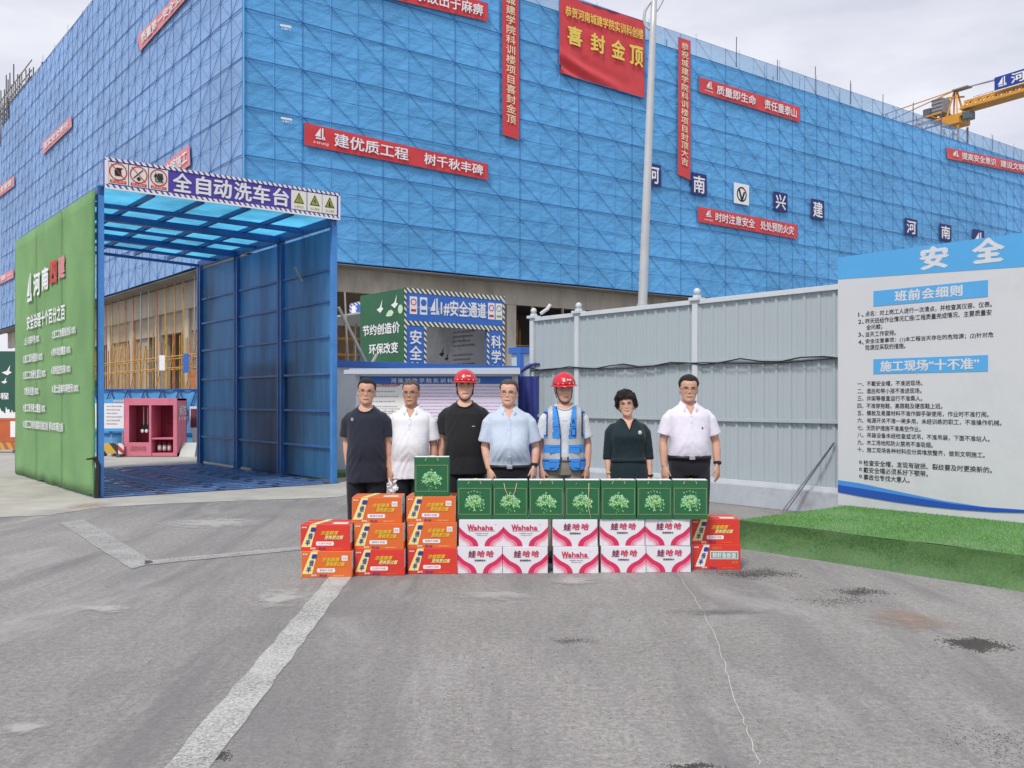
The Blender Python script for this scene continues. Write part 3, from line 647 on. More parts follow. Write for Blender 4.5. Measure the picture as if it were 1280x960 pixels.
# turf cladding on the left outer side
def turf(name, col, col2):
    m = mat(name, col, .95, .0, 1, .9, 220, spec=.1, sheen=.3); t = m.node_tree; N = t.nodes.new; L = t.links.new; b = t.nodes['Principled BSDF']
    tc = N('ShaderNodeTexCoord'); n = N('ShaderNodeTexNoise'); n.inputs['Scale'].default_value = 55; n.inputs['Detail'].default_value = 5; n.inputs['Roughness'].default_value = .8; L(tc.outputs['Object'], n.inputs['Vector'])
    n2 = N('ShaderNodeTexNoise'); n2.inputs['Scale'].default_value = 1.1; n2.inputs['Detail'].default_value = 5; L(tc.outputs['Object'], n2.inputs['Vector'])
    ad = N('ShaderNodeMath'); ad.operation = 'MULTIPLY_ADD'; ad.inputs[1].default_value = .6; L(n2.outputs['Fac'], ad.inputs[0]); L(n.outputs['Fac'], ad.inputs[2])
    r = N('ShaderNodeValToRGB'); r.color_ramp.elements[0].position = .62; r.color_ramp.elements[1].position = 1.0; r.color_ramp.elements[0].color = (*col, 1); r.color_ramp.elements[1].color = (*col2, 1)
    L(ad.outputs[0], r.inputs[0]); L(r.outputs[0], b.inputs['Base Color']); return m
TURFW = turf('wall_turf', (.115, .30, .085), (.23, .50, .16))
for k in range(3):
    y0 = B0 - .03 + (b1(A0) - B0) * k / 3; y1 = B0 - .03 + (b1(A0) - B0) * (k + 1) / 3 - .012; sd_ = k * 5.5
    mb = MB(FA); mb.grid(lambda u, v: (A0 - .105 - .009 * noise.noise(Vector((u * 5, v * 7, sd_))), y1 + (y0 - y1) * u, .0 + (.05 * noise.noise(Vector((u * 6, sd_, 1))) + .03) * (1 - v) + 4.7 * v), 14, 24)
    o = mb.build('turf_strip', TURFW, bay, True); md = o.modifiers.new('thick', 'SOLIDIFY'); md.thickness = .03; md.offset = 0
mb = MB(FA); mb.path([(A0 - .06, B0 - .05, 0), (A0 - .05, B0 - .06, .5), (A0 - .09, B0 - .05, .62), (A0 - .22, B0 - .05, .60)], [.045, .035, .03, .012], 6); mb.build('black_cable_sleeve', BLACK, bay)
QG = [FA @ Vector(p) for p in ((A0 - .135, b1(A0), 0), (A0 - .135, B0, 0), (A0 - .135, B0, 4.7), (A0 - .135, b1(A0), 4.7))]
def qpx(Q, x, y):
    p = on_plane(x, y, Q[0], qn(Q)) - Q[0]; u = Q[1] - Q[0]; v = Q[3] - Q[0]; return p.dot(u) / u.length_squared, p.dot(v) / v.length_squared
def tpx(t, Q, m, s, x0, y0, x1, hpx, off=.01, bold=.0, **k):
    """text whose left end centre is at photo (x0,y0), right end at column x1, height hpx at the left"""
    a0, b0 = qpx(Q, x0, y0 + hpx / 2); _, bt = qpx(Q, x0, y0 - hpx / 2); a1_, _ = qpx(Q, x1, y0); return say(t, Q, m, s, a0, b0, a1_, bt, off, bold, **k)
def lpx(mb, Q, x0, y0, x1, hpx, off, mi):
    a0, b0 = qpx(Q, x0, y0 + hpx / 2); _, bt = qpx(Q, x0, y0 - hpx / 2); a1_, _ = qpx(Q, x1, y0); logo(mb, Q, a0, b0, a1_, bt, off, mi)
mb = MB(); lpx(mb, QG, 35, 362, 41, 36, .02, 0); mb.build('emblem', PRINTW, bay)
for i, ch in enumerate('河南四建'): tpx(bay, QG, [PRINTW, PRINTW, REDP, PINKB][i], ch, 43 + i * 10.4, 357 - i * 7.2, 50.5 + i * 10.4, 27, .012, .05, step=.0005)
tpx(bay, QG, PRINTW, '安全治理十个百分之百', 34.5, 404, 82, 17, .012, .03, step=.0005)
for s, x, y, x1 in (('1.出入车辆冲洗100%', 31, 427, 50), ('3.施工现场围挡100%', 30, 449, 54), ('5.施工工地硬化湿法100%', 30, 469, 58), ('7.喷淋设施100%', 31, 489, 49), ('9.施工现场裸土覆盖100%', 30, 509.5, 57.5), ('10.施工工地非道路机械达标 移动车辆达标', 30, 529.5, 80),
                    ('2.施工工地围挡达标100%', 66, 418.5, 95.5), ('4.物料堆放覆盖100%', 65, 440.5, 89), ('6.视频监控安装100%', 65, 463, 89), ('8.渣土运输车辆密闭100%', 66, 486, 99)):
    tpx(bay, QG, PRINTW, s, x, y, x1, 10, .012, .03, step=.0005)
# sign
p0 = FA @ Vector((A0, B0 - .09, 0))
QS = [on_plane(x, y, p0, -VA) for x, y in ((131, 233), (425, 274), (425, 243), (131, 195))]
zb = (QS[0].z + QS[1].z) / 2; zt = (QS[2].z + QS[3].z) / 2
for i, z in ((0, zb), (1, zb), (2, zt), (3, zt)): QS[i].z = z
PURP = mat('sign_purple', (.085, .055, .36), .45, .05, 2)
DASH = stripes('white_purple_dashes', (.78, .78, .8), (.05, .04, .22), 11, (1, 0, .8), .62)
mb = MB(); qrect(mb, QS, 0, 0, 1, 1, 0, 0, .10); sg = mb.build('sign_board', PURP, bay)
mb = MB(); [qrect(mb, QS, *r_, .012, 0, .02) for r_ in ((0, .90, 1, 1), (0, 0, 1, .10))]; mb.build('sign_border', DASH, bay)
mb = MB(); [qrect(mb, QS, *r_, .014, 0, .02) for r_ in ((0, .1, .012, .9), (.992, .1, 1, .9), (0, -.055, 1, -.001))]; mb.build('sign_trim', WHITE, bay)
def sx(x): return qpx(QS, x, 235)[0]
IVORY = mat('print_ivory', (.78, .76, .68), .6); SIGNY = mat('print_olive', (.35, .36, .04), .6)
for i, (x0, x1) in enumerate(((135, 160), (161.3, 185), (186.3, 210))):
    a, b_ = sx(x0), sx(x1); m_ = (a + b_) / 2; mb = MB(); qrect(mb, QS, a, .14, b_, .86, .006, 0, .01); pl = mb.build('pictogram_plate', IVORY, bay)
    mb = MB(); r = .135; qcircle(mb, QS, m_, .56, r, .009, 0, .018)
    if i < 2: qline(mb, QS, (m_ - .026, .80), (m_ + .026, .32), .014, .0105, 0)
    qrect(mb, QS, m_ - .03, .17, m_ + .03, .27, .009, 0); 
    if i == 0: qpoly(mb, QS, [(m_ - .012, .42), (m_ + .014, .42), (m_ + .010, .62), (m_ + .018, .70), (m_ - .006, .70), (m_ - .014, .6)], .010, 1)
    elif i == 1: qline(mb, QS, (m_ - .02, .42), (m_ + .016, .74), .016, .010, 1); qcircle(mb, QS, m_, .42, .03, .010, 1)
    else: text(mb, QS, '慢', m_ - .018, .40, m_ + .018, .72, .010, 1, .02)
    mb.build('pictogram', [REDP, BLACK], bay)
    say(bay, QS, IVORY, ('禁止停车', '禁止烟火', '减速慢行')[i], m_ - .026, .185, m_ + .026, .255, .0115)
for ch, x0, x1 in (('全', 216.5, 239), ('自', 245.5, 263), ('动', 267.5, 289), ('洗', 293, 314), ('车', 316.5, 337), ('台', 341.5, 360.5)): say(bay, QS, WHITE, ch, sx(x0), .19, sx(x1), .83, .006, .035)
for i, (x0, x1) in enumerate(((364, 383), (384.2, 402.3), (403, 420.8))):
    a, b_ = sx(x0), sx(x1); m_ = (a + b_) / 2; mb = MB(); qrect(mb, QS, a, .14, b_, .86, .006, 0, .01); mb.build('pictogram_plate', IVORY, bay)
    mb = MB(); qpoly(mb, QS, [(m_ - .024, .38), (m_ + .024, .38), (m_, .80)], .009, 0); qpoly(mb, QS, [(m_ - .018, .41), (m_ + .018, .41), (m_, .73)], .0105, 1)
    if i == 0: qrect(mb, QS, m_ - .0015, .50, m_ + .0015, .64, .012, 0); qrect(mb, QS, m_ - .0015, .44, m_ + .0015, .47, .012, 0)
    elif i == 1: qpoly(mb, QS, [(m_, .44), (m_ + .006, .54), (m_ + .001, .54), (m_ + .003, .66), (m_ - .006, .53), (m_ - .001, .53)], .012, 0)
    else: qpoly(mb, QS, [(m_ - .006, .43), (m_ + .009, .43), (m_ + .003, .5), (m_, .62), (m_ - .005, .6)], .012, 0)
    mb.build('pictogram', [BLACK, SIGNY], bay); say(bay, QS, SIGNY, ('注意安全', '当心触电', '当心滑倒')[i], m_ - .022, .20, m_ + .022, .30, .010)
# grating floor of the wash bay
GRAT = mat('blue_grating_steel', (.11, .20, .42), .45, .35, 2); 
gr = thing('floor_grating', 'dark blue steel grating floor inside the wash bay', 'grating', FA @ Vector((5.9, 18, 0)), TH_A)
mb = MB(FA); mb.add([(A0 - .02, B0 - .12, .006), (A1 + .1, B0 - .12, .006), (A1 + .1, 21.6, .006), (A0 - .02, 20.7, .006)], [(0, 1, 2, 3)]); mb.build('pit_floor', mat('dark_pit', (.025, .03, .07), .25), gr)  # near-black sheet right under the bars, so the slots read dark
k = 0; b_ = B0 - .05
while b_ < 21.4:
    for seg in range(4):
        x0 = A0 + .02 + seg * .98 + (.12 if int(round((b_ - B0) / .3)) % 2 else 0); mb = MB(FA); mb.box(x0 + .0, x0 + .80, b_, b_ + .15, .008, .016); o = mb.build('grating_bar', GRAT, gr)
    b_ += .30
for seg in range(9):
    x0 = A0 + .01 + seg * .49; mb = MB(FA); mb.box(x0 - .015, x0 + .015, B0 - .05, 21.3, .008, .014); mb.build('cross_bar', GRAT, gr)

# ------------------------------------------------------------------ corrugated fence
FENM = mat('grey_green_sheet', (.40, .46, .49), .45, .04, .9, .05, 6, stretch=(1, 1, .3), dirt=(.36, .41, .43), ds=1.1); FPOST = mat('pale_fence_post', (.58, .62, .65), .5, .06, 3); PLINTH = mat('painted_plinth', (.44, .47, .52), .8, .1, 3, .2, 30, dirt=(.26, .25, .24), ds=1.8)
FAx = 10.78
fen = thing('site_fence', 'tall pale grey ribbed sheet fence with white posts behind the standing people', 'fence', FA @ Vector((FAx, 9, 0)), TH_A)
rib = MB(); W_ = .222
prof = [(0, 0), (.012, -.022), (.045, -.022), (.057, 0), (.11, 0), (.117, -.010), (.128, -.010), (.135, 0), (W_ - .003, 0)]
def fpanel(z0, z1):
    m = MB()
    for i in range(len(prof) - 1):
        (p, q), (r, s_) = prof[i], prof[i + 1]; m.add([(q, -p, z0), (s_, -r, z0), (s_, -r, z1), (q, -p, z1)], [(0, 1, 2, 3)])
    return m.mesh('fence_panel', FENM)
fm = fpanel(.33, 2.95); b_ = 12.76
while b_ > 3.0:
    o = bpy.data.objects.new('fence_panel', fm); sc.collection.objects.link(o); o.parent = fen
    o.matrix_local = MATW[fen.name].inverted() @ FA @ Matrix.Translation((FAx + .0, b_, random.uniform(-.004, .004))); b_ -= W_
pb = [12.82, 11.62, 9.02, 6.4, 3.8]
for i, b_ in enumerate(pb):
    mb = MB(FA); mb.box(FAx - .075, FAx + .045, b_ - .05, b_ + .05, 0, 3.02); p = mb.build('fence_post', FPOST, fen, bevel=.006)
    mb = MB(FA); mb.box(FAx - .11, FAx + .08, b_ - .09, b_ + .09, 2.98, 3.03); mb.box(FAx - .06, FAx + .03, b_ - .045, b_ + .045, 3.03, 3.07); c = mb.build('post_cap', FPOST, fen, bevel=.006)
    mb = MB(FA); mb.ball((FAx - .015, b_, 3.12), .055, 12, 8); mb.build('ball_finial', FPOST, fen, True)
for z, h in ((2.06, .05), (1.215, .05), (2.965, .07), (.33, .06)):
    mb = MB(FA); mb.box(FAx - .055, FAx - .026, 2.9, 12.8, z - h / 2, z + h / 2); mb.build('fence_rail', FPOST if z > 2.5 or z < 1 else FENM, fen, bevel=.004)
mb = MB(FA); mb.box(FAx - .10, FAx + .1, 2.9, 12.9, 0, .30); mb.build('plinth', PLINTH, fen, bevel=.01)
mb = MB(FA); mb.path([(FAx - .075 - .012 * sin(t * 2.3), 12.8 - t * .33, 2.07 - .03 * abs(sin(t * .9)) - .02 * sin(t * 1.7)) for t in range(31)], .010, 5); mb.build('cable', BLACK, fen)
mb = MB(FA); mb.path([(FAx - .085 + .01 * sin(t * 1.3), 12.8 - t * .33, 2.03 + .025 * sin(t * .7)) for t in range(31)], .008, 5); mb.build('cable', BLACK, fen)
mb = MB(FA); mb.path([(FAx - .07, 12.55, 3.05), (FAx - .05, 12.4, 3.12), (FAx - .02, 12.35, 3.2)], .03, 6); mb.build('small_camera', WHITE, fen)
mb = MB(FA); mb.tube((FAx - .35, 7.3, 0.02), (FAx - .09, 6.7, .95), .014, 6); mb.tube((FAx - .30, 7.27, 0.02), (FAx - .06, 6.7, .95), .010, 6); mb.build('stay_rod', STEEL, fen)

# ------------------------------------------------------------------ turf platform and safety board
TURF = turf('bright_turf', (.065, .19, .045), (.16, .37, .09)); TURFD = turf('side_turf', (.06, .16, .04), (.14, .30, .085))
PA, PB = 7.76, 5.94
plat = thing('turf_platform', 'low platform covered in bright green artificial turf below the safety board', 'platform', FA @ Vector((PA, PB, 0)), TH_A)
HP = .264
mb = MB(FA); mb.grid(lambda u, v: (PA + 2.6 * u, .5 + (PB - .5) * v, HP + .01 * noise.noise(Vector((u * 5, v * 9, 0)))), 12, 24); mb.build('deck', TURF, plat, True)
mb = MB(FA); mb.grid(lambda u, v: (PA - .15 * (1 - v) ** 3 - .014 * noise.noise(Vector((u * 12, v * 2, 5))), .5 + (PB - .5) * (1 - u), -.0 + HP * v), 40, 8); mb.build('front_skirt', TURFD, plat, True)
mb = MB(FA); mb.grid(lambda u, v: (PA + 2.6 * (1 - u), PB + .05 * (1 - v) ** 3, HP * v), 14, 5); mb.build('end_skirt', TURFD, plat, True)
def blades(name, fn, n, nrm, L0, L1, m, seed):
    rg = np.random.default_rng(seed); vs = []; fs = []
    for i in range(n):
        p = FA @ Vector(fn(rg.random(), rg.random())); l = rg.uniform(L0, L1); t = rg.uniform(0, 6.28); w_ = .0022
        d = (nrm + Vector((rg.normal(0, .45), rg.normal(0, .45), rg.normal(0, .3)))).normalized() * l; s_ = Vector((cos(t), sin(t), 0)) * w_
        k = len(vs); vs += [p - s_, p + s_, p + d]; fs.append((k, k + 1, k + 2))
    mb = MB(); mb.v = [tuple(v) for v in vs]; mb.f = fs; mb.m = [0] * len(fs); o = mb.build(name, m, plat); o['kind'] = 'stuff'; return o
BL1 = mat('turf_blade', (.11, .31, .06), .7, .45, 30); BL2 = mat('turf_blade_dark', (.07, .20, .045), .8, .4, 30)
blades('turf_blades', lambda u, v: (PA + 2.4 * u, 1.6 + (PB - 1.6) * v, HP), 60000, Vector((0, 0, 1)), .012, .026, BL1, 1)
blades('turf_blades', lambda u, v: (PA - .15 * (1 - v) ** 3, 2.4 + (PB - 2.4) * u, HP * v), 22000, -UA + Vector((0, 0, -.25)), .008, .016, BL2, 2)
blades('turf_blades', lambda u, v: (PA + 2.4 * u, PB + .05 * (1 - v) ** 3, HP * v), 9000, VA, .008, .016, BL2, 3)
# board
BA = 9.76
Pn = FA @ Vector((BA, 6.04, 0))
p_bl = on_plane(1047.5, 630, Pn, -UA); b_l = (p_bl).dot(VA); zt_l = on_plane(1050.5, 321.5, Pn, -UA).z
BB = 1.4; QB = [FA @ Vector(p) for p in ((BA, b_l, HP), (BA, BB, HP), (BA, BB, zt_l), (BA, b_l, zt_l))]
brd = thing('safety_board', 'large white safety rules board with sky blue header standing on the green turf platform', 'notice board', QB[0], TH_A)
BWHT = mat('board_white', (.60, .61, .64), .45, .04, .6, dirt=(.48, .49, .52), ds=.6)
mb = MB(); qrect(mb, QB, 0, 0, 1, 1, 0, 0, .10); mb.build('board_panel', BWHT, brd, bevel=.003)
_a1, _b1 = qpx(QB, 1280, 333.5); _b0 = qpx(QB, 1050, 349)[1]; _e = _b0 + (_b1 - _b0) / _a1
mb = MB(); qpoly(mb, QB, [(0, _b0), (1, _e), (1, 1), (0, 1)], .003, 0, .004); mb.build('header_band', SKYBLUE, brd)
for x0, yt0, x1, yt1, yb1, yb0 in ((1092, 364, 1235, 349, 369, 383), (1092, 449, 1235, 443, 464, 467.5)):
    a0, bt = qpx(QB, x0, yt0); a1_, _ = qpx(QB, x1, yt1); _, bb = qpx(QB, x0, yb0); mb = MB(); qrect(mb, QB, a0, bb, a1_, bt, .005, 0, .006); mb.build('title_band', SKYBLUE, brd)
HDW = mat('header_letter_white', (.62, .64, .68), .6)
tpx(brd, QB, HDW, '安', 1152, 324, 1184, 26.5, .004, .055, step=.0004); tpx(brd, QB, HDW, '全', 1217, 315, 1254, 28.5, .004, .055, step=.0004)
tpx(brd, QB, HDW, '班前会细则', 1119, 370.5, 1203, 13, .006, .035, space=1.1, step=.0004); tpx(brd, QB, HDW, '施工现场“十不准”', 1101, 458, 1224, 13, .006, .035, step=.0004)
h = 6.6
for s, x0, y0, x1 in (('1、', 1073, 393.5, 1080), ('点名：对上岗工人进行一次清点，并检查其仪容、仪表。', 1082, 392.5, 1240), ('2、', 1073, 402.5, 1080), ('昨天班组作业情况汇报/工程质量完成情况、主要质量安', 1082, 401.5, 1239.5),
                      ('全问题；', 1083, 409.5, 1103), ('3、', 1073, 418.5, 1080), ('当天工作安排。', 1082, 418, 1120), ('4、', 1073, 428, 1080), ('安全注意事项：(1)本工程当天存在的危险源；(2)针对危', 1082, 427, 1242), ('险源应采取的措施。', 1082, 434.5, 1132)):
    tpx(brd, QB, BLACK, s, x0, y0, x1, h if len(s) > 2 else 5.5, .002, .007, step=.0004)
for i, (s, x1) in enumerate((('一、不戴安全帽，不准进现场。', 1153), ('二、酒后和带小孩不准进现场。', 1152), ('三、井架等垂直运行不准乘人。', 1153), ('四、不准穿拖鞋、高跟鞋及硬底鞋上班。', 1178), ('五、模板及易腐材料不准作脚手架使用，作业时不准打闹。', 1236),
                             ('六、电源开关不准一闸多用，未经训练的职工，不准操作机械。', 1252), ('七、无防护措施不准高空作业。', 1151), ('八、吊装设备未经检查或试吊，不准吊装，下面不准站人。', 1237), ('九、木工场地和防火禁用不准吸烟。', 1166), ('十、施工现场各种材料应分类堆放整齐，做到文明施工。', 1231))):
    tpx(brd, QB, BLACK, s, 1072, 479.8 + i * 9.1, x1, 6.4, .002, .007, step=.0004)
for i, (s, x1) in enumerate((('检查安全帽，发现有破损、裂纹要及时更换新的。', 1240), ('戴安全帽必须系好下颚带。', 1160), ('事故也专找大意人。', 1137))):
    tpx(brd, QB, BLACK, s, 1079.5, 578.5 + i * 8.8, x1, 7.2, .002, .008, step=.0004)
    a, b_ = qpx(QB, 1076, 577.5 + i * 8.8); mb = MB(); qcircle(mb, QB, a, b_, .018, .007, 0, .007, 12); mb.build('bullet', BLACK, brd)
SW1 = mat('swoosh_blue', (.06, .27, .66), .5); SW2 = mat('swoosh_dark_blue', (.02, .085, .42), .5)
def swoosh(top, bot, m, off):
    P = [qpx(QB, x, y) for x, y in top] + [qpx(QB, x, y) for x, y in reversed(bot)]
    mb = MB(); qpoly(mb, QB, P, off, 0); mb.build('swoosh', m, brd)
swoosh([(1047.8, 600), (1075, 604), (1105, 610.5), (1140, 618), (1180, 626), (1230, 633.5), (1285, 637.5), (1340, 640)], [(1047.8, 607), (1080, 612), (1115, 618), (1150, 624), (1190, 630), (1235, 635), (1285, 638), (1340, 640.3)], SW1, .006)
swoosh([(1047.8, 606), (1080, 611), (1115, 617), (1150, 623), (1190, 629.5), (1235, 634.5), (1285, 637.8), (1340, 640)], [(1047.8, 615), (1080, 621), (1120, 627.5), (1160, 633), (1200, 637), (1245, 640), (1285, 641), (1340, 642)], SW2, .009)

# ------------------------------------------------------------------ street lamp
lampm = mat('lamp_post_paint', (.52, .53, .54), .4, .08, 3, metal=.2)
lb = on_plane(803, 385, (0, 17, 0), (0, 1, 0)); lt = on_plane(817.5, 2, (0, 17, 0), (0, 1, 0)); d_ = (lt - lb) / (lt.z - lb.z); base = lb - d_ * lb.z
lamp = thing('street_lamp', 'tall pale grey street lamp post with curved double arm rising behind the fence', 'street lamp', base)
top = base + d_ * 9.6
mb = MB(); mb.path([base, base + d_ * 3, base + d_ * 6, base + d_ * 8.2, top], [.105, .088, .072, .062, .05], 16); mb.build('pole', lampm, lamp, True)
mb = MB(); mb.path([base, base + d_ * .25], [.2, .12], 16); mb.box(base.x - .2, base.x + .2, base.y - .2, base.y + .2, 0, .03); mb.build('base_flange', lampm, lamp)
mb = MB(); pj = base + d_ * 3.22; mb.path([pj - d_ * .05, pj + d_ * .05], [.105, .105], 16); mb.build('collar', lampm, lamp)
mb = MB(); mb.path([on_plane(x, y, (0, 17, 0), (0, 1, 0)) for x, y in ((814, 38), (811, 36), (807, 32), (805, 24), (806, 14), (811, 5), (818, -4), (828, -10))], .028, 8); mb.build('arm', lampm, lamp, True)
mb = MB(); mb.path([on_plane(x, y, (0, 17, 0), (0, 1, 0)) for x, y in ((817, 18), (822, 12), (827, 3), (836, -14), (850, -30))], .022, 8); mb.build('arm', lampm, lamp, True)
for x, y in ((760, -28), (875, -42)):
    c = on_plane(x, y, (0, 17, 0), (0, 1, 0)); mb = MB(); mb.ball(c, (.38, .12, .07), 14, 8); hd = mb.build('lamp_head', lampm, lamp, True)
    mb = MB(); mb.tube(c, top if x < 800 else on_plane(850, -30, (0, 17, 0), (0, 1, 0)), .022, 6); mb.build('arm', lampm, lamp)
# ------------------------------------------------------------------ middle ground behind the people
def quadw(pl, n, px): return [on_plane(x, y, pl, n) for x, y in (px[3], px[2], px[1], px[0])]
# site cabin (white wall, blue rim)
CABW = mat('cabin_white', (.56, .60, .62), .5, .06, 1.5, dirt=(.42, .45, .46), ds=1)
cab = thing('site_cabin', 'pale site cabin wall with a blue top rim behind the notice display', 'cabin', FA @ Vector((11, 16.7, 0)), TH_A)
def fbox(name, t, a0, a1, b0, b1_, z0, z1, m, bevel=.004, F=FA):
    mb = MB(F); mb.box(a0, a1, b0, b1_, z0, z1); return mb.build(name, m, t, bevel=bevel)
fbox('wall', cab, 8.05, 13.6, 16.64, 19.0, .05, 2.17, CABW); fbox('roof_rim', cab, 7.98, 13.65, 16.58, 19.05, 2.17, 2.29, BLUEP); fbox('base_rim', cab, 8.0, 13.6, 16.6, 19.0, 0, .1, BLUEP)
for a in (8.05, 9.9, 11.75, 13.55): fbox('corner_post', cab, a - .04, a + .04, 16.60, 16.66, .1, 2.17, BLUEP)
cab2 = thing('site_cabin', 'small light blue cabin with a blue rim beside the fence end', 'cabin', FA @ Vector((15.2, 17.5, 0)), TH_A)
fbox('wall', cab2, 14.95, 19, 18.35, 18.7, 0, 2.70, mat('cabin_pale_blue', (.50, .60, .68), .5, .05, 2)); fbox('roof_rim', cab2, 14.88, 19.1, 18.25, 18.75, 2.70, 2.86, BLUEP)
fbox('corner_post', cab2, 14.88, 15.0, 18.26, 18.4, 0, 2.7, BLUEP); fbox('window', cab2, 16.0, 16.6, 18.32, 18.37, 1.3, 2.3, mat('dark_glass', (.03, .04, .06), .15))
# passage portal
DIAG = stripes('yellow_black_white_stripes', (.75, .74, .62), (.05, .06, .05), 6.0, (1, 0, 1), .5)
por = thing('passage_portal', 'blue safety passage portal numbered 1# with striped edges and green side', 'portal', FA @ Vector((15.6, 22.2, 0)), TH_A)
pa0, pa1, pb0, pb1 = 13.87, 17.47, 22.2, 24.7
ZT, ZM = 4.68, 3.62
QP = [FA @ Vector(p) for p in ((pa0, pb0, 0), (pa1, pb0, 0), (pa1, pb0, ZT), (pa0, pb0, ZT))]
def px_r(x0, y0, x1, y1, Q): a0, b0 = qpx(Q, x0, y1); a1_, b1_ = qpx(Q, x1, y0); return a0, b0, a1_, b1_
zz = ZM / ZT
mb = MB(); qrect(mb, QP, 0, zz, 1, 1, 0, 0, .12); mb.build('header_board', BLUEP, por)
mb = MB(); qrect(mb, QP, 0, 0, .205, zz - .001, -.002, 0, .10); mb.build('pillar_board', BLUEP, por)
mb = MB(); qrect(mb, QP, .815, 0, 1, zz - .001, -.002, 0, .10); mb.build('pillar_board', BLUEP, por)
for r_ in ((0, .972, 1, 1), (0, zz, 1, zz + .028), (0, zz + .028, .018, .972), (.982, zz + .028, 1, .972), (0, 0, .02, zz), (.185, 0, .205, zz), (.815, 0, .835, zz), (.98, 0, 1, zz)):
    mb = MB(); qrect(mb, QP, *r_, .008, 0, .02); mb.build('striped_trim', DIAG, por)
say(por, QP, PRINTW, '1#安全通道', .345, zz + .075, .80, .945, .006, .035)
mb = MB(); logo(mb, QP, .24, zz + .07, .33, .95, .006, 0); mb.build('emblem', PRINTW, por)
for a, c in ((.05, REDP), (.145, BLUEP), (.825, REDP), (.905, IVORY)):
    mb = MB(); qrect(mb, QP, a, zz + .07, a + .068, .95, .006, 0, .008); qcircle(mb, QP, a + .034, (zz + .07 + .95) / 2 + .02, .10, .009, 1, .03 if c is not BLUEP else None)
    qrect(mb, QP, a + .01, zz + .085, a + .058, zz + .10, .009, 1); mb.build('pictogram_plate', [PRINTW, c if c is not IVORY else SIGNY], por)
say(por, QP, PRINTW, '安全第一', .045, .36, .165, zz - .025, .006, .03, vertical=True)
say(por, QP, PRINTW, '科学管理', .855, .36, .965, zz - .03, .006, .03, vertical=True)
GREENB = mat('dark_green_board', (.025, .12, .055), .5, .12, 1)
QL = [FA @ Vector(p) for p in ((pa0 - .01, pb1, 0), (pa0 - .01, pb0 + .01, 0), (pa0 - .01, pb0 + .01, 4.66), (pa0 - .01, pb1, 4.66))]
mb = MB(); qrect(mb, QL, 0, 0, 1, 1, 0, 0, .06); mb.build('side_board', GREENB, por)
tpx(por, QL, PRINTW, '节约创造价', 454, 414, 500, 13, .01, .03); tpx(por, QL, PRINTW, '环保改变', 462, 437, 498, 13, .01, .03)
def bird(Q, x, y, s, par, m=PRINTW, off=.01):
    a, b_ = qpx(Q, x, y); W__ = (Q[1] - Q[0]).length; H__ = (Q[3] - Q[0]).length; s1, s2 = s / W__, s / H__
    mb = MB(); qpoly(mb, Q, [(a - .5 * s1, b_ - .05 * s2), (a + .05 * s1, b_ + .12 * s2), (a + .42 * s1, b_ + .75 * s2), (a + .30 * s1, b_ + .1 * s2), (a + .6 * s1, b_ - .02 * s2), (a + .1 * s1, b_ - .35 * s2)], off, 0); mb.build('bird_print', m, par)
PALEG = mat('print_pale_green', (.55, .72, .50), .6)
bird(QL, 475, 386, .35, por); bird(QL, 493, 380, .35, por)
a, b_ = qpx(QL, 488, 391); mb = MB(); qpoly(mb, QL, [(a - .10, b_ - .014), (a - .04, b_ + .014), (a + .03, b_ + .018), (a + .08, b_ - .0), (a + .04, b_ - .02), (a - .05, b_ - .022)], .01, 0); mb.build('cloud_print', PALEG, por)
a, b_ = qpx(QL, 503, 386); mb = MB(); qcircle(mb, QL, .93, b_, .13, .01, 0, None, 14); mb.build('leaf_print', PALEG, por)
INW = mat('passage_grey_sheet', (.55, .57, .62), .6, .12, .5, dirt=(.22, .24, .28), ds=.4)
fbox('roof_sheet', por, pa0, pa1, pb0, 29, ZM + .5, ZM + .56, GREY); 
QI = [FA @ Vector(p) for p in ((pa1 - .05, 30.5, 0), (pa1 - .05, pb0 + .05, 0), (pa1 - .05, pb0 + .05, ZM + .4), (pa1 - .05, 30.5, ZM + .4))]
mb = MB(); qrect(mb, QI, 0, 0, 1, 1, 0, 0, .05); mb.build('inner_wall', INW, por)
for i in range(7): tpx(por, QI, BLACK, '进入施工现场必须遵守安全规定佩戴安全帽'[:(17 - i % 3 * 2)], 566, 416 + i * 5.6 + (6 if i > 3 else 0), 594 - i % 3 * 3, 2.6, .01)
bird(QI, 552, 442, .3, por, BLACK); bird(QI, 558, 448, .22, por, BLACK)
# little striped sign behind the portal's green side
SW_ = stripes('blue_white_hazard', (.6, .62, .7), (.10, .10, .35), 7, (1, 0, 1), .5)
p = on_plane(445, 392, (0, 30, 0), (0, 1, 0)); t = thing('hazard_sign', 'small blue and white striped warning sign left of the green portal side', 'sign', (p.x, p.y, p.z - .4))
Q = [on_plane(x, y, (0, 30, 0), (-.3, -1, 0)) for x, y in ((437, 405), (452, 404), (452, 376), (437, 380))]
mb = MB(); qrect(mb, Q, 0, 0, 1, 1, 0, 0, .04); mb.build('sign_plate', SW_, t); mb = MB(); qrect(mb, Q, .2, .2, .52, .85, .01, 0, .01); mb.build('pictogram_plate', PRINTW, t); mb = MB(); qrect(mb, Q, .62, .2, .95, .85, .01, 0, .01); mb.build('pictogram_plate', BLUEP, t)
mb = MB(); mb.tube((Q[0] + Q[1]) / 2 + Vector((0, .06, .1)), Vector(((Q[0].x + Q[1].x) / 2, Q[0].y + .06, 0)), .04, 6); mb.build('sign_post', STEEL, t)
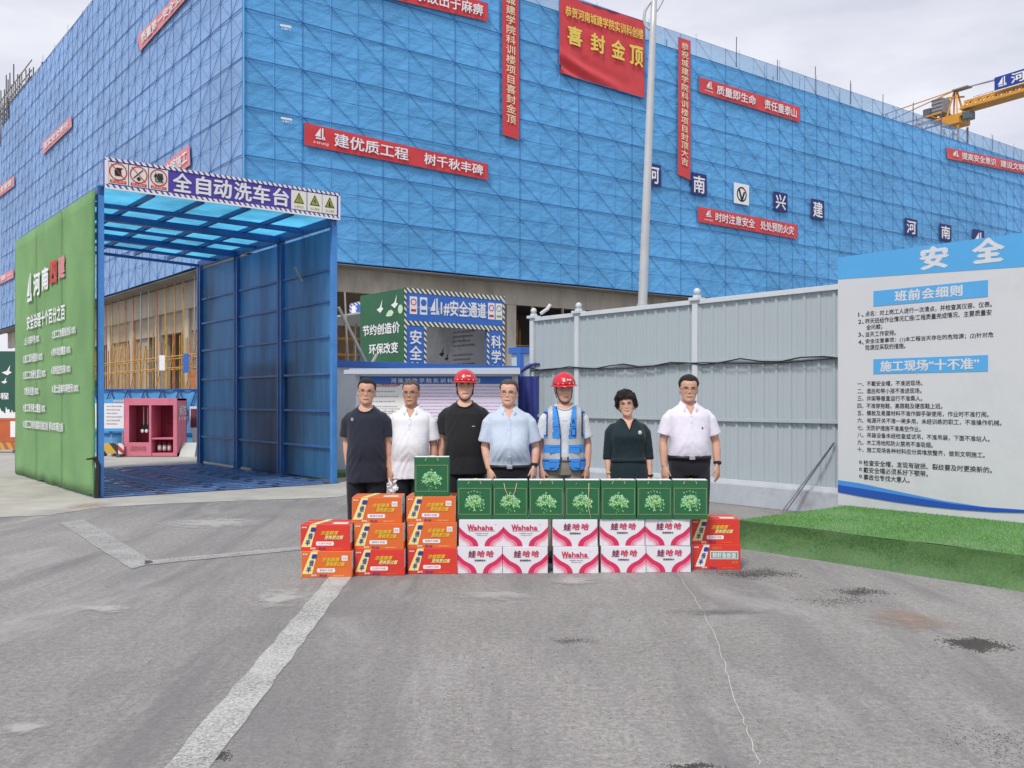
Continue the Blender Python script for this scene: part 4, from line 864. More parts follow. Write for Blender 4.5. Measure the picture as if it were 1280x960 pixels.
# raking timber poles on the cabin roof
for (x0, y0, x1, y1), lab in (((423, 384, 460, 458), 'long pale pole leaning left from the cabin roof'), ((463, 458, 471, 443), 'short pale pole leaning right on the cabin roof'), ((431, 365, 435, 453), 'thin upright pale pole left of the green portal side')):
    P_ = FA @ Vector((9.5, 17.2, 0)); a = on_plane(x0, y0, P_, -VA); b_ = on_plane(x1, y1, P_, -VA); t = thing('leaning_pole', lab, 'pole', b_); mb = MB(); mb.tube(a, b_, .035 if x1 != 435 else .02, 7); mb.build('pole_tube', mat('weathered_pole', (.42, .38, .31), .7, .2, 4), t)
# notice display with canopy
nd = thing('notice_display', 'notice display under a thin white canopy with blue title strip behind the people', 'notice display', (-.8, 16.2, 0))
DY = 16.2
def dpx(x, y, dy=DY): return on_plane(x, y, (0, dy, 0), (0, 1, 0))
Qd = [dpx(447, 610), dpx(643, 610), dpx(643, 468), dpx(447, 468)]; 
for q in Qd[:2]: q.z = .35
mb = MB(); qrect(mb, Qd, 0, 0, 1, 1, 0, 0, .05); mb.build('display_panel', mat('display_white', (.78, .74, .82), .5, .04, 1), nd)
for x in (448, 645):
    p = dpx(x, 500); mb = MB(); mb.box(p.x - .035, p.x + .035, DY - .07, DY + .03, 0, 2.0); mb.build('display_post', STEEL, nd, bevel=.004)
p0_, p1_ = dpx(434, 466), dpx(650, 466)
def canopy(u, v):
    x = p0_.x + (p1_.x - p0_.x) * u; return (x, DY - .30 + .6 * v, 1.975 + .09 * v + .015 * u)
mb = MB(); mb.grid(canopy, 12, 3); o = mb.build('canopy', mat('canopy_pale', (.40, .46, .56), .35, .05, 2), nd); md = o.modifiers.new('thick', 'SOLIDIFY'); md.thickness = .05
mb = MB(); mb.box(p0_.x, p1_.x, DY - .33, DY - .295, 1.95, 2.02); mb.build('canopy_edge', mat('canopy_edge_grey', (.50, .54, .60), .4), nd)
a0_, bb_, a1_, bt_ = px_r(450, 470.5, 640, 480, Qd); mb = MB(); qrect(mb, Qd, a0_, bb_, a1_, bt_, .006, 0, .006); mb.build('title_strip', BLUEP, nd)
tpx(nd, Qd, PRINTW, '河 南 城 建 学 院 实 训 科 创 楼 项 目', 489, 475.6, 600, 5.5, .01, .03)
mb = MB(); qrect(mb, Qd, .012, .02, .30, bb_ - .02, .006, 0, .006); mb.build('paper_sheet', mat('paper_cream', (.82, .82, .78), .6), nd)
mb = MB(); qrect(mb, Qd, .33, .02, .985, bb_ - .02, .006, 0, .006); mb.build('paper_sheet', mat('paper_lilac', (.80, .72, .86), .6), nd)
INK = mat('print_purple_ink', (.20, .14, .30), .6)
say(nd, Qd, REDP, '农民工工资支付公示牌', .07, .875, .27, .90, .01, .02)
for i in range(9): say(nd, Qd, INK, '工程概况建设单位监理单位施工'[:(14 - i % 4 * 2)], .03 + .02 * (i % 3), .86 - i * .055, .26 - .02 * (i % 2), .875 - i * .055, .01)
mb = MB(); [qrect(mb, Qd, .04 + i * .045, .42, .043 + i * .045, .62, .009, 0) for i in range(6)]; [qrect(mb, Qd, .04, .42 + i * .05, .27, .424 + i * .05, .0105, 0) for i in range(5)]; mb.build('table_print', GREY, nd)
say(nd, Qd, INK, '公 示', .60, .895, .66, .925, .01)
body = '本工程位于河南城建学院内由河南四建承建总建筑面积地上五层结构形式为框架结构质量目标合格安全目标杜绝伤亡事故文明施工'
for i in range(20):
    k = (i * 7) % 12; say(nd, Qd, INK, (body + body)[k:k + (42 if i % 5 != 4 else 26)], .345, .86 - i * .036, .97 if i % 5 != 4 else .72, .872 - i * .036, .01)
# dark blue fabric canopy beside the fence end
BT = mat('royal_blue_fabric', (.02, .035, .24), .65, .15, 2, .2, 6, sheen=.3)
ct = thing('fabric_canopy', 'dark royal blue fabric canopy with hanging side folds next to the fence end', 'canopy', (.25, 16.6, 0))
mb = MB()
xa, xb = dpx(645, 470, 16.6).x, dpx(700, 470, 16.6).x
mb.grid(lambda u, v: (xa + (xb - xa) * u, 16.6 + .8 * v, 1.83 + .33 * math.sin(pi * min(1, .12 + u * .8)) + .03 * sin(v * 9)), 14, 6); o = mb.build('canopy_top', BT, ct, True); md = o.modifiers.new('thick', 'SOLIDIFY'); md.thickness = .02
mb = MB(); mb.grid(lambda u, v: (xa + .03 + (xb - xa) * u, 16.62 + .04 * sin(u * 40), 1.93 * v), 60, 4); mb.build('side_curtain', BT, ct, True)
mb = MB(); mb.grid(lambda u, v: (xa + .0 + .03 * sin(u * 30), 16.62 + .8 * u, 1.93 * v), 30, 4); mb.build('side_curtain', BT, ct, True)
# plants and turf roll beside the wash bay
LEAF = mat('leaf_green', (.05, .17, .04), .6, .35, 12)
def plant(x, y, n, h, lab):
    c = gnd(x, y); t = thing('leafy_plant', lab, 'plant', c)
    for i in range(n):
        a = random.uniform(0, 6.28); l = random.uniform(.5, 1) * h; d = Vector((cos(a), sin(a), 0)); mb = MB()
        s_ = Vector((-d.y, d.x, 0)) * .05 * (h / .5)
        P_ = [c + d * (l * .55 * q) + Vector((0, 0, l * (q - .45 * q * q * q) + .02)) for q in (0, .35, .7, 1)]
        vs = [P_[0] - s_ * .2, P_[0] + s_ * .2, P_[1] - s_, P_[1] + s_, P_[2] - s_ * .8, P_[2] + s_ * .8, P_[3]]
        mb.add(vs, [(0, 1, 3, 2), (2, 3, 5, 4), (4, 5, 6)]); mb.build('leaf', LEAF, t)
    mb = MB(); mb.path([c, c + Vector((0, 0, h * .5))], [.02, .01], 6); mb.build('stem', LEAF, t)
plant(427, 590, 26, .48, 'small leafy green plant at the foot of the cabin beside the wash bay post'); plant(437, 588, 18, .3, 'low green plant behind the man in navy at the cabin foot')
tm = thing('turf_mat', 'green turf mat at the foot of the pale cabin', 'turf mat', FA @ Vector((8.7, 16.2, 0)), TH_A)
mb = MB(FA); mb.grid(lambda u, v: (8.05 + 2.2 * u, 15.9 + .66 * v, .10 + .02 * noise.noise(Vector((u * 6, v * 6, 1)))), 12, 5); mb.build('mat_top', TURF, tm, True)
mb = MB(FA); mb.box(8.05, 10.25, 15.9, 16.56, 0, .10); mb.build('mat_edge', TURFD, tm)

# ------------------------------------------------------------------ things behind / through the wash bay
def wbox(name, t, x0, x1, y0, y1, z0, z1, m, bevel=.003):
    mb = MB(); mb.box(x0, x1, y0, y1, z0, z1); return mb.build(name, m, t, bevel=bevel)
PINK = mat('faded_pink_steel', (.66, .19, .27), .5, .10, 1.5, dirt=(.45, .12, .16), ds=1.2); PINKD = mat('pink_interior', (.36, .05, .09), .55, .1, 2)
cy = 24.3
def cpx(x, y, d=cy): return on_plane(x, y, (0, d, 0), (0, 1, 0))
c0 = cpx(155, 571); c1 = cpx(221.5, 571); zt_ = cpx(155, 498).z
X0, X1 = c0.x, c1.x
fc = thing('fire_equipment_cabinet', 'pink fire fighting cabinet with shovels and extinguishers seen through the wash bay', 'cabinet', ((X0 + X1) / 2, cy, 0))
xm = cpx(188, 500).x
wbox('back_wall', fc, X0, X1, cy + .68, cy + .72, .02, zt_, PINKD); wbox('side_wall', fc, X0, X0 + .05, cy, cy + .68, .02, zt_, PINK); wbox('side_wall', fc, X1 - .05, X1, cy, cy + .68, .02, zt_, PINK)
wbox('top', fc, X0, X1, cy + .002, cy + .70, zt_ - .06, zt_ + .003, PINK); wbox('bottom', fc, X0, X1, cy + .002, cy + .68, .02, .10, PINK)
wbox('front_frame', fc, X0, X1, cy - .02, cy, zt_ - .18, zt_ + .005, PINK); wbox('front_frame', fc, X0, X0 + .14, cy - .02, cy, .02, zt_ - .18, PINK); wbox('front_frame', fc, X1 - .10, X1, cy - .02, cy, .02, zt_ - .18, PINK)
wbox('front_frame', fc, xm - .03, xm + .03, cy - .02, cy + .66, .02, zt_ - .18, PINK); wbox('sand_bin_front', fc, X0 + .14, xm - .03, cy - .018, cy + .02, .02, .38, PINK); wbox('shelf', fc, xm + .03, X1 - .1, cy, cy + .66, .46, .50, PINK)
wbox('sand', fc, X0 + .14, xm - .03, cy + .02, cy + .6, .1, .34, mat('sand', (.45, .36, .26), .9, .2, 20))
SIDEX = X1 + .001
Qc = [Vector((X1 + .004, cy, 0)), Vector((X1 + .004, cy + .72, 0)), Vector((X1 + .004, cy + .72, zt_)), Vector((X1 + .004, cy, zt_))]
say(fc, Qc, PRINTW, '消防', .12, .72, .88, .88, .002, .02); say(fc, Qc, PRINTW, '119', .15, .62, .85, .68, .002, .02)
Qf = [Vector((X0, cy - .022, 0)), Vector((X1, cy - .022, 0)), Vector((X1, cy - .022, zt_)), Vector((X0, cy - .022, zt_))]
say(fc, Qf, PINKB, '消防沙箱', .12, .10, .42, .19, .002, .02)
for i in range(3):
    x = X0 + .36 + i * .11; t = thing('fire_shovel', ('left', 'middle', 'right')[i] + ' shovel of the three hanging in the pink cabinet', 'shovel', (x, cy + .4, .7), 0, 'shovels in the pink cabinet')
    mb = MB(); mb.tube((x, cy + .4, .82), (x, cy + .4, 1.32), .014, 6); mb.build('handle', IVORY, t); mb = MB(); mb.rings([(x, cy + .4, .86, .05, .012), (x, cy + .4, .78, .07, .014), (x, cy + .4, .70, .055, .012), (x, cy + .4, .64, .01, .005)], 10); mb.build('blade', BLACK, t)
    mb = MB(); mb.ball((x - .01, cy + .33, .67), (.045, .02, .05), 8, 5); mb.build('white_tip', WHITE, t)
for i in range(3):
    x = xm + .17 + i * .13; t = thing('fire_extinguisher', ('left', 'middle', 'right')[i] + ' extinguisher with a white label on the floor of the pink cabinet', 'extinguisher', (x, cy + .2, .1), 0, 'extinguishers in the pink cabinet')
    mb = MB(); mb.rings([(x, cy + .2, .10, .048, .048), (x, cy + .2, .34, .048, .048), (x, cy + .2, .38, .03, .03), (x, cy + .2, .41, .014, .014)], 12); mb.build('cylinder_body', mat('dark_red_paint', (.25, .02, .03), .35), t, True)
    mb = MB(); mb.rings([(x, cy + .2, .16, .0495, .0495), (x, cy + .2, .30, .0495, .0495)], 12); mb.build('paper_label', PRINTW, t, True)
    mb = MB(); mb.box(x - .03, x + .03, cy + .19, cy + .21, .41, .44); mb.build('handle', BLACK, t)
hk = thing('tool_rack', 'dark red rack of hooks at the upper right inside the pink cabinet', 'rack', (xm + .4, cy + .5, .9))
for i in range(5): mb = MB(); z = 1.28 - i * .10; mb.path([(xm + .18, cy + .5, z), (xm + .52, cy + .45, z - .04), (xm + .55, cy + .45, z + .01)], .014, 5); mb.build('hook', mat('rack_dark_red', (.18, .02, .04), .5), hk)
for x in (.22, .50): mb = MB(); mb.tube((xm + x, cy + .52, .78), (xm + x, cy + .52, 1.34), .016, 5); mb.build('rack_rail', PINKD, hk)
# blue netted hoarding behind
HB = mat('hoarding_blue', (.10, .33, .62), .6, .2, 1.5, .4, 5); HBD = mat('hoarding_frame_blue', (.03, .10, .35), .5)
ho = thing('blue_hoarding', 'low blue hoarding with zigzag frame behind the pink cabinet', 'hoarding', (-10, 26.3, 0))
ha = cpx(96, 560, 26.3); hb = cpx(268, 560, 26.3); hz = cpx(200, 487, 26.3).z
n = 8
for i in range(n):
    x0 = ha.x + (hb.x - ha.x) * i / n; x1 = ha.x + (hb.x - ha.x) * (i + 1) / n
    sd_ = i * 3.3
    mb = MB(); mb.grid(lambda u, v: (x0 + (x1 - x0 - .015) * u, 26.3 - .04 * noise.noise(Vector((u * 3, v * 4, sd_))) * min(1, 6 * min(u, 1 - u)), hz * v), 6, 10); mb.build('hoarding_panel', HB, ho, True)
    for (p, q) in (((x0, hz), ((x0 + x1) / 2, hz * .62)), (((x0 + x1) / 2, hz * .62), (x1, hz)), ((x0, hz * .3), ((x0 + x1) / 2, hz * .62)), (((x0 + x1) / 2, hz * .62), (x1, hz * .3))):
        mb = MB(); mb.tube((p[0], 26.25, p[1]), (q[0], 26.25, q[1]), .018, 4); mb.build('diagonal_bar', HBD, ho)
for z in (hz, hz * .3): mb = MB(); mb.tube((ha.x, 26.26, z), (hb.x, 26.26, z), .025, 5); mb.build('rail', HBD, ho)
nb = thing('rules_board', 'white and blue rules board left of the pink cabinet', 'notice board', cpx(143, 560, 25.6))
Qn = [cpx(118, 539, 25.6), cpx(156, 539, 25.6), cpx(156, 499, 25.6), cpx(118, 499, 25.6)]
mb = MB(); qrect(mb, Qn, 0, 0, 1, 1, 0, 0, .04); mb.build('board_panel', WHITE, nb); mb = MB(); qrect(mb, Qn, 0, .88, 1, 1, .006, 0, .01); mb.build('title_strip', SKYBLUE, nb); mb = MB(); qrect(mb, Qn, 0, 0, 1, .09, .006, 0, .01); mb.build('bottom_strip', SKYBLUE, nb)
say(nb, Qn, PRINTW, '消防制度牌', .62, .90, .98, .98, .01, .02)
for i in range(6): say(nb, Qn, BLACK, '严格执行消防安全管理规定'[:12 - i % 3 * 2], .38, .76 - i * .11, .92 - .08 * (i % 3), .80 - i * .11, .01)
for x in (.08, .92): a = qpt(Qn, x, 0); mb = MB(); mb.tube(a + Vector((0, .03, .1)), (a.x, a.y + .03, 0), .025, 6); mb.build('board_leg', STEEL, nb)
YB = stripes('yellow_black_hazard', (.62, .40, .06), (.05, .045, .04), 2.2, (1, 0, .8), .62); RW = stripes('red_white_hazard', (.72, .70, .70), (.5, .05, .06), 4.0, (.9, 0, 1), .5)
def barrier(x0, x1, yb, yt, d, lab, m, name='barrier'):
    p = cpx(x0, yb, d); q = cpx(x1, yt, d); t = thing(name, lab, 'barrier', ((p.x + q.x) / 2, d, 0)); wbox('barrier_panel', t, p.x, q.x, d - .02, d + .02, .08, q.z, m); 
    for x in (p.x + .05, q.x - .05): wbox('foot', t, x - .03, x + .03, d - .2, d + .2, 0, .08, DARKST)
barrier(126, 147, 571, 554, 24.5, 'yellow and black barrier left of the pink cabinet', YB); barrier(148, 155, 571, 554, 24.2, 'narrow red and white chevron barrier touching the pink cabinet', RW)
t = thing('leaning_sheet', 'grey panel leaning against the right side of the pink cabinet', 'panel', cpx(236, 571, 24.6)); Q = [cpx(223, 572, 24.2), cpx(243, 572, 24.2), cpx(246, 553, 24.6), cpx(229, 553, 24.6)]
mb = MB(); qrect(mb, Q, 0, 0, 1, 1, 0, 0, .03); mb.build('panel_sheet', mat('grey_panel', (.48, .50, .48), .6, .1, 3), t, bevel=.01)
t = thing('notice_stand', 'small white framed notice stand with a dark red picture right of the pink cabinet', 'sign', cpx(242, 571, 25.4)); Q = [cpx(237, 538, 25.4), cpx(251, 538, 25.4), cpx(251, 508, 25.4), cpx(237, 508, 25.4)]
mb = MB(); qrect(mb, Q, 0, 0, 1, 1, 0, 0, .05); mb.build('frame', WHITE, t); mb = MB(); qrect(mb, Q, .1, .12, .9, .9, .006, 0, .01); mb.build('picture', mat('picture_dark_red', (.16, .06, .09), .4, .5, 3), t)
a = (Q[0] + Q[1]) / 2; mb = MB(); mb.box(a.x - .07, a.x + .07, a.y - .03, a.y + .03, 0, a.z - .001); mb.build('stand_post', WHITE, t)
# posters on the scaffold behind the hoarding
for x, y0, y1, c in ((199, 444, 463, PRINTW), (229, 442, 466, BLUEP), (238, 462, 484, ORG)):
    Q = [cpx(x, y1, 29.5), cpx(x + 7, y1, 29.5), cpx(x + 7, y0, 29.5), cpx(x, y0, 29.5)]; t = thing('hanging_poster', {199: 'small white poster hanging on the yellow scaffold', 229: 'narrow blue poster hanging on the yellow scaffold', 238: 'orange panel at the foot of the yellow scaffold'}[x], 'poster', (Q[0] + Q[1]) / 2); mb = MB(); qrect(mb, Q, 0, 0, 1, 1, 0, 0, .02); mb.build('poster_sheet', c, t); mb = MB(); qline(mb, Q, (.5, 1), (.5, 1.8), .02, .0); mb.build('hanging_cord', BLACK, t)
# far left: dark green billboard and orange barriers
t = thing('green_billboard', 'dark green billboard with birds and white skyline at the left edge', 'billboard', cpx(0, 560, 31))
Q = [cpx(-120, 525, 31), cpx(30, 525, 31), cpx(30, 439, 31), cpx(-120, 439, 31)]
mb = MB(); qrect(mb, Q, 0, 0, 1, 1, 0, 0, .08); mb.build('billboard_panel', mat('deep_green_board', (.03, .10, .075), .5, .1, 1), t)
bird(Q, 8, 465, .32, t); bird(Q, 5, 477, .2, t); tpx(t, Q, PRINTW, '绿色工程', -32, 495, 11, 8, .01, .03)
sk = [(0, 0)]; 
for i in range(60): sk += [(i / 60, .10 + .10 * abs(noise.noise(Vector((i * .7, 2, 1)))) + .05 * (i % 3 == 0)), ((i + .8) / 60, .10 + .10 * abs(noise.noise(Vector((i * .7, 2, 1)))))]
mb = MB(); qpoly(mb, Q, sk + [(1, 0)], .01, 0); mb.build('skyline_print', PRINTW, t)
for a in (.1, .5, .9): p = qpt(Q, a, 0); mb = MB(); mb.tube(p + Vector((0, .1, .5)), (p.x, p.y + .1, 0), .05, 6); mb.build('billboard_post', DARKST, t)
ORB = mat('barrier_orange', (.50, .12, .045), .55, .15, 3); OY = stripes('orange_yellow_rails', (.60, .33, .08), (.42, .14, .05), 4.5, (1, 0, .5), .5)
x = cpx(27, 560, 26).x; k = 0
while k < 5:
    t = thing('orange_barrier', ('orange site barrier nearest the green wash bay wall', 'orange site barrier at the left edge of the picture', 'orange site barrier just beyond the left edge', 'orange site barrier far beyond the left edge, inner', 'orange site barrier far beyond the left edge, outer')[min(k, 4)], 'barrier', (x - .5, 26, 0), 0, 'orange barriers in a row')
    wbox('barrier_panel', t, x - .98, x, 25.98, 26.02, .32, .95, ORB); wbox('lower_rails', t, x - .98, x, 25.97, 26.03, .10, .30, OY); wbox('top_rail', t, x - 1.0, x + .01, 25.96, 26.04, .955, .99, ORB)
    for q in (.12, .68): wbox('white_label', t, x - q - .18, x - q, 25.965, 25.978, .45, .90, PRINTW)
    wbox('foot', t, x - .9, x - .84, 25.8, 26.2, 0, .1, DARKST); wbox('foot', t, x - .15, x - .09, 25.8, 26.2, 0, .1, DARKST)
    x -= 1.02; k += 1
dk = thing('dark_hoarding', 'dark hoarding strip under the billboard at the left edge', 'hoarding', cpx(0, 560, 33)); wbox('hoarding_wall', dk, cpx(-400, 500, 33).x, cpx(125, 500, 33).x, 33, 33.1, 0, 2.2, mat('dark_hoarding_green', (.02, .06, .06), .7, .2, 1))

# ------------------------------------------------------------------ tower crane
CRY = mat('crane_yellow', (.62, .30, .04), .45, .12, 1); CRG = mat('crane_grey', (.26, .26, .28), .5, .1, 2)
cc = Vector((45.8, 95, 0)); cr_ = thing('tower_crane', 'yellow tower crane with a blue name board behind the roof at right', 'crane', cc, math.atan2(-.855, .52))
FC = frame(cc, math.atan2(-.855, .52)); ZJ = 31.55
def lat(name, x0, x1, z0, w_, h_, step, m, r=.07, tri=False):
    mb = MB(FC); n = int(abs(x1 - x0) / step); s_ = 1 if x1 > x0 else -1
    ch = [(-w_ / 2, z0), (w_ / 2, z0)] + ([(0, z0 + h_)] if tri else [(-w_ / 2, z0 + h_), (w_ / 2, z0 + h_)])
    for y, z in ch: mb.bar((x0, y, z), (x1, y, z), r * 1.6, r * 1.6)
    o = mb.build(name + '_chord', m, cr_)
    mb = MB(FC)
    for i in range(n):
        xa_ = x0 + s_ * i * step; xb_ = xa_ + s_ * step
        if tri:
            for y in (-w_ / 2, w_ / 2): mb.tube((xa_, y, z0), ((xa_ + xb_) / 2, 0, z0 + h_), r * .5, 4); mb.tube(((xa_ + xb_) / 2, 0, z0 + h_), (xb_, y, z0), r * .5, 4)
        else:
            for y in (-w_ / 2, w_ / 2): mb.tube((xa_, y, z0), (xb_, y, z0 + h_), r * .5, 4)
        mb.tube((xa_, -w_ / 2, z0), (xb_, w_ / 2, z0), r * .5, 4)
    o2 = mb.build(name + '_lattice', m, cr_); o2['kind'] = 'stuff'
mb = MB(FC)
for sx_ in (-.8, .8):
    for sy_ in (-.8, .8): mb.bar((sx_, sy_, 0), (sx_, sy_, ZJ - 2), .16, .16)
mb.build('mast_legs', CRY, cr_)
mb = MB(FC)
for k in range(19):
    z = k * 1.55
    for (p, q) in (((-.8, -.8), (.8, -.8)), ((.8, -.8), (.8, .8)), ((.8, .8), (-.8, .8)), ((-.8, .8), (-.8, -.8))): mb.tube((*p, z), (*q, z + 1.55), .05, 4); mb.tube((*p, z), (*q, z), .05, 4)
o = mb.build('mast_lattice', CRY, cr_); o['kind'] = 'stuff'
mb = MB(FC); mb.box(-1.0, 1.0, -1.0, 1.0, ZJ - 1.8, ZJ - 1.1); mb.build('slewing_ring', CRY, cr_, bevel=.05)
mb = MB(FC); mb.box(-2.0, 1.2, -.8, .8, ZJ - 1.1, ZJ - .75); mb.build('slewing_platform', CRY, cr_, bevel=.05)
mb = MB(FC); [mb.bar(p, q, .15, .15) for p, q in (((-.6, -.6, ZJ - .8), (-.1, 0, ZJ + 1.95)), ((.6, -.6, ZJ - .8), (.1, 0, ZJ + 1.95)), ((-.6, .6, ZJ - .8), (-.1, 0, ZJ + 1.95)), ((.6, .6, ZJ - .8), (.1, 0, ZJ + 1.95)), ((-.6, -.6, ZJ + 1.2), (.6, .6, ZJ + 1.2)))]; mb.build('tower_head', CRY, cr_)
mb = MB(FC); mb.box(-.1, 1.6, -.5, .4, ZJ + 1.8, ZJ + 1.92); mb.build('head_platform', CRG, cr_)
mb = MB(FC); mb.box(-2.2, -1.0, -.8, .7, ZJ - .15, ZJ + 1.4); mb.build('machine_box', CRG, cr_, bevel=.05)
for i in range(4): mb = MB(FC); mb.box(-2.23, -.98, -.84, -.8, ZJ + .05 + i * .38, ZJ + .11 + i * .38); mb.build('louvre', DARKST, cr_)
mb = MB(FC); mb.box(-3.3, -2.4, -.7, .6, ZJ - .2, ZJ + .7); mb.build('winch', mat('winch_dark', (.12, .12, .13), .5, .3, 2), cr_, bevel=.1)
mb = MB(FC); mb.box(1.3, 2.1, -.9, .1, ZJ - 1.6, ZJ - .8); mb.build('operator_cab', mat('cab_dark_glass', (.10, .13, .15), .2), cr_, bevel=.06)
lat('counter_jib', -1, -16, ZJ - .9, 1.6, .7, 1.5, CRY, .09)
mb = MB(FC); mb.box(-17, -14.4, -.8, .8, ZJ - 2.4, ZJ - .4); mb.build('counterweight', CRG, cr_)
lat('jib', 1, 52, ZJ - .3, 1.3, .72, .9, CRY, .16, True)
mb = MB(FC); mb.box(1, 52, -.9, .9, ZJ - .50, ZJ - .34); mb.build('jib_deck', CRY, cr_)
for i in range(12): mb = MB(FC); mb.tube((2 + i * 1.5, .7, ZJ - .3), (2 + i * 1.5, .7, ZJ + .95), .025, 4); mb.build('guard_post', CRG, cr_)
mb = MB(FC); mb.tube((1.5, .7, ZJ + .95), (19, .7, ZJ + .95), .025, 4); mb.build('guard_rail', CRG, cr_)
for q in ((22, ZJ + .6), (40, ZJ + .5)): mb = MB(FC); mb.tube((0, 0, ZJ + 1.95), (q[0], 0, q[1]), .045, 5); mb.build('pendant_cable', CRG, cr_)
for q in ((-8.2, ZJ + 1.7), (-15, ZJ - .2)): mb = MB(FC); mb.tube((0, 0, ZJ + 1.95), (q[0], 0, q[1]), .06, 5); mb.build('pendant_cable', CRY, cr_)
mb = MB(FC); mb.tube((-8.2, 0, ZJ + 1.7), (-15.5, 0, ZJ + 1.0), .06, 5); mb.tube((-8.2, 0, ZJ + 1.7), (-7.4, 0, ZJ - .3), .05, 5); mb.tube((-8.2, 0, ZJ + 1.7), (-9.3, 0, ZJ - .3), .05, 5); mb.build('counter_strut', CRG, cr_)
QN = [FC @ Vector(p) for p in ((4.7, -.92, ZJ + .42), (16, -.92, ZJ + .42), (16, -.92, ZJ + 1.65), (4.7, -.92, ZJ + 1.65))]
mb = MB(); qrect(mb, QN, 0, 0, 1, 1, 0, 0, .06); mb.build('name_board', mat('crane_board_blue', (.02, .05, .30), .5), cr_)
mb = MB(); logo(mb, QN, .03, .12, .11, .88, .02, 0); mb.build('emblem', PRINTW, cr_); say(cr_, QN, PRINTW, '河南四建', .15, .12, .66, .88, .02, .03)
# ------------------------------------------------------------------ cartons and bags in front
CO = mat('carton_orange', (.70, .145, .03), .5, .05, 3, spec=.4); CRD = mat('carton_red', (.66, .045, .03), .5, .05, 3, spec=.4); CW = mat('carton_white', (.72, .71, .75), .55, .03, 3); CBR = mat('carton_board', (.50, .36, .22), .8, .08, 6)
YPR = mat('print_bright_yellow', (.80, .55, .05), .5); PALEY = mat('print_pale_yellow', (.82, .72, .30), .5); NB = mat('print_deep_blue', (.02, .05, .30), .5); TEAL = mat('print_teal', (.10, .36, .42), .5); ORL = mat('print_light_orange', (.80, .26, .06), .5)
def cube_obj(name, w_, d, h, mats, par, faces=None):
    mb = MB(); mb.box(-w_ / 2, w_ / 2, 0, d, 0, h)
    if faces: mb.m = faces
    return mb.build(name, mats, par, bevel=.004)
def carton_noodle(w_, h, d, red, teal=False):
    t = thing('noodle_carton', 'x', 'carton', (0, 0, 0)); MATW[t.name] = I4
    cube_obj('carton_box', w_, d, h, [CRD if red else CO, CW], t, [0, 0, 0, 1, 0, 1])
    Q = [Vector(p) for p in ((-w_ / 2, -.0005, 0), (w_ / 2, -.0005, 0), (w_ / 2, -.0005, h), (-w_ / 2, -.0005, h))]
    mb = MB(); qpoly(mb, Q, [(.015, .14), (.215, .14), (.325, .985), (.195, .985)] if not teal else [(.06, .12), (.25, .12), (.36, .985), (.24, .985)], .0015, 0, .001); mb.build('slanted_stripe', PALEY if not teal else IVORY, t)
    o = .03 if teal else 0
    for i, ch in enumerate('一倍半'):
        b_ = (.70, .45, .20)[i]; a = (.205, .150, .095)[i] + o; hh = (.10, .22, .22)[i]
        say(t, Q, NB, ch, a, b_ + (.06 if i == 0 else 0), a + .085, b_ + hh + (.06 if i == 0 else 0), .003, .04, slant=.02, step=.0005)
    say(t, Q, PRINTW, '康师傅', .03, .86, .13, .92, .002, .03, step=.0005)
    if teal:
        mb = MB(); qrect(mb, Q, .37, .42, .95, .74, .0015, 0, .001); mb.build('label_frame', IVORY, t); mb = MB(); qrect(mb, Q, .385, .45, .935, .71, .0025, 0, .001); mb.build('label_panel', TEAL, t)
        say(t, Q, IVORY, '鲜虾鱼板面', .42, .47, .90, .69, .0035, .03, step=.0005); say(t, Q, ORL, '超值大份', .42, .80, .62, .92, .002, .02, step=.0005); say(t, Q, ORL, '加倍', .82, .24, .94, .36, .002, .02, step=.0005)
    else:
        say(t, Q, YPR, '浓香醇厚', .40, .60, .74, .76, .002, .025, slant=.03, step=.0005); say(t, Q, PALEY if red else YPR, '更爽更过瘾', .48, .44, .84, .59, .002, .035, slant=.03, step=.0005)
        mb = MB(); qpoly(mb, Q, [(.33 + .018 * cos(a), .275 + .075 * sin(a)) for a in [pi / 2 + pi * i / 8 for i in range(9)]] + [(.65 + .018 * cos(a), .275 + .075 * sin(a)) for a in [-pi / 2 + pi * i / 8 for i in range(9)]], .0015, 0, .001); mb.build('flavour_pill', PRINTW, t)
        say(t, Q, mat('pill_ink', (.12, .08, .07), .6) if not red else REDP, '香辣牛肉面' if not red else '红烧牛肉面', .36, .235, .625, .32, .002)
        if not red or random.random() < .4: mb = MB(); qrect(mb, Q, .80, .64, .915, .83, .0015, 0, .001); mb.build('white_sticker', PRINTW, t); say(t, Q, GREY, '检验', .815, .68, .90, .79, .0025, .0)
    say(t, Q, PRINTW, '康师傅', .20, .05, .30, .12, .002, .03, step=.0005); say(t, Q, NB, 'F1·N', .36, .035, .49, .12, .002, .03, slant=.015, step=.0005); say(t, Q, ORL if red else PALEY, '净含量 以实物为准', .63, .05, .84, .10, .002, .0)
    # top: stripe continues, white tape
    QT = [Vector(p) for p in ((-w_ / 2, 0, h + .0005), (w_ / 2, 0, h + .0005), (w_ / 2, d, h + .0005), (-w_ / 2, d, h + .0005))]
    mb = MB(); qpoly(mb, QT, [(.20, .01), (.33, .01), (.50, .99), (.38, .99)], .0012, 0, .001); mb.build('top_stripe', PALEY, t)
    mb = MB(); qrect(mb, QT, 0, .47, 1, .53, .0018, 0, .001); mb.build('packing_tape', mat('clear_tape', (.62, .50, .42), .2), t)
    mb = MB(); qrect(mb, QT, .62, .12, .92, .38, .0012, 0, .001); mb.build('top_label', IVORY, t)
    QR = [Vector(p) for p in ((w_ / 2 + .0005, 0, 0), (w_ / 2 + .0005, d, 0), (w_ / 2 + .0005, d, h), (w_ / 2 + .0005, 0, h))]
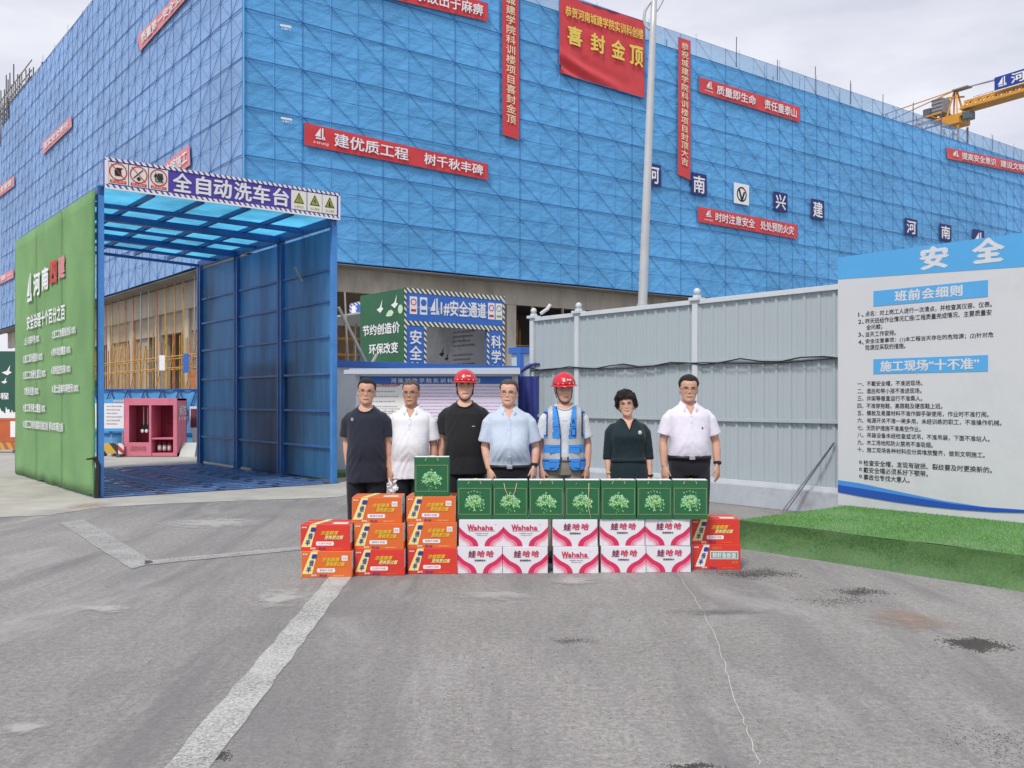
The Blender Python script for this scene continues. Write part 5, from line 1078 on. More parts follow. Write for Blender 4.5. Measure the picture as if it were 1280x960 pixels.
    mb = MB(); qrect(mb, QR, .0, .0, 1, .30, .0012, 0, .001); mb.build('side_band', CRD if red else CO, t); say(t, QR, GREY, '净含量', .15, .6, .6, .72, .002)
    return t
MAROON = mat('print_maroon', (.22, .02, .08), .5); WRED = mat('print_crimson', (.60, .03, .11), .5); WPK = mat('print_rose', (.72, .22, .32), .5); WPP = mat('print_pale_rose', (.76, .45, .52), .5)
def carton_water(w_, h, d, latin):
    t = thing('water_carton', 'x', 'carton', (0, 0, 0)); MATW[t.name] = I4
    cube_obj('carton_box', w_, d, h, [CW], t)
    Q = [Vector(p) for p in ((-w_ / 2, -.0005, 0), (w_ / 2, -.0005, 0), (w_ / 2, -.0005, h), (-w_ / 2, -.0005, h))]
    def curve(o, s_): # S-shaped edge from side top to bottom centre
        r = []
        for q, f in zip((0, .08, .15, .25, .36, .46, .55, .63, .7, .78, .85, .905, .945, .97, .985, 1), (1, .91, .84, .745, .65, .59, .55, .51, .47, .415, .35, .285, .22, .155, .09, 0)):
            a = q * (.435 - o * .62); b_ = (.75 - o * 1.15) * f; r.append((a if s_ > 0 else 1 - a, max(.012, b_)))
        return r
    for k, (o, m) in enumerate(((0, WRED), (.19, WPK), (.30, WPP), (.39, CW))):
        for s_ in (1, -1):
            c = curve(o, s_); P_ = [(0 if s_ > 0 else 1, .012)] + c
            if s_ > 0: P_ = P_[::-1]
            mb = MB(); qpoly(mb, Q, P_, .0015 + k * .001, 0, .0008); mb.build('wave_print', m, t)
    if latin:
        say(t, Q, WRED, 'W', .19, .58, .33, .82, .002, .05, step=.0005); say(t, Q, WRED, 'ahaha', .33, .62, .76, .80, .002, .03, step=.0005)
        mb = MB(); qrect(mb, Q, .22, .575, .80, .59, .002, 0, .001); mb.build('underline', WRED, t); say(t, Q, BLACK, 'PURIFIED WATER', .36, .47, .66, .51, .002); say(t, Q, BLACK, '596ml×24', .40, .40, .62, .44, .002)
        say(t, Q, WRED, 'R', .81, .80, .835, .84, .002)
    else:
        for i, ch in enumerate('娃哈哈'): say(t, Q, WRED if i else MAROON, ch, .24 + i * .20, .62 - .02 * (i == 0), .40 + i * .20, .86, .002, .03, slant=.02, step=.0005)
        say(t, Q, BLACK, '饮用纯净水', .38, .46, .63, .53, .002, .03, step=.0005)
    QR = [Vector(p) for p in ((w_ / 2 + .0005, 0, 0), (w_ / 2 + .0005, d, 0), (w_ / 2 + .0005, d, h), (w_ / 2 + .0005, 0, h))]
    QT = [Vector(p) for p in ((-w_ / 2, 0, h + .0005), (w_ / 2, 0, h + .0005), (w_ / 2, d, h + .0005), (-w_ / 2, d, h + .0005))]
    mb = MB(); qrect(mb, QT, 0, .45, 1, .55, .0015, 0, .001); mb.build('packing_tape', mat('clear_tape2', (.60, .55, .52), .2), t)
    return t
BG = mat('bag_green', (.014, .125, .047), .35, .08, 3, spec=.5, coat=.15); GOLD = mat('print_gold_line', (.55, .55, .25), .45); LG1 = mat('print_leaf_light', (.28, .62, .22), .5); LG2 = mat('print_leaf_mid', (.10, .42, .12), .5); LG3 = mat('print_leaf_mint', (.50, .78, .50), .5); ROPE = mat('bag_rope', (.62, .58, .32), .7)
def gift_bag(variant, long_rope=0):
    t = thing('gift_bag', 'x', 'gift bag', (0, 0, 0)); MATW[t.name] = I4
    w_, h, d = .303, .338, .14; hw = w_ / 2
    mb = MB()
    # body with slight side crease, open top
    vs = []; 
    for z, inset in ((0, 0), (.08, .004), (h * .6, .010), (h, .004)):
        vs += [(-hw, 0, z), (hw, 0, z), (hw - inset * .7, d / 2, z), (hw, d, z), (-hw, d, z), (-hw + inset * .7, d / 2, z)]
    fs = [(k * 6 + i, k * 6 + (i + 1) % 6, (k + 1) * 6 + (i + 1) % 6, (k + 1) * 6 + i) for k in range(3) for i in range(6)] + [(5, 4, 3, 2, 1, 0)]
    mb.add(vs, fs); o = mb.build('paper_body', BG, t); md = o.modifiers.new('thick', 'SOLIDIFY'); md.thickness = .002
    mb = MB(); mb.box(-hw + .004, hw - .004, .004, d - .004, h - .022, h + .002); mb.build('white_lining', WHITE, t, bevel=.002)
    Q = [Vector(p) for p in ((-hw, -.002, 0), (hw, -.002, 0), (hw, -.002, h), (-hw, -.002, h))]
    mb = MB(); e = .006
    for r_ in ((.045, .125, .955, .131), (.045, .79, .955, .796), (.045, .131, .051, .79), (.949, .131, .955, .79)): qrect(mb, Q, *r_, .001, 0, .0008)
    mb.build('gold_border', GOLD, t)
    rg = random.Random(variant * 5 + 3); mb = MB(); cx_, cy_ = .5, .44
    for i in range(230):
        a = rg.uniform(-.5, pi + .5) if rg.random() < .7 else rg.uniform(0, 2 * pi); r0 = rg.uniform(.0, .23); ln = rg.uniform(.035, .08); x = cx_ + r0 * cos(a) * 1.15; y = cy_ - .02 + r0 * sin(a) * .9 - .02; ang = a + rg.uniform(-.7, .7)
        dx, dy = cos(ang) * ln, sin(ang) * ln; nx, ny = -dy * .22, dx * .22
        qpoly(mb, Q, [(x, y), (x + dx * .5 - nx, y + dy * .5 - ny), (x + dx, y + dy), (x + dx * .5 + nx, y + dy * .5 + ny)], .001 + i * .00002, rg.choice((0, 0, 1, 2)), .0004)
    mb.build('leaf_motif', [LG1, LG2, LG3], t).__setitem__('kind', 'stuff')
    mb = MB()
    for i in range(9):
        a = pi * (i + .5) / 9; x, y = cx_ + .19 * cos(a) * (.8 + .3 * rg.random()), cy_ + .15 * sin(a); qcircle(mb, Q, x, y, .011, .0065, 0, .004, 10)
    mb.build('flower_motif', LG3, t)
    if variant == 0: say(t, Q, LG3, '礼', .47, .655, .53, .70, .002, .03, step=.0005)
    else:
        for i in range(5): say(t, Q, LG3, '端午安康礼'[i], .30 + i * .085, .665 + .02 * (2 - abs(i - 2)), .34 + i * .085, .70 + .02 * (2 - abs(i - 2)), .002, .02, step=.0005)
        say(t, Q, PALEY, '粽情', .45, .44, .55, .48, .008, .03, step=.0005)
    for x in (-.055, .055):
        mb = MB(); mb.ball((x, -.004, h - .028), (.004, .003, .004), 8, 5); mb.build('eyelet', GOLD, t)
    if long_rope == 1: P_ = [(-.055, -.004, h - .028), (-.045, -.010, h - .08), (-.02, -.012, h - .135), (.01, -.012, h - .145), (.04, -.010, h - .10), (.055, -.004, h - .028)]
    elif long_rope == 2: P_ = [(.055, -.004, h - .028), (.052, -.010, h - .12), (.045, -.010, h - .20), (.055, -.010, h - .26), (.07, -.010, h - .33)]
    else: P_ = [(-.055, -.004, h - .028), (-.045, .004, h - .006), (-.02, .02, h + .010), (.02, .03, h + .012), (.045, .004, h - .002), (.055, -.004, h - .028)]
    mb = MB(); mb.path(P_, .0028, 6); mb.build('rope_handle', ROPE, t, True)
    return t
def place(o, xl, xr, yb, zb, fw, dy=0.0, rz=0.0):
    """front face centre between photo columns xl,xr; ground row yb gives the distance"""
    D = F_PX * CAMH / (yb - HOR) + dy; X = ((xl + xr) / 2 - 640) / F_PX * D; s_ = (xr - xl) / F_PX * D / fw
    o.location = (X, D, zb); o.rotation_euler = (0, 0, rz); return o
def retag(o, label, group): o['label'] = label; o['group'] = group; return o
NW, NH, ND = .425, .222, .33
proto = {}
def noodle(kind, *a, label='', **k):
    if kind not in proto: proto[kind] = carton_noodle(NW, NH, ND, kind != 'o', kind == 't'); o = proto[kind]
    else: o = copy_tree(proto[kind])
    place(o, *a, NW, **k); return retag(o, label, 'instant noodle cartons stacked in the row')
A_, B_ = NH, NH * 2
noodle('o', 376.5, 440, 722, 0, rz=R(1.5), label='orange noodle carton on the ground at the far left end of the row')
noodle('r', 375.5, 438, 722, A_, dy=.03, rz=R(-1), label='red noodle carton on top of the two at the far left end')
noodle('r', 443, 506, 719.5, 0, rz=R(1), label='red noodle carton on the ground in the second stack from the left')
noodle('o', 442, 505, 719.5, A_, dy=.01, rz=R(-.5), label='orange noodle carton in the middle of the second stack from the left')
noodle('o', 440, 502, 719.5, B_, dy=.03, rz=R(2), label='orange noodle carton at the top of the second stack from the left')
noodle('r', 510, 571, 717.5, 0, rz=R(0), label='red noodle carton on the ground under the lone green bag')
noodle('o', 509.5, 570.5, 717.5, A_, dy=.01, rz=R(1), label='orange noodle carton in the middle of the stack under the lone green bag')
noodle('o', 508, 569.5, 717.5, B_, dy=.02, rz=R(-1.5), label='orange noodle carton directly under the lone green bag')
noodle('t', 866, 925, 712, 0, rz=R(-2), label='red noodle carton with a teal flavour panel at the right end')
noodle('r', 865, 924, 712, A_, dy=.02, rz=R(-1), label='red noodle carton on top of the one with the teal panel')
WW, WH, WD = .388, .232, .28
def water(kind, *a, label='', **k):
    kk = 'w' + str(kind)
    if kk not in proto: proto[kk] = carton_water(WW, WH, WD, kind); o = proto[kk]
    else: o = copy_tree(proto[kk])
    place(o, *a, WW, **k); return retag(o, label, 'white and crimson water cartons')
Lw = 'white water carton with crimson waves, '
water(0, 572.5, 627, 717, 0, label=Lw + 'lower one beside the noodle stacks'); water(0, 629.5, 683.5, 717, 0, rz=R(.8), label=Lw + 'lower one left of the dark gap')
water(1, 692.5, 747, 717, 0, rz=R(-.6), label=Lw + 'lower one right of the dark gap with Latin lettering'); water(0, 752.5, 806, 716, 0, label=Lw + 'lower one second from the right'); water(0, 809, 862, 715.5, 0, rz=R(.5), label=Lw + 'lower one next to the teal noodle carton')
water(1, 574.5, 629, 717, WH, dy=.01, label=Lw + 'upper one beside the noodle stacks with Latin lettering'); water(1, 629.5, 684.5, 717, WH, dy=.01, label=Lw + 'upper one left of the dark gap with Latin lettering')
water(0, 691.5, 746, 717, WH, dy=.01, rz=R(.4), label=Lw + 'upper one right of the dark gap'); water(0, 751, 804.5, 716, WH, dy=.01, rz=R(-.7), label=Lw + 'upper one second from the right'); water(0, 808, 861, 715.5, WH, dy=.0, label=Lw + 'upper one next to the top red noodle carton')
BH = WH * 2 + .002
for i, (x0, x1, va, lr, rz_, lab) in enumerate(((571.5, 615, 1, 0, 0, 'leftmost of the row on the water cartons'), (616, 660, 0, 1, .5, 'second of the row with its rope hanging in a loop'), (661, 705, 0, 0, -.8, 'third of the row on the water cartons'), (706.5, 750, 0, 2, .3, 'fourth of the row with a rope end hanging down its front'),
                                          (751.5, 795, 0, 0, 0, 'fifth of the row in front of the woman in black'), (796, 840, 1, 0, .6, 'sixth of the row with an arc of characters'), (841, 884.5, 1, 0, -5, 'rightmost of the row, turned slightly and reaching the noodle carton'))):
    kk = ('b', va, lr)
    if kk not in proto: proto[kk] = gift_bag(va, lr); o = proto[kk]
    else: o = copy_tree(proto[kk])
    place(o, x0, x1, 716.5, BH, .312, dy=.015, rz=R(rz_)); retag(o, 'green gift bag, ' + lab, 'green gift bags standing on the cartons')
o = copy_tree(proto[('b', 0, 0)]); place(o, 517.5, 562, 717.5, NH * 3 + .002, .312, dy=.03, rz=R(1)); retag(o, 'green gift bag standing alone on the orange noodle cartons', 'green gift bags standing on the cartons')
# ------------------------------------------------------------------ people
def remesh(mb, vox, smooth=4, fac=.5):
    me = mb.mesh('tmp', GREY); o = bpy.data.objects.new('tmp', me); sc.collection.objects.link(o)
    m = o.modifiers.new('r', 'REMESH'); m.mode = 'VOXEL'; m.voxel_size = vox
    if smooth: q = o.modifiers.new('s', 'SMOOTH'); q.factor = fac; q.iterations = smooth
    r = bpy.data.meshes.new_from_object(o.evaluated_get(bpy.context.evaluated_depsgraph_get()))
    n = len(r.vertices); V = np.empty(n * 3); r.vertices.foreach_get('co', V); V = V.reshape(-1, 3)
    NN = np.empty(n * 3); r.vertices.foreach_get('normal', NN); NN = NN.reshape(-1, 3)
    Fc = [tuple(p.vertices) for p in r.polygons]
    bpy.data.objects.remove(o); bpy.data.meshes.remove(me); bpy.data.meshes.remove(r)
    return V, NN, Fc
def mk(name, V, Fc, mats, par, mi=None, smooth=True):
    me = bpy.data.meshes.new(name); me.from_pydata(V.tolist(), [], Fc)
    for m in (mats if isinstance(mats, list) else [mats]): me.materials.append(m)
    if smooth: me.polygons.foreach_set('use_smooth', [True] * len(Fc))
    if mi is not None: me.polygons.foreach_set('material_index', mi)
    me.update(); o = bpy.data.objects.new(name, me); sc.collection.objects.link(o); o.parent = par; MATW[o.name] = MATW[par.name]; return o
def g3(V, c, r): return np.exp(-(((V - np.array(c)) / np.array(r)) ** 2).sum(1))
def vnoise(V, k, seed=0.0): return np.array([noise.noise(Vector((a * k[0] + seed, b * k[1] + seed, c * k[2]))) for a, b, c in V])
def skinmat(name, col):
    m = mat(name, col, .50, .07, 16, .15, 160, spec=.4); b = m.node_tree.nodes['Principled BSDF']; b.inputs['Subsurface Weight'].default_value = .12; b.inputs['Subsurface Radius'].default_value = (.02, .008, .004); b.inputs['Subsurface Scale'].default_value = .5; return m
SK1 = skinmat('skin_light', (.66, .385, .285)); SK2 = skinmat('skin_tan', (.60, .34, .245)); SK3 = skinmat('skin_deep_tan', (.52, .29, .20))
HAIRB = mat('black_hair', (.018, .016, .016), .55, .4, 60, .7, 260, stretch=(1, 1, .35), spec=.4); HAIRG = mat('greying_hair', (.085, .08, .078), .6, .6, 90, .7, 260, stretch=(1, 1, .35)); HAIRC = mat('curly_hair', (.035, .026, .024), .65, .6, 60, 1, 120)
EYEW = mat('eye_white', (.30, .24, .21), .3); EYED = mat('eye_dark', (.015, .01, .01), .2); LIP = mat('lip', (.52, .20, .17), .5); WIRE = mat('glasses_wire', (.10, .08, .07), .3, metal=.6); LENS = mat('lens_tint', (.35, .25, .20), .1)
def cloth(name, col, **k): return mat(name, col, .85, k.get('var', .08), 5, k.get('bump', .2), 22, sheen=.15, spec=.2)

def person(label, cx, top, D, sk, hair, top_kind, top_m, leg_m, H=None, bw=1.0, belly=0.0, sleeve=1.165, hem=.78, belt=None, armL=None, armR=None, glasses=True, helmet=False, yaw=0.0, woman=False, face=1.0, seed=1, hairt=.012, frown=0.0, smile=0.0, group='people standing in a line behind the cartons'):
    X = (cx - 640) / F_PX * D; Ht = CAMH + (HOR - top) / F_PX * D
    if helmet: Ht -= .055
    s = Ht / 1.70
    t = thing('person', label, 'person', (X, D, 0), yaw, group); MATW[t.name] = frame((X, D, 0), yaw); M0 = MATW[t.name]; MATW[t.name] = I4   # author locally
    rg = random.Random(seed)
    S = lambda p: tuple(np.array(p) * s)
    TR = [(.79, .13, .10, 0), (.86, .160, .112, 0), (.93, .168, .118, .004), (1.0, .160, .112 + belly * .6, -belly * .3), (1.08, .152, .106 + belly, -belly * .5), (1.17, .156, .108 + belly * .6, -belly * .3), (1.26, .166, .112, 0), (1.33, .170, .105, .004), (1.365, .160, .092, .008), (1.395, .128, .080, .01), (1.42, .096, .070, .01), (1.44, .070, .062, .01), (1.455, .056, .056, .01)]
    if woman: TR = [(.79, .13, .11, 0), (.86, .165, .122, 0), (.93, .172, .125, .004), (1.0, .160, .115, 0), (1.08, .142, .102, 0), (1.17, .148, .110, -.004), (1.26, .156, .128, -.012), (1.33, .150, .104, .0), (1.365, .138, .088, .008), (1.395, .112, .074, .01), (1.42, .082, .063, .01), (1.44, .060, .055, .01), (1.455, .048, .05, .01)]
    TR = [(z, a * bw, b_, y) for z, a, b_, y in TR]
    T_ = np.array(TR); out_ = []
    for i in range(len(T_) - 1):
        p0, p1, p2, p3 = T_[max(i - 1, 0)], T_[i], T_[i + 1], T_[min(i + 2, len(T_) - 1)]
        for q in (0, 1 / 3, 2 / 3):
            v_ = .5 * (2 * p1 + (p2 - p0) * q + (2 * p0 - 5 * p1 + 4 * p2 - p3) * q * q + (3 * p1 - p0 - 3 * p2 + p3) * q ** 3); v_[0] = p1[0] + (p2[0] - p1[0]) * q; out_.append(tuple(v_))
    TR = out_ + [tuple(T_[-1])]
    def arm(side, e=None, w_=None, infl=0.0, until=None, hand=True):
        sx_ = side; sh = (sx_ * .095 * bw, .01, 1.362); sh2 = (sx_ * (.174 * bw), .008, 1.300)
        el = (sx_ * e[0], e[2] if len(e) > 2 else .02, e[1]); wr = (sx_ * w_[0], w_[2] if len(w_) > 2 else -.03, w_[1])
        P_ = [sh, (sx_ * .140 * bw, .01, 1.342), sh2, tuple((np.array(sh2) * .5 + np.array(el) * .5)), el, tuple(np.array(el) * .65 + np.array(wr) * .35), wr]
        return P_
    aL = armL or ((.228, 1.09), (.235, .865)); aR = armR or ((.228, 1.09), (.235, .865))
    mb = MB()
    mb.rings([(0, y * s, z * s, a * s, b_ * s) for z, a, b_, y in TR], 28, 0, 2.3)
    c = 1.465  # chin
    mb.path([S((0, .018, 1.40)), S((0, .012, 1.47)), S((0, .005, 1.54))], [.062 * s, .054 * s, .056 * s] if not woman else [.052 * s, .045 * s, .048 * s], 18)
    HR = [(-.004, .018, .024, -.058), (.008, .040, .038, -.048), (.024, .052, .053, -.036), (.045, .060, .068, -.022), (.070, .066, .080, -.010), (.095, .070, .087, -.004), (.120, .072, .091, .0), (.145, .073, .095, .003), (.170, .074, .095, .005), (.195, .068, .087, .008), (.215, .054, .070, .010), (.228, .034, .046, .010), (.235, .010, .015, .010)]
    fw = face
    mb.rings([(0, y * s, (c + z) * s, a * s * fw, b_ * s) for z, a, b_, y in HR], 28, 0, 2.15)
    # nose, ears
    mb.add([S((x_ * fw, y_, c + z_)) for x_, y_, z_ in ((-.006, -.086, .122), (.006, -.086, .122), (-.018, -.078, .080), (.018, -.078, .080), (0, -.110, .088), (0, -.094, .120), (-.012, -.098, .082), (.012, -.098, .082), (0, -.06, .10))],
           [(0, 5, 6, 2), (5, 0, 8, 1), (1, 3, 7, 5), (5, 4, 6), (5, 7, 4), (6, 4, 7), (2, 6, 7, 3), (0, 2, 8), (1, 8, 3), (2, 3, 8)])
    for sx_ in (-1, 1): mb.ball(S((sx_ * .074 * fw, .012, c + .100)), (.010 * s, .018 * s, .032 * s), 12, 8)
    for side, (e, w_) in ((-1, aL), (1, aR)):
        P_ = arm(side, e, w_); th = .88 if woman else 1.0
        mb.path([S(p) for p in P_], [r * s * th for r in (.040, .048, .050, .044, .038, .040)] + [(.024 * s * th, .030 * s * th)], 16)
        # hand: palm, four fingers, thumb
        wr = Vector(P_[-1]); d = (wr - Vector(P_[-2])).normalized(); d = (d + Vector((0, 0, -.5))).normalized()
        rot = Matrix.Rotation(-side * R(38), 3, 'Z'); wid = rot @ Vector((0, 1, 0)); wid = (wid - d * wid.dot(d)).normalized(); nor = wid.cross(d).normalized()
        if nor.x * side > 0: nor = -nor                      # palm normal points to the thigh
        hs = .92 if woman else 1.0
        mb.path([wr - d * .01, wr + d * .03 * hs, wr + d * .065 * hs, wr + d * .095 * hs], [(.020 * s, .026 * s), (.016 * s, .036 * s), (.015 * s, .041 * s), (.013 * s, .038 * s)], 14) if False else None
        vs = []; n_ = 14
        for q, (a, b_) in ((-.012, (.020, .026)), (.02, (.019, .032)), (.05, (.017, .041)), (.08, (.015, .042)), (.098, (.010, .038))):
            cc_ = wr + d * q * hs
            for j in range(n_): u_ = 2 * pi * j / n_; vs.append(S(cc_ + nor * a * cos(u_) + wid * b_ * sin(u_)))
        mb.add(vs, [(i * n_ + j, i * n_ + (j + 1) % n_, (i + 1) * n_ + (j + 1) % n_, (i + 1) * n_ + j) for i in range(4) for j in range(n_)] + [tuple(range(n_ - 1, -1, -1)), tuple(range(4 * n_, 5 * n_))])
        for q, (o_, ln, cu) in enumerate(((-.031, .070, .35), (-.0105, .080, .42), (.0105, .075, .50), (.031, .058, .58))):
            b0 = wr + d * .088 * hs + wid * o_; d1 = (d + nor * cu * .5).normalized(); d2 = (d + nor * cu * 1.3).normalized(); d3 = (d + nor * cu * 2.2).normalized()
            p1 = b0 + d1 * ln * .45; p2 = p1 + d2 * ln * .32; p3 = p2 + d3 * ln * .25
            mb.path([S(p) for p in (b0 - d * .02, b0, p1, p2, p3)], [x_ * s for x_ in (.0095, .0098, .0090, .0082, .0062)], 8)
        b0 = wr + d * .025 - wid * .028; dt = (d - wid * .55 + nor * .35).normalized(); dt2 = (d - wid * .12 + nor * .45).normalized()
        mb.path([S(p) for p in (b0 + wid * .015, b0, b0 + dt * .035, b0 + dt * .035 + dt2 * .030, b0 + dt * .035 + dt2 * .048)], [x_ * s for x_ in (.013, .013, .011, .0095, .007)], 8)
    for sx_ in (-1, 1):
        mb.path([S(p) for p in ((sx_ * .085, .0, .86), (sx_ * .092, -.004, .70), (sx_ * .098, -.004, .49), (sx_ * .10, .015, .33), (sx_ * .105, .02, .09), (sx_ * .105, .02, .04))], [x_ * s for x_ in (.090, .076, .055, .052, .036, .038)], 16)
        mb.path([S((sx_ * .105, .05, .035)), S((sx_ * .108, -.02, .04)), S((sx_ * .113, -.13, .03)), S((sx_ * .115, -.18, .022))], [.032 * s, .036 * s, .034 * s, .016 * s], 12)
    V, NN, Fc = remesh(mb, .0058 * s, 3, .45)
    # sculpt the face
    def C(x, y, z): return S((x * fw, y, c + z))
    for sx_ in (-1, 1):
        V += NN * (-.0050 * s * g3(V, C(sx_ * .031, -.088, .118), np.array((.017, .03, .010)) * s))[:, None]
        V += NN * (.0022 * s * g3(V, C(sx_ * .030, -.09, .136), np.array((.022, .03, .006)) * s))[:, None]
        V += NN * (.0045 * s * g3(V, C(sx_ * .042, -.07, .088), np.array((.018, .03, .016)) * s))[:, None]
        V += NN * (-.003 * s * g3(V, C(sx_ * .030, -.085, .070), np.array((.006, .03, .018)) * s))[:, None]
    V += NN * (.0035 * s * g3(V, C(0, -.09, .052), np.array((.022, .03, .007)) * s))[:, None]
    V += NN * (-.003 * s * g3(V, C(0, -.09, .036), np.array((.024, .03, .005)) * s))[:, None]
    V += NN * (.004 * s * g3(V, C(0, -.075, .014), np.array((.016, .03, .012)) * s))[:, None]
    body = mk('body', V, Fc, sk, t)
    P = lambda x, z: None
    def surf(x, z, dy=0.0):
        """front surface of the head at (x,z) measured from the mesh"""
        q = np.array(C(x, 0, z)); m_ = (abs(V[:, 0] - q[0]) < .008) & (abs(V[:, 2] - q[2]) < .008) & (V[:, 1] < 0); y = V[m_, 1].min() if m_.any() else -.09 * s
        return Vector((q[0], y + dy * s, q[2]))
    for sx_ in (-1, 1):
        p = surf(sx_ * .031, .118); mb = MB(); mb.ball(p + Vector((0, .0035, 0)), (.0120 * s, .006 * s, .0030 * s), 10, 6); mb.build('eye', EYEW, t, True)
        mb = MB(); mb.ball(p + Vector((0, .0005, 0)), (.0058 * s, .0042 * s, .0034 * s), 8, 5); mb.build('iris', EYED, t, True)
        mb = MB(); mb.path([surf(sx_ * x_, z_) + Vector((0, .001, .0)) for x_, z_ in ((.018, .121), (.031, .1235), (.044, .119))], .0014 * s, 5); mb.build('eyelid_line', HAIRB, t, True)
        mb = MB(); mb.path([surf(sx_ * x_, z_ + frown * (.03 - x_) * -1) + Vector((0, .0015, 0)) for x_, z_ in ((.014, .134), (.028, .139), (.042, .137), (.050, .132))], [.0026 * s, .0036 * s, .0030 * s, .0014 * s], 6); mb.build('eyebrow', HAIRB if hair is not HAIRG else HAIRG, t, True)
    mb = MB(); mb.path([surf(x_, .050 + smile * abs(x_) * 6) + Vector((0, .0015, 0)) for x_ in (-.028, -.015, 0, .015, .028)], [.0012 * s, .0034 * s, .0042 * s, .0034 * s, .0012 * s], 7); mb.build('lips', LIP, t, True)
    mb = MB(); mb.path([surf(x_, .050 + smile * abs(x_) * 6) + Vector((0, -.0028, 0)) for x_ in (-.022, 0, .022)], .0011 * s, 5); mb.build('mouth_line', EYED, t)
    # hair shell
    rel = (V / s) - np.array((0, 0, c)); y = rel[:, 1]; z = rel[:, 2]; x = rel[:, 0]
    if woman: zb = np.interp(y, [-.10, -.06, -.03, .0, .04, .09], [.168, .160, .110, .085, .045, .02])
    else: zb = np.interp(y, [-.10, -.06, -.03, -.012, .012, .035, .06, .1], [.192, .186, .160, .122, .124, .10, .045, .035]) + (.012 * np.abs(x / .06) if not helmet else 0)
    zb = zb + .006 * vnoise(V / s, (70, 40, 40), seed + 2)
    if hair is HAIRG: zb = zb + .004
    k_ = np.clip((z - zb) / (.022 if not woman else .03), 0, 1.0)
    if helmet: k_ = np.where(z > .15, np.minimum(k_, .3), k_)
    nz_ = vnoise(V, (90, 90, 25), seed) if not woman else vnoise(V, (48, 48, 48), seed) + .5 * vnoise(V, (110, 110, 110), seed + 5)
    keep = (z > zb - .002) & (np.abs(x) < .115) & (z > .0)
    off = (hairt * s) * (k_ ** .5) * (1 + (.35 if not woman else .45) * nz_) - .001
    if not woman and not helmet: off = off + .008 * s * np.clip((z - .19) / .04, 0, 1) * np.clip((.02 - y) / .08, 0, 1)
    V2 = V + NN * off[:, None]
    idx = -np.ones(len(V), int); fk = [f for f in Fc if all(keep[i] for i in f)]
    used = sorted({i for f in fk for i in f}); idx[used] = range(len(used))
    mk('hair', V2[used], [tuple(int(idx[i]) for i in f) for f in fk], hair, t)
    if woman:
        mb = MB(); rr = random.Random(9)
        cand = [i for i in used if k_[i] > .5]
        for _ in range(420):
            i = rr.choice(cand); p = Vector(V2[i]); n_ = Vector(NN[i]); a = n_.orthogonal().normalized(); a = Matrix.Rotation(rr.uniform(0, 6.3), 3, n_) @ a; b_ = n_.cross(a); r = rr.uniform(.006, .012)
            mb.path([p + a * r * cos(u_) + b_ * r * sin(u_) + n_ * (.001 + .0012 * u_) for u_ in (0, 1, 2, 3, 4, 5)], .0022, 4)
        o = mb.build('hair_curls', HAIRC, t, True); o['kind'] = 'stuff'
    # glasses
    if glasses:
        m_g = WIRE; ZG = .116
        for sx_ in (-1, 1):
            q = surf(sx_ * .032, ZG, -.010); w2, h2 = .024 * s, .016 * s; mb = MB()
            pts = [q + Vector((w2 * abs(cos(a)) ** .7 * (1 if cos(a) > 0 else -1), .004 * abs(cos(a)) * (1 if cos(a) * sx_ > 0 else 0), h2 * abs(sin(a)) ** .7 * (1 if sin(a) > 0 else -1))) for a in [2 * pi * i / 16 for i in range(17)]]
            mb.path(pts, .0013 * s, 5, 0, False); mb.build('glasses_rim', m_g, t, True)
            e = q + Vector((sx_ * w2, .004, .004)); mb = MB(); mb.path([e, Vector((sx_ * .078 * s * fw, .0, q.z + .004)), Vector((sx_ * .080 * s * fw, .015, q.z - .002))], .0015 * s, 5); mb.build('glasses_temple', m_g, t, True)
        a = surf(-.008, ZG, -.010); b_ = surf(.008, ZG, -.010); a.y = b_.y = min(a.y, surf(.032, ZG, -.010).y) ; mb = MB(); mb.tube(a + Vector((0, 0, .004)), b_ + Vector((0, 0, .004)), .0009 * s, 5); mb.build('glasses_bridge', m_g, t)
    # helmet
    if helmet:
        HM = HELM; zc = (c + .157) * s; mb = MB(); n_ = 32; rings_ = []
        for q in range(9):
            a = q / 8 * pi / 2; rings_.append((0, .006 * s, zc + .118 * s * sin(a), max(.001, .108 * s * cos(a) ** .9), max(.001, .128 * s * cos(a) ** .9)))
        mb.rings(rings_, n_, 0, 2.0); h_ = mb.build('helmet_shell', HM, t, True)
        mb = MB(); vs = []
        for q, (rr_, dz) in enumerate(((.100, .004), (.112, .0), (.125, -.006), (.124, -.010), (.104, -.002))):
            for j in range(n_): u_ = 2 * pi * j / n_; fr = max(0, -sin(u_)) ** 2; vs.append(((rr_ + (q in (2, 3)) * .0) * s * cos(u_), (.006 + (rr_ + .020 + (q in (2, 3)) * .022 * fr) * sin(u_)) * s, zc + dz * s - (q in (2, 3)) * .006 * fr * s))
        mb.add(vs, [(q * n_ + j, q * n_ + (j + 1) % n_, ((q + 1) % 5) * n_ + (j + 1) % n_, ((q + 1) % 5) * n_ + j) for q in range(5) for j in range(n_)]); mb.build('helmet_brim', HM, t, True)
        mb = MB(); 
        for xo in (-.022, 0, .022): mb.path([(xo * s, (.006 + .130 * cos(a)) * s * 1.0 if abs(xo) < .01 else (.006 + .127 * cos(a)) * s, zc + (.121 if abs(xo) < .01 else .116) * s * sin(a)) for a in [pi * (.12 + .76 * i / 12) for i in range(13)]], .005 * s, 6)
        mb.build('helmet_ridge', HM, t, True)
        yf = -.118 * s; Qh = [Vector((-.05 * s, yf, zc + .028 * s)), Vector((.05 * s, yf, zc + .028 * s)), Vector((.05 * s, yf + .022 * s, zc + .068 * s)), Vector((-.05 * s, yf + .022 * s, zc + .068 * s))]
        for q in Qh: q.y -= .006 * s
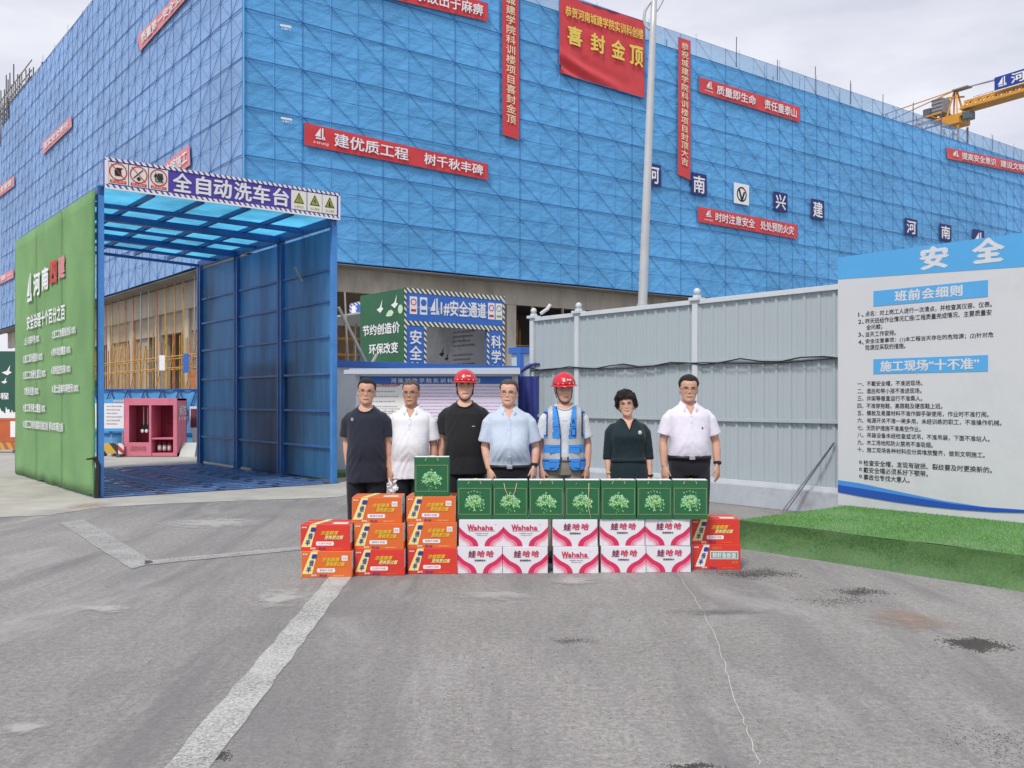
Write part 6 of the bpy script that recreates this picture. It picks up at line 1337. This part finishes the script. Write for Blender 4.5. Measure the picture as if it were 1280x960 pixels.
        mb = MB(); logo(mb, Qh, .18, .1, .42, .9, .001, 0); mb.build('helmet_emblem', PRINTW, t); say(t, Qh, PRINTW, '河南四建', .46, .3, .96, .62, .002, .03, step=.0004)
        for xo in (-.072, -.03, .03, .072):
            a_ = math.asin(xo / .108); mb = MB(); mb.ball((xo * s, (.006 - .128 * cos(a_)) * s, zc + .014 * s), .0055 * s, 8, 5); mb.build('helmet_stud', PRINTW, t)
        mb = MB(); mb.path([S((-.080, .01, c + .15)), S((-.074, -.01, c + .09)), S((-.060, -.035, c + .03)), S((-.030, -.062, c - .006)), S((0, -.07, c - .014)), S((.030, -.062, c - .006)), S((.060, -.035, c + .03)), S((.074, -.01, c + .09)), S((.080, .01, c + .15))], .0045 * s, 6); mb.build('chin_strap', BLACK, t, True)
        for sx_ in (-1, 1): mb = MB(); mb.path([S((sx_ * .082, .06, c + .14)), S((sx_ * .080, .035, c + .09)), S((sx_ * .070, .0, c + .04))], .004 * s, 6); mb.build('helmet_harness', BLACK, t, True)
    # upper garment
    def garment(infl, sleeve_z, hem_z, sl=True, vr=.0075, extra=0.0, ztop=9.0):
        mb = MB(); rr = [(0, y * s, z * s, (a + infl) * s, (b_ + infl * 1.05) * s) for z, a, b_, y in TR if z > hem_z and z < ztop and (z > .92 or hem_z > .86)]
        a0 = np.interp(hem_z, [q[0] for q in TR], [q[1] for q in TR]); b0 = np.interp(hem_z, [q[0] for q in TR], [q[2] for q in TR])
        if hem_z < .86: a0, b0 = .168 * bw, .118
        rr = [(0, 0, hem_z * s, (a0 + infl + extra) * s, (b0 + infl + extra) * s)] + rr
        # close below the neck opening
        rr = [r for r in rr if r[2] < 1.445 * s]
        mb.rings(rr, 32, 0, 2.3)
        if sl:
            for side, (e, w_) in ((-1, aL), (1, aR)):
                P_ = arm(side, e, w_); q0, q0b, q1, q2, q3 = [Vector(p) for p in P_[:5]]
                f = (q1.z - sleeve_z) / (q1.z - q3.z)
                if f <= 1: e_ = q1.lerp(q3, f); mid = q1.lerp(q3, f * .5); L_ = [q0, q0b, q1, mid, e_]; rad = [.046, .057, .063, .066, .072]
                else: wr = Vector(P_[6]); f2 = (q3.z - sleeve_z) / (q3.z - wr.z); L_ = [q0, q0b, q1, q1.lerp(q3, .5), q3, q3.lerp(wr, f2)]; rad = [.042, .052, .057, .056, .053, .053]
                mb.path([S(p) for p in L_], [r * s * (bw * .5 + .5) * (.97 if woman else 1.0) for r in rad], 18)
        V, NN, Fc = remesh(mb, vr * s, 14, .6)
        x, y, z = V[:, 0], V[:, 1], V[:, 2]
        # folds: soft diagonals from the armpits and drape near the hem
        f1 = vnoise(V * np.array((1, 1, 1)), (9, 9, 3.2), seed * 3.1); ax = np.abs(x)
        dg = vnoise(np.stack([ax * 1.0 + z * .55, y, z * .5 - ax * .3], 1), (17, 5, 7), seed * 1.7)
        low = np.clip((1.25 * s - z) / (.4 * s), 0, 1)
        amp = .011 * s * (f1 * (.3 + .7 * low)) + .012 * s * (np.abs(dg) - .2) * (.45 + .55 * low)
        near = np.clip((1.43 * s - z) / (.05 * s), 0, 1)
        V = V + NN * (amp * near)[:, None]
        return V, NN, Fc
    if top_kind in ('tee', 'polo', 'shirt'):
        V1, N1, F1 = garment(.016, sleeve, hem, vr=.0062, extra=.006 if belt is None else -.002)
        x1, y1, z1 = V1[:, 0] / s, V1[:, 1] / s, V1[:, 2] / s
        if top_kind == 'tee': cut = ((x1 / .074) ** 2 + ((z1 - 1.448) / .058) ** 2 < 1) & (y1 < .01)
        else: cut = (np.abs(x1) < .046 * np.clip((z1 - 1.335) / .085, 0, 1.25)) & (y1 < 0)
        cut |= (x1 / .072) ** 2 + ((y1 - .01) / .066) ** 2 + np.where(z1 < 1.40, 9, 0) < 1
        F1 = [f for f in F1 if not all(cut[i] for i in f)]
        # open the neck: drop faces above the neckline
        nk = {'tee': .0, 'polo': .0, 'shirt': .0}[top_kind]
        mk('shirt', V1, F1, top_m, t)
    if top_kind == 'tee':
        mb = MB(); n_ = 40; P_ = []
        for i in range(n_ + 1):
            a = 2 * pi * i / n_; xx = .076 * cos(a)
            if sin(a) < 0:
                zz_ = 1.448 - .058 * math.sqrt(max(0, 1 - (xx / .0765) ** 2)); k = (abs(x1 - xx) < .012) & (abs(z1 - zz_) < .012) & (y1 < .02); yy_ = y1[k].min() if k.any() else .01
                yy_ = min(yy_, .0)
                f_ = min(1, -sin(a) * 2.2); P_.append(S((xx, yy_ * f_ + .01 * (1 - f_), zz_)))
            else: P_.append(S((xx, .010 + .072 * sin(a), 1.448 + .004 * sin(a))))
        mb.path(P_, .0055 * s, 6, 0, False); mb.build('neck_band', top_m, t, True)
    if top_kind in ('polo', 'shirt'):
        # folded collar, open in front
        mb = MB(); n_ = 36; prof_ = ((.062, 1.452), (.066, 1.474), (.074, 1.470), (.102, 1.424), (.098, 1.418), (.070, 1.445))
        vs = []
        for i in range(n_ + 1):
            a = -pi / 2 + R(27) + (2 * pi - 2 * R(27)) * i / n_; fr = max(0, -sin(a)) ** 1.5
            for k, (r, z_) in enumerate(prof_):
                zz_ = z_ - .048 * fr - (.016 * fr ** 3 if k in (3, 4) else 0); rr = r + (.014 * fr if k in (3, 4) else .006 * fr)
                vs.append(S((rr * cos(a) * 1.02, .012 + rr * sin(a) * 1.03 - .012 * fr, zz_)))
        m_ = len(prof_); fs = [(i * m_ + k, i * m_ + (k + 1) % m_, (i + 1) * m_ + (k + 1) % m_, (i + 1) * m_ + k) for i in range(n_) for k in range(m_)] + [tuple(range(m_ - 1, -1, -1)), tuple(range(n_ * m_, n_ * m_ + m_))]
        mb.add(vs, fs); mb.build('collar', top_m, t, True)
        def fy(x, z_):
            m2 = (abs(V1[:, 0] - x * s) < .012) & (abs(V1[:, 2] - z_ * s) < .012) & (V1[:, 1] < 0); return V1[m2, 1].min() if m2.any() else -.12 * s
        zlow = 1.27 if top_kind == 'polo' else hem + .02
        zs_ = np.linspace(1.345, zlow, 12); mb = MB(); vs = []
        for z_ in zs_: y_ = fy(0, z_) - .002; vs += [(-.013 * s, y_, z_ * s), (.013 * s, y_, z_ * s)]
        mb.add(vs, [(2 * i, 2 * i + 2, 2 * i + 3, 2 * i + 1) for i in range(11)]); o = mb.build('placket', top_m, t); md = o.modifiers.new('thick', 'SOLIDIFY'); md.thickness = .003
        for i in range(3 if top_kind == 'polo' else 6):
            z_ = 1.335 - i * (.045 if top_kind == 'polo' else .085); mb = MB(); mb.ball((0, fy(0, z_) - .005, z_ * s), (.005, .0025, .005), 8, 5); mb.build('button', WHITE, t)
    # skin triangle at the open neck for polo
    # trousers
    if leg_m is not None:
        mb = MB(); zt_ = belt if belt else max(hem + .10, .90)
        ti = .012 if belt else .003; rr = [(0, y * s, z * s, (a + ti) * s, (b_ + ti) * s) for z, a, b_, y in TR if z < zt_ - .02] + [(0, 0, zt_ * s, (np.interp(zt_, [q[0] for q in TR], [q[1] for q in TR]) + ti) * s, (np.interp(zt_, [q[0] for q in TR], [q[2] for q in TR]) + ti) * s)]
        mb.rings(rr, 30, 0, 2.3)
        for sx_ in (-1, 1): mb.path([S(p) for p in ((sx_ * .085, .0, .88), (sx_ * .094, -.0, .70), (sx_ * .100, .0, .48), (sx_ * .104, .012, .25), (sx_ * .108, .01, .05))], [x_ * s for x_ in (.102, .096, .080, .074, .078)], 18)
        V3, N3, F3 = remesh(mb, .009 * s, 3, .5); f1 = vnoise(V3, (8, 8, 2.2), seed * 2.3); V3 = V3 + N3 * (.008 * s * f1)[:, None]
        mk('trousers', V3, F3, leg_m, t)
        for sx_ in (-1, 1):
            mb = MB(); mb.path([S((sx_ * .108, .075, .035)), S((sx_ * .108, .03, .05)), S((sx_ * .112, -.05, .05)), S((sx_ * .116, -.15, .035)), S((sx_ * .118, -.20, .026))], [.030 * s, .043 * s, .044 * s, .040 * s, .022 * s], 14); mb.box((sx_ * .112 - .042) * s, (sx_ * .112 + .042) * s, -.20 * s, .09 * s, 0, .018); mb.build('shoe', BLACK, t, True)
    if belt:
        bm_ = mat('leather_belt', (.02, .018, .018), .4); a0 = np.interp(belt, [q[0] for q in TR], [q[1] for q in TR]); b0 = np.interp(belt, [q[0] for q in TR], [q[2] for q in TR])
        mb = MB(); mb.rings([(0, 0, (belt - .018) * s, (a0 + .020) * s, (b0 + .020) * s), (0, 0, (belt + .016) * s, (a0 + .020) * s, (b0 + .020) * s)], 32, 0, 2.3); mb.build('belt', bm_, t, True)
        mb = MB(); mb.box(-.026 * s, .026 * s, -(b0 + .028) * s, -(b0 + .018) * s, (belt - .018) * s, (belt + .016) * s); mb.build('buckle', STEEL, t, bevel=.003)
    t['_s'] = s
    ctx = dict(t=t, s=s, S=S, c=c, V=V, TR=TR, arms=(aL, aR), garment=garment, M0=M0, fw=fw)
    return ctx
def finish(ctx, yaw=0, roll=0, pitch=0, lean=0.0):
    t = ctx['t']; MATW[t.name] = ctx['M0']; s = ctx['s']
    Rm = np.array(Matrix.Rotation(R(yaw), 3, 'Z') @ Matrix.Rotation(R(roll), 3, 'Y') @ Matrix.Rotation(R(pitch), 3, 'X')); pv = np.array((0, .012, 1.455)) * s
    for o in t.children:
        me = o.data; n = len(me.vertices); A = np.empty(n * 3); me.vertices.foreach_get('co', A); A = A.reshape(-1, 3)
        w_ = np.clip((A[:, 2] / s - 1.425) / .06, 0, 1); w_ = (w_ * w_ * (3 - 2 * w_))[:, None]
        if 'collar' in o.name or 'shirt' in o.name or 'neck_band' in o.name or 'vest' in o.name or 'dress' in o.name or 'neckline' in o.name: w_ = w_ * 0
        A = A + w_ * ((A - pv) @ Rm.T + pv - A); A[:, 0] += lean * np.sin(np.clip(A[:, 2] / s, 0, 1.7) * pi / 1.7)
        me.vertices.foreach_set('co', A.ravel()); me.update()
    del t['_s']
def watch(ctx, side, m=BLACK, r=.034):
    s = ctx['s']; e, w_ = ctx['arms'][0 if side < 0 else 1]; p = Vector((side * w_[0], w_[2] if len(w_) > 2 else -.03, w_[1])) * s; q = Vector((side * e[0], e[2] if len(e) > 2 else .02, e[1])) * s; d = (q - p).normalized(); p = p + d * .02
    mb = MB(); mb.path([p - d * .011, p + d * .011], [(r * s, r * s)] * 2, 16); mb.build('watch_strap', m, ctx['t'], True)
    f = p + Vector((side * .012, -r * s * .9, 0)); mb = MB(); mb.path([f, f + Vector((side * .004, -.010, 0))], .018 * s, 14); mb.build('watch_face', m, ctx['t'])
def chest_patch(ctx, x, z, w_, h_, m, name='chest_mark', y=None):
    s = ctx['s']; t = ctx['t']; yy = y if y is not None else -.155 * s
    sh = [o for o in t.children if o.name.startswith('shirt') or o.name.startswith('dress')]
    if sh:
        me = sh[0].data; n = len(me.vertices); A = np.empty(n * 3); me.vertices.foreach_get('co', A); A = A.reshape(-1, 3); k = (abs(A[:, 0] - x * s) < .014) & (abs(A[:, 2] - z * s) < .014) & (A[:, 1] < 0)
        if k.any(): yy = A[k, 1].min() - .002
    mb = MB(); mb.box((x - w_ / 2) * s, (x + w_ / 2) * s, yy, yy + .012, (z - h_ / 2) * s, (z + h_ / 2) * s); return mb.build(name, m, t)

HELM = mat('helmet_red', (.58, .012, .025), .28, .04, 3, spec=.5, coat=.3)
NAVYT = cloth('navy_tee_fabric', (.022, .026, .042)); BLKT = cloth('black_tee_fabric', (.018, .018, .021)); WHT = cloth('white_polo_fabric', (.74, .75, .79), var=.03); LAV = cloth('lavender_white_fabric', (.72, .69, .79), var=.03); LBL = cloth('light_blue_shirt_fabric', (.50, .58, .70), var=.06)
DKT = cloth('dark_trouser_fabric', (.016, .017, .024)); KHK = cloth('khaki_trouser_fabric', (.30, .27, .22), var=.15); DRS = cloth('dark_green_black_dress', (.012, .026, .032))
DP = 8.62
std = ((.222, 1.09), (.232, .865))
c1 = person('man in a navy t-shirt, dark trousers and glasses at the left end', 457, 474, DP, SK2, HAIRB, 'tee', NAVYT, DKT, bw=1.02, belly=.02, sleeve=1.16, hem=.735, armL=((.190, 1.10, .03), (.165, .88, -.02)), armR=((.200, 1.09, .03), (.215, .87, .03)), seed=1, face=1.03, frown=.1)
chest_patch(c1, -.115, 1.325, .022, .028, GREY); finish(c1, 5, 3, 0, .01)
c2 = person('man in a white polo shirt holding a crumpled paper, second from the left', 515, 475.5, DP + .05, SK3, HAIRG, 'polo', WHT, DKT, bw=1.05, belly=.03, sleeve=1.13, hem=.765, armL=((.205, 1.09, .02), (.195, .87, -.06)), armR=((.215, 1.08, .03), (.225, .86, .0)), seed=2, face=1.0, hairt=.009)
s = c2['s']; mb = MB(); rr_ = random.Random(4); mb.grid(lambda u, v: (-.205 + .09 * u + .012 * sin(v * 9), -.10 + .03 * noise.noise(Vector((u * 7, v * 7, 2))), .64 + .13 * v + .02 * sin(u * 8)), 8, 8); mb.build('held_paper', PRINTW, c2['t']); finish(c2, -6, -2, 2, -.012)
c3 = person('tall man in a black t-shirt and red safety helmet, third from the left', 581, 460, DP + .10, SK1, HAIRB, 'tee', BLKT, DKT, bw=1.06, belly=.02, sleeve=1.15, hem=.78, armL=((.215, 1.09, .02), (.225, .87, .0)), armR=((.205, 1.09, .05), (.200, .87, .08)), helmet=True, seed=3, face=1.0)
chest_patch(c3, .085, 1.22, .026, .004, PRINTW); finish(c3, 4, 1, -4, .0)
c4 = person('man in a light blue short sleeved shirt with glasses and a watch, in the middle', 635, 475.5, DP - .06, SK1, HAIRG, 'shirt', LBL, DKT, bw=1.10, belly=.045, sleeve=1.12, hem=.885, belt=.895, armL=((.232, 1.07, .02), (.190, .87, -.05)), armR=((.250, 1.07, .03), (.232, .89, -.02)), seed=4, face=1.06, smile=.02, hairt=.014)
watch(c4, 1); finish(c4, -9, 3, 0, .015)
c5 = person('man in a red helmet, blue reflective vest and khaki trousers right of the middle', 706, 463, DP + .02, SK2, HAIRG, 'tee', cloth('pale_grey_tee_fabric', (.60, .64, .68), var=.03), KHK, bw=.98, sleeve=1.13, hem=.93, belt=.945, armL=((.218, 1.07, .03), (.205, .86, -.04)), armR=((.222, 1.07, .03), (.212, .86, -.04)), helmet=True, seed=5, face=.96)
# vest: two front panels and back cut from an inflated torso
V5, N5, F5 = c5['garment'](.034, 1.1, .83, sl=False, vr=.0055, extra=.004); s = c5['s']
x, y, z = V5[:, 0] / s, V5[:, 1] / s, V5[:, 2] / s; ax = np.abs(x)
op = np.interp(z, [.83, .87, .95, 1.15, 1.30, 1.44], [.075, .045, .030, .034, .050, .075]); bot = .835 + .03 * np.clip((.075 - ax) / .03, 0, 1)
keep = (((y < .0) & (ax > op)) | (y >= 0)) & (z > bot) & (z < 1.425) & ~((ax > .165) & (z > 1.16) & (z < 1.36))
fk = [f for f in F5 if all(keep[i] for i in f)]; used = sorted({i for f in fk for i in f}); idx = {i: k for k, i in enumerate(used)}
mi = []
for f in fk:
    i = f[0]; m_ = 0
    if y[i] < .03 and (.108 < ax[i] < .150) and z[i] > 1.10: m_ = 1
    if 1.075 < z[i] < 1.125 or .945 < z[i] < .995: m_ = 1
    if (y[i] < 0 and ax[i] < op[i] + .007) or z[i] < bot[i] + .008 or (.152 < ax[i] and z[i] > 1.15 and z[i] < 1.37): m_ = 2
    if y[i] < 0 and abs(z[i] - 1.24) < .004 and .05 < ax[i] < .10: m_ = 2
    if y[i] < 0 and abs(z[i] - .925) < .004: m_ = 2
    mi.append(m_)
VB = cloth('vest_blue', (.05, .25, .66), var=.05); VS = mat('reflective_silver', (.50, .48, .46), .35, .08, 30, metal=.2); VN = cloth('vest_navy_edge', (.01, .03, .16))
o = mk('vest', V5[used], [tuple(idx[i] for i in f) for f in fk], [VB, VS, VN], c5['t'], mi); md = o.modifiers.new('thick', 'SOLIDIFY'); md.thickness = .006; md.offset = 1
def vest_y(xx, zz):
    k = (abs(x - xx) < .012) & (abs(z - zz) < .012) & (y < 0); return V5[k, 1].min() - .008 if k.any() else -.16 * s
for (xa, xb, za, zb_) in ((.058, .100, 1.155, 1.225),):
    yy = vest_y((xa + xb) / 2, (za + zb_) / 2); mb = MB(); mb.box(xa * s, xb * s, yy, yy + .01, za * s, zb_ * s); mb.build('vest_pocket_window', VN, c5['t'], bevel=.002); mb = MB(); mb.box((xa + .006) * s, (xb - .006) * s, yy - .002, yy + .001, (za + .006) * s, (zb_ - .012) * s); mb.build('pocket_card', VB, c5['t'])
for sx_ in (-1, 1):
    for za, zb_ in ((.99, 1.07), (.86, .935)):
        xx = sx_ * .095; yy = vest_y(xx, (za + zb_) / 2) - .001; mb = MB(); mb.box((xx - .042) * s, (xx + .042) * s, yy, yy + .012, za * s, zb_ * s); mb.build('vest_pocket', VB, c5['t'], bevel=.004)
        mb = MB(); mb.box((xx - .044) * s, (xx + .044) * s, yy - .003, yy + .01, (zb_ - .022) * s, (zb_ + .002) * s); mb.build('pocket_flap', VB, c5['t'], bevel=.003)
yy = vest_y(.085, 1.28); Qv = [Vector((.055 * s, yy, 1.262 * s)), Vector((.095 * s, yy, 1.262 * s)), Vector((.095 * s, yy, 1.31 * s)), Vector((.055 * s, yy, 1.31 * s))]; mb = MB(); logo(mb, Qv, .2, .3, .8, 1, .002, 0); mb.build('vest_emblem', NAVY, c5['t']); say(c5['t'], Qv, NAVY, '河南四建', 0, 0, 1, .25, .002)
chest_patch(c5, 0, 1.29, .05, .003, GREY); finish(c5, 7, -3, 3, -.01)
c6 = person('woman in a dark green-black dress with curly dark hair, glasses and a brooch', 784, 491, DP + .02, SK1, HAIRC, 'none', None, None, bw=1.05, armL=((.205, 1.05, .02), (.200, .86, -.03)), armR=((.210, 1.05, .02), (.215, .86, -.03)), woman=True, seed=6, face=1.02, smile=.10, hairt=.030)
V6, N6, F6 = c6['garment'](.014, 1.02, 1.0, vr=.0075)
mb = MB(); s = c6['s']; pl = []
n_ = 72
for z_, a, b_ in ((1.03, .172, .132), (.98, .186, .142), (.92, .200, .152), (.75, .215, .17), (.55, .235, .185), (.42, .25, .20)):
    for j in range(n_):
        u_ = 2 * pi * j / n_; w2 = 1 + .035 * (1.03 - z_) / .3 * (abs(sin(u_ * 9)) ** .5 - .5); pl.append((a * w2 * s * cos(u_), b_ * w2 * s * sin(u_), z_ * s))
mb.add(pl, [(i * n_ + j, (i + 1) * n_ + j, (i + 1) * n_ + (j + 1) % n_, i * n_ + (j + 1) % n_) for i in range(5) for j in range(n_)]); mb.f = [f[::-1] for f in mb.f]
x6, y6, z6 = V6[:, 0] / s, V6[:, 1] / s, V6[:, 2] / s; cut = ((x6 / .068) ** 2 + ((y6 - .01) / .062) ** 2 + np.where(z6 < 1.395, 9, 0) < 1) | ((np.abs(x6) < .050 * np.clip((z6 - 1.318) / .10, 0, 1.3)) & (y6 < 0))
F6 = [f for f in F6 if not all(cut[i] for i in f)]
mk('dress_top', V6, F6, DRS, c6['t']); mb.build('dress_skirt', DRS, c6['t'], True)
mb = MB(); mb.rings([(0, 0, 1.0 * s, .186 * s, .142 * s), (0, 0, 1.04 * s, .178 * s, .136 * s)], 32, 0, 2.3); mb.build('dress_waistband', DRS, c6['t'], True)
# V notch of skin at the neckline
def dress_y(xx, zz):
    k = (abs(V6[:, 0] - xx * s) < .012) & (abs(V6[:, 2] - zz * s) < .012) & (V6[:, 1] < 0); return V6[k, 1].min() if k.any() else -.1
mb = MB(); mb.path([(a * s, dress_y(a, b_) - .005, b_ * s) for a, b_ in ((-.085, 1.44), (-.050, 1.425), (-.030, 1.395), (-.012, 1.345), (0, 1.315), (.012, 1.345), (.030, 1.395), (.050, 1.425), (.085, 1.44))], .004 * s, 6); mb.build('neckline_edge', DRS, c6['t'], True)
yy = dress_y(.105, 1.30) - .005
for i in range(7):
    a = 2 * pi * i / 7; mb = MB(); mb.ball(((.105 + .012 * cos(a)) * s, yy, (1.30 + .012 * sin(a)) * s), (.007, .004, .009), 8, 5); mb.build('brooch_petal', mat('brooch_pearl', (.60, .68, .55), .25), c6['t'], True)
mb = MB(); mb.ball((.105 * s, yy - .003, 1.30 * s), .007, 8, 5); mb.build('brooch_centre', GOLD, c6['t'])
for sx_ in (-1, 1): mb = MB(); mb.ball((sx_ * .079 * s, -.002, (c6['c'] + .064) * s), .006, 8, 5); mb.build('earring', GOLD, c6['t'])
mb = MB(); p = Vector((-.200, -.03, .885)) * s; mb.path([p, p + Vector((0, 0, .012))], [(.031 * s, .031 * s)] * 2, 14); mb.build('bracelet', GOLD, c6['t'])
p = Vector((.216, -.035, .85)) * s; mb = MB(); mb.path([p, p + Vector((0, 0, .02))], [(.034 * s, .034 * s)] * 2, 14); mb.build('wrist_strap', BLACK, c6['t'])
for sx_ in (-1, 1): mb = MB(); mb.path([tuple(np.array(p) * s) for p in ((sx_ * .107, .05, .045), (sx_ * .110, -.05, .05), (sx_ * .114, -.17, .03))], [.036 * s, .040 * s, .024 * s], 12); mb.build('shoe', BLACK, c6['t'], True)
finish(c6, -7, -5, 0, .01)
c7 = person('man in a lavender white polo shirt and watch at the right end', 860, 470, DP - .02, SK2, HAIRB, 'polo', LAV, DKT, bw=1.08, belly=.025, sleeve=1.155, hem=.955, belt=.955, armL=((.238, 1.09, .02), (.235, .87, -.03)), armR=((.250, 1.09, .02), (.252, .885, -.03)), seed=7, face=1.05, smile=.03, hairt=.016)
watch(c7, 1); chest_patch(c7, .098, 1.225, .012, .016, NAVY); finish(c7, -5, 2, 3, .012)

# ------------------------------------------------------------------ pieces of parts go one level deeper
_stem = lambda o: o.name.split('.')[0]
DEEP = {'person': {'eye': 'iris eyelid_line', 'lips': 'mouth_line', 'helmet_shell': 'helmet_brim helmet_ridge helmet_emblem helmet_stud chin_strap helmet_harness', 'vest': 'vest_pocket vest_pocket_window vest_emblem pocket_flap pocket_card',
                   'shirt': 'collar placket button neck_band', 'belt': 'buckle', 'watch_strap': 'watch_face', 'hair': 'hair_curls', 'glasses_rim': 'glasses_temple', 'dress_top': 'neckline_edge brooch_petal brooch_centre'},
        'noodle_carton': {'slanted_stripe': '-'},
        'site_fence': {'fence_post': 'post_cap ball_finial'}, 
        'wash_bay': {'sign_board': 'pictogram pictogram_plate sign_border sign_trim', 'wall_panel': 'torn_flap'}, 'passage_portal': {'header_board': 'pictogram_plate', 'side_board': 'bird_print cloud_print leaf_print'},
        'notice_display': {'display_panel': 'title_strip paper_sheet table_print lettering', 'canopy': 'canopy_edge'}, 'rules_board': {'board_panel': 'title_strip bottom_strip lettering'}, 'tower_crane': {'name_board': 'emblem lettering', 'machine_box': 'louvre', 'tower_head': 'head_platform'},
        'street_lamp': {'pole': 'collar base_flange'}, 'green_billboard': {'billboard_panel': 'bird_print skyline_print lettering'}, 'orange_barrier': {'barrier_panel': 'white_label'}}
def _cen(o): return sum((Vector(c) for c in o.bound_box), Vector()) / 8
for t in [o for o in sc.objects if o.type == 'EMPTY' and o.parent is None]:
    rules = DEEP.get(_stem(t)); ch = list(t.children)
    if not rules: continue
    for par, kids in rules.items():
        ps = [o for o in ch if _stem(o) == par]
        if not ps: continue
        for o in ch:
            st = _stem(o)
            if st != par and (kids == '*' or st in kids.split()):
                c = _cen(o); o.parent = min(ps, key=lambda p: (_cen(p) - c).length)
bay_sign = [o for o in bay.children if _stem(o) == 'sign_board'][0]; strips = [o for o in bay.children if _stem(o) == 'turf_strip']
for o in [o for o in bay.children if _stem(o) in ('lettering', 'emblem')]:
    c = _cen(o); o.parent = min([bay_sign] + strips, key=lambda p: (_cen(p) - c).length)
hb_ = [o for o in por.children if _stem(o) in ('header_board', 'pillar_board', 'side_board', 'inner_wall')]
for o in [o for o in por.children if _stem(o) in ('lettering', 'emblem')]:
    c = _cen(o); o.parent = min(hb_, key=lambda p: (_cen(p) - c).length)
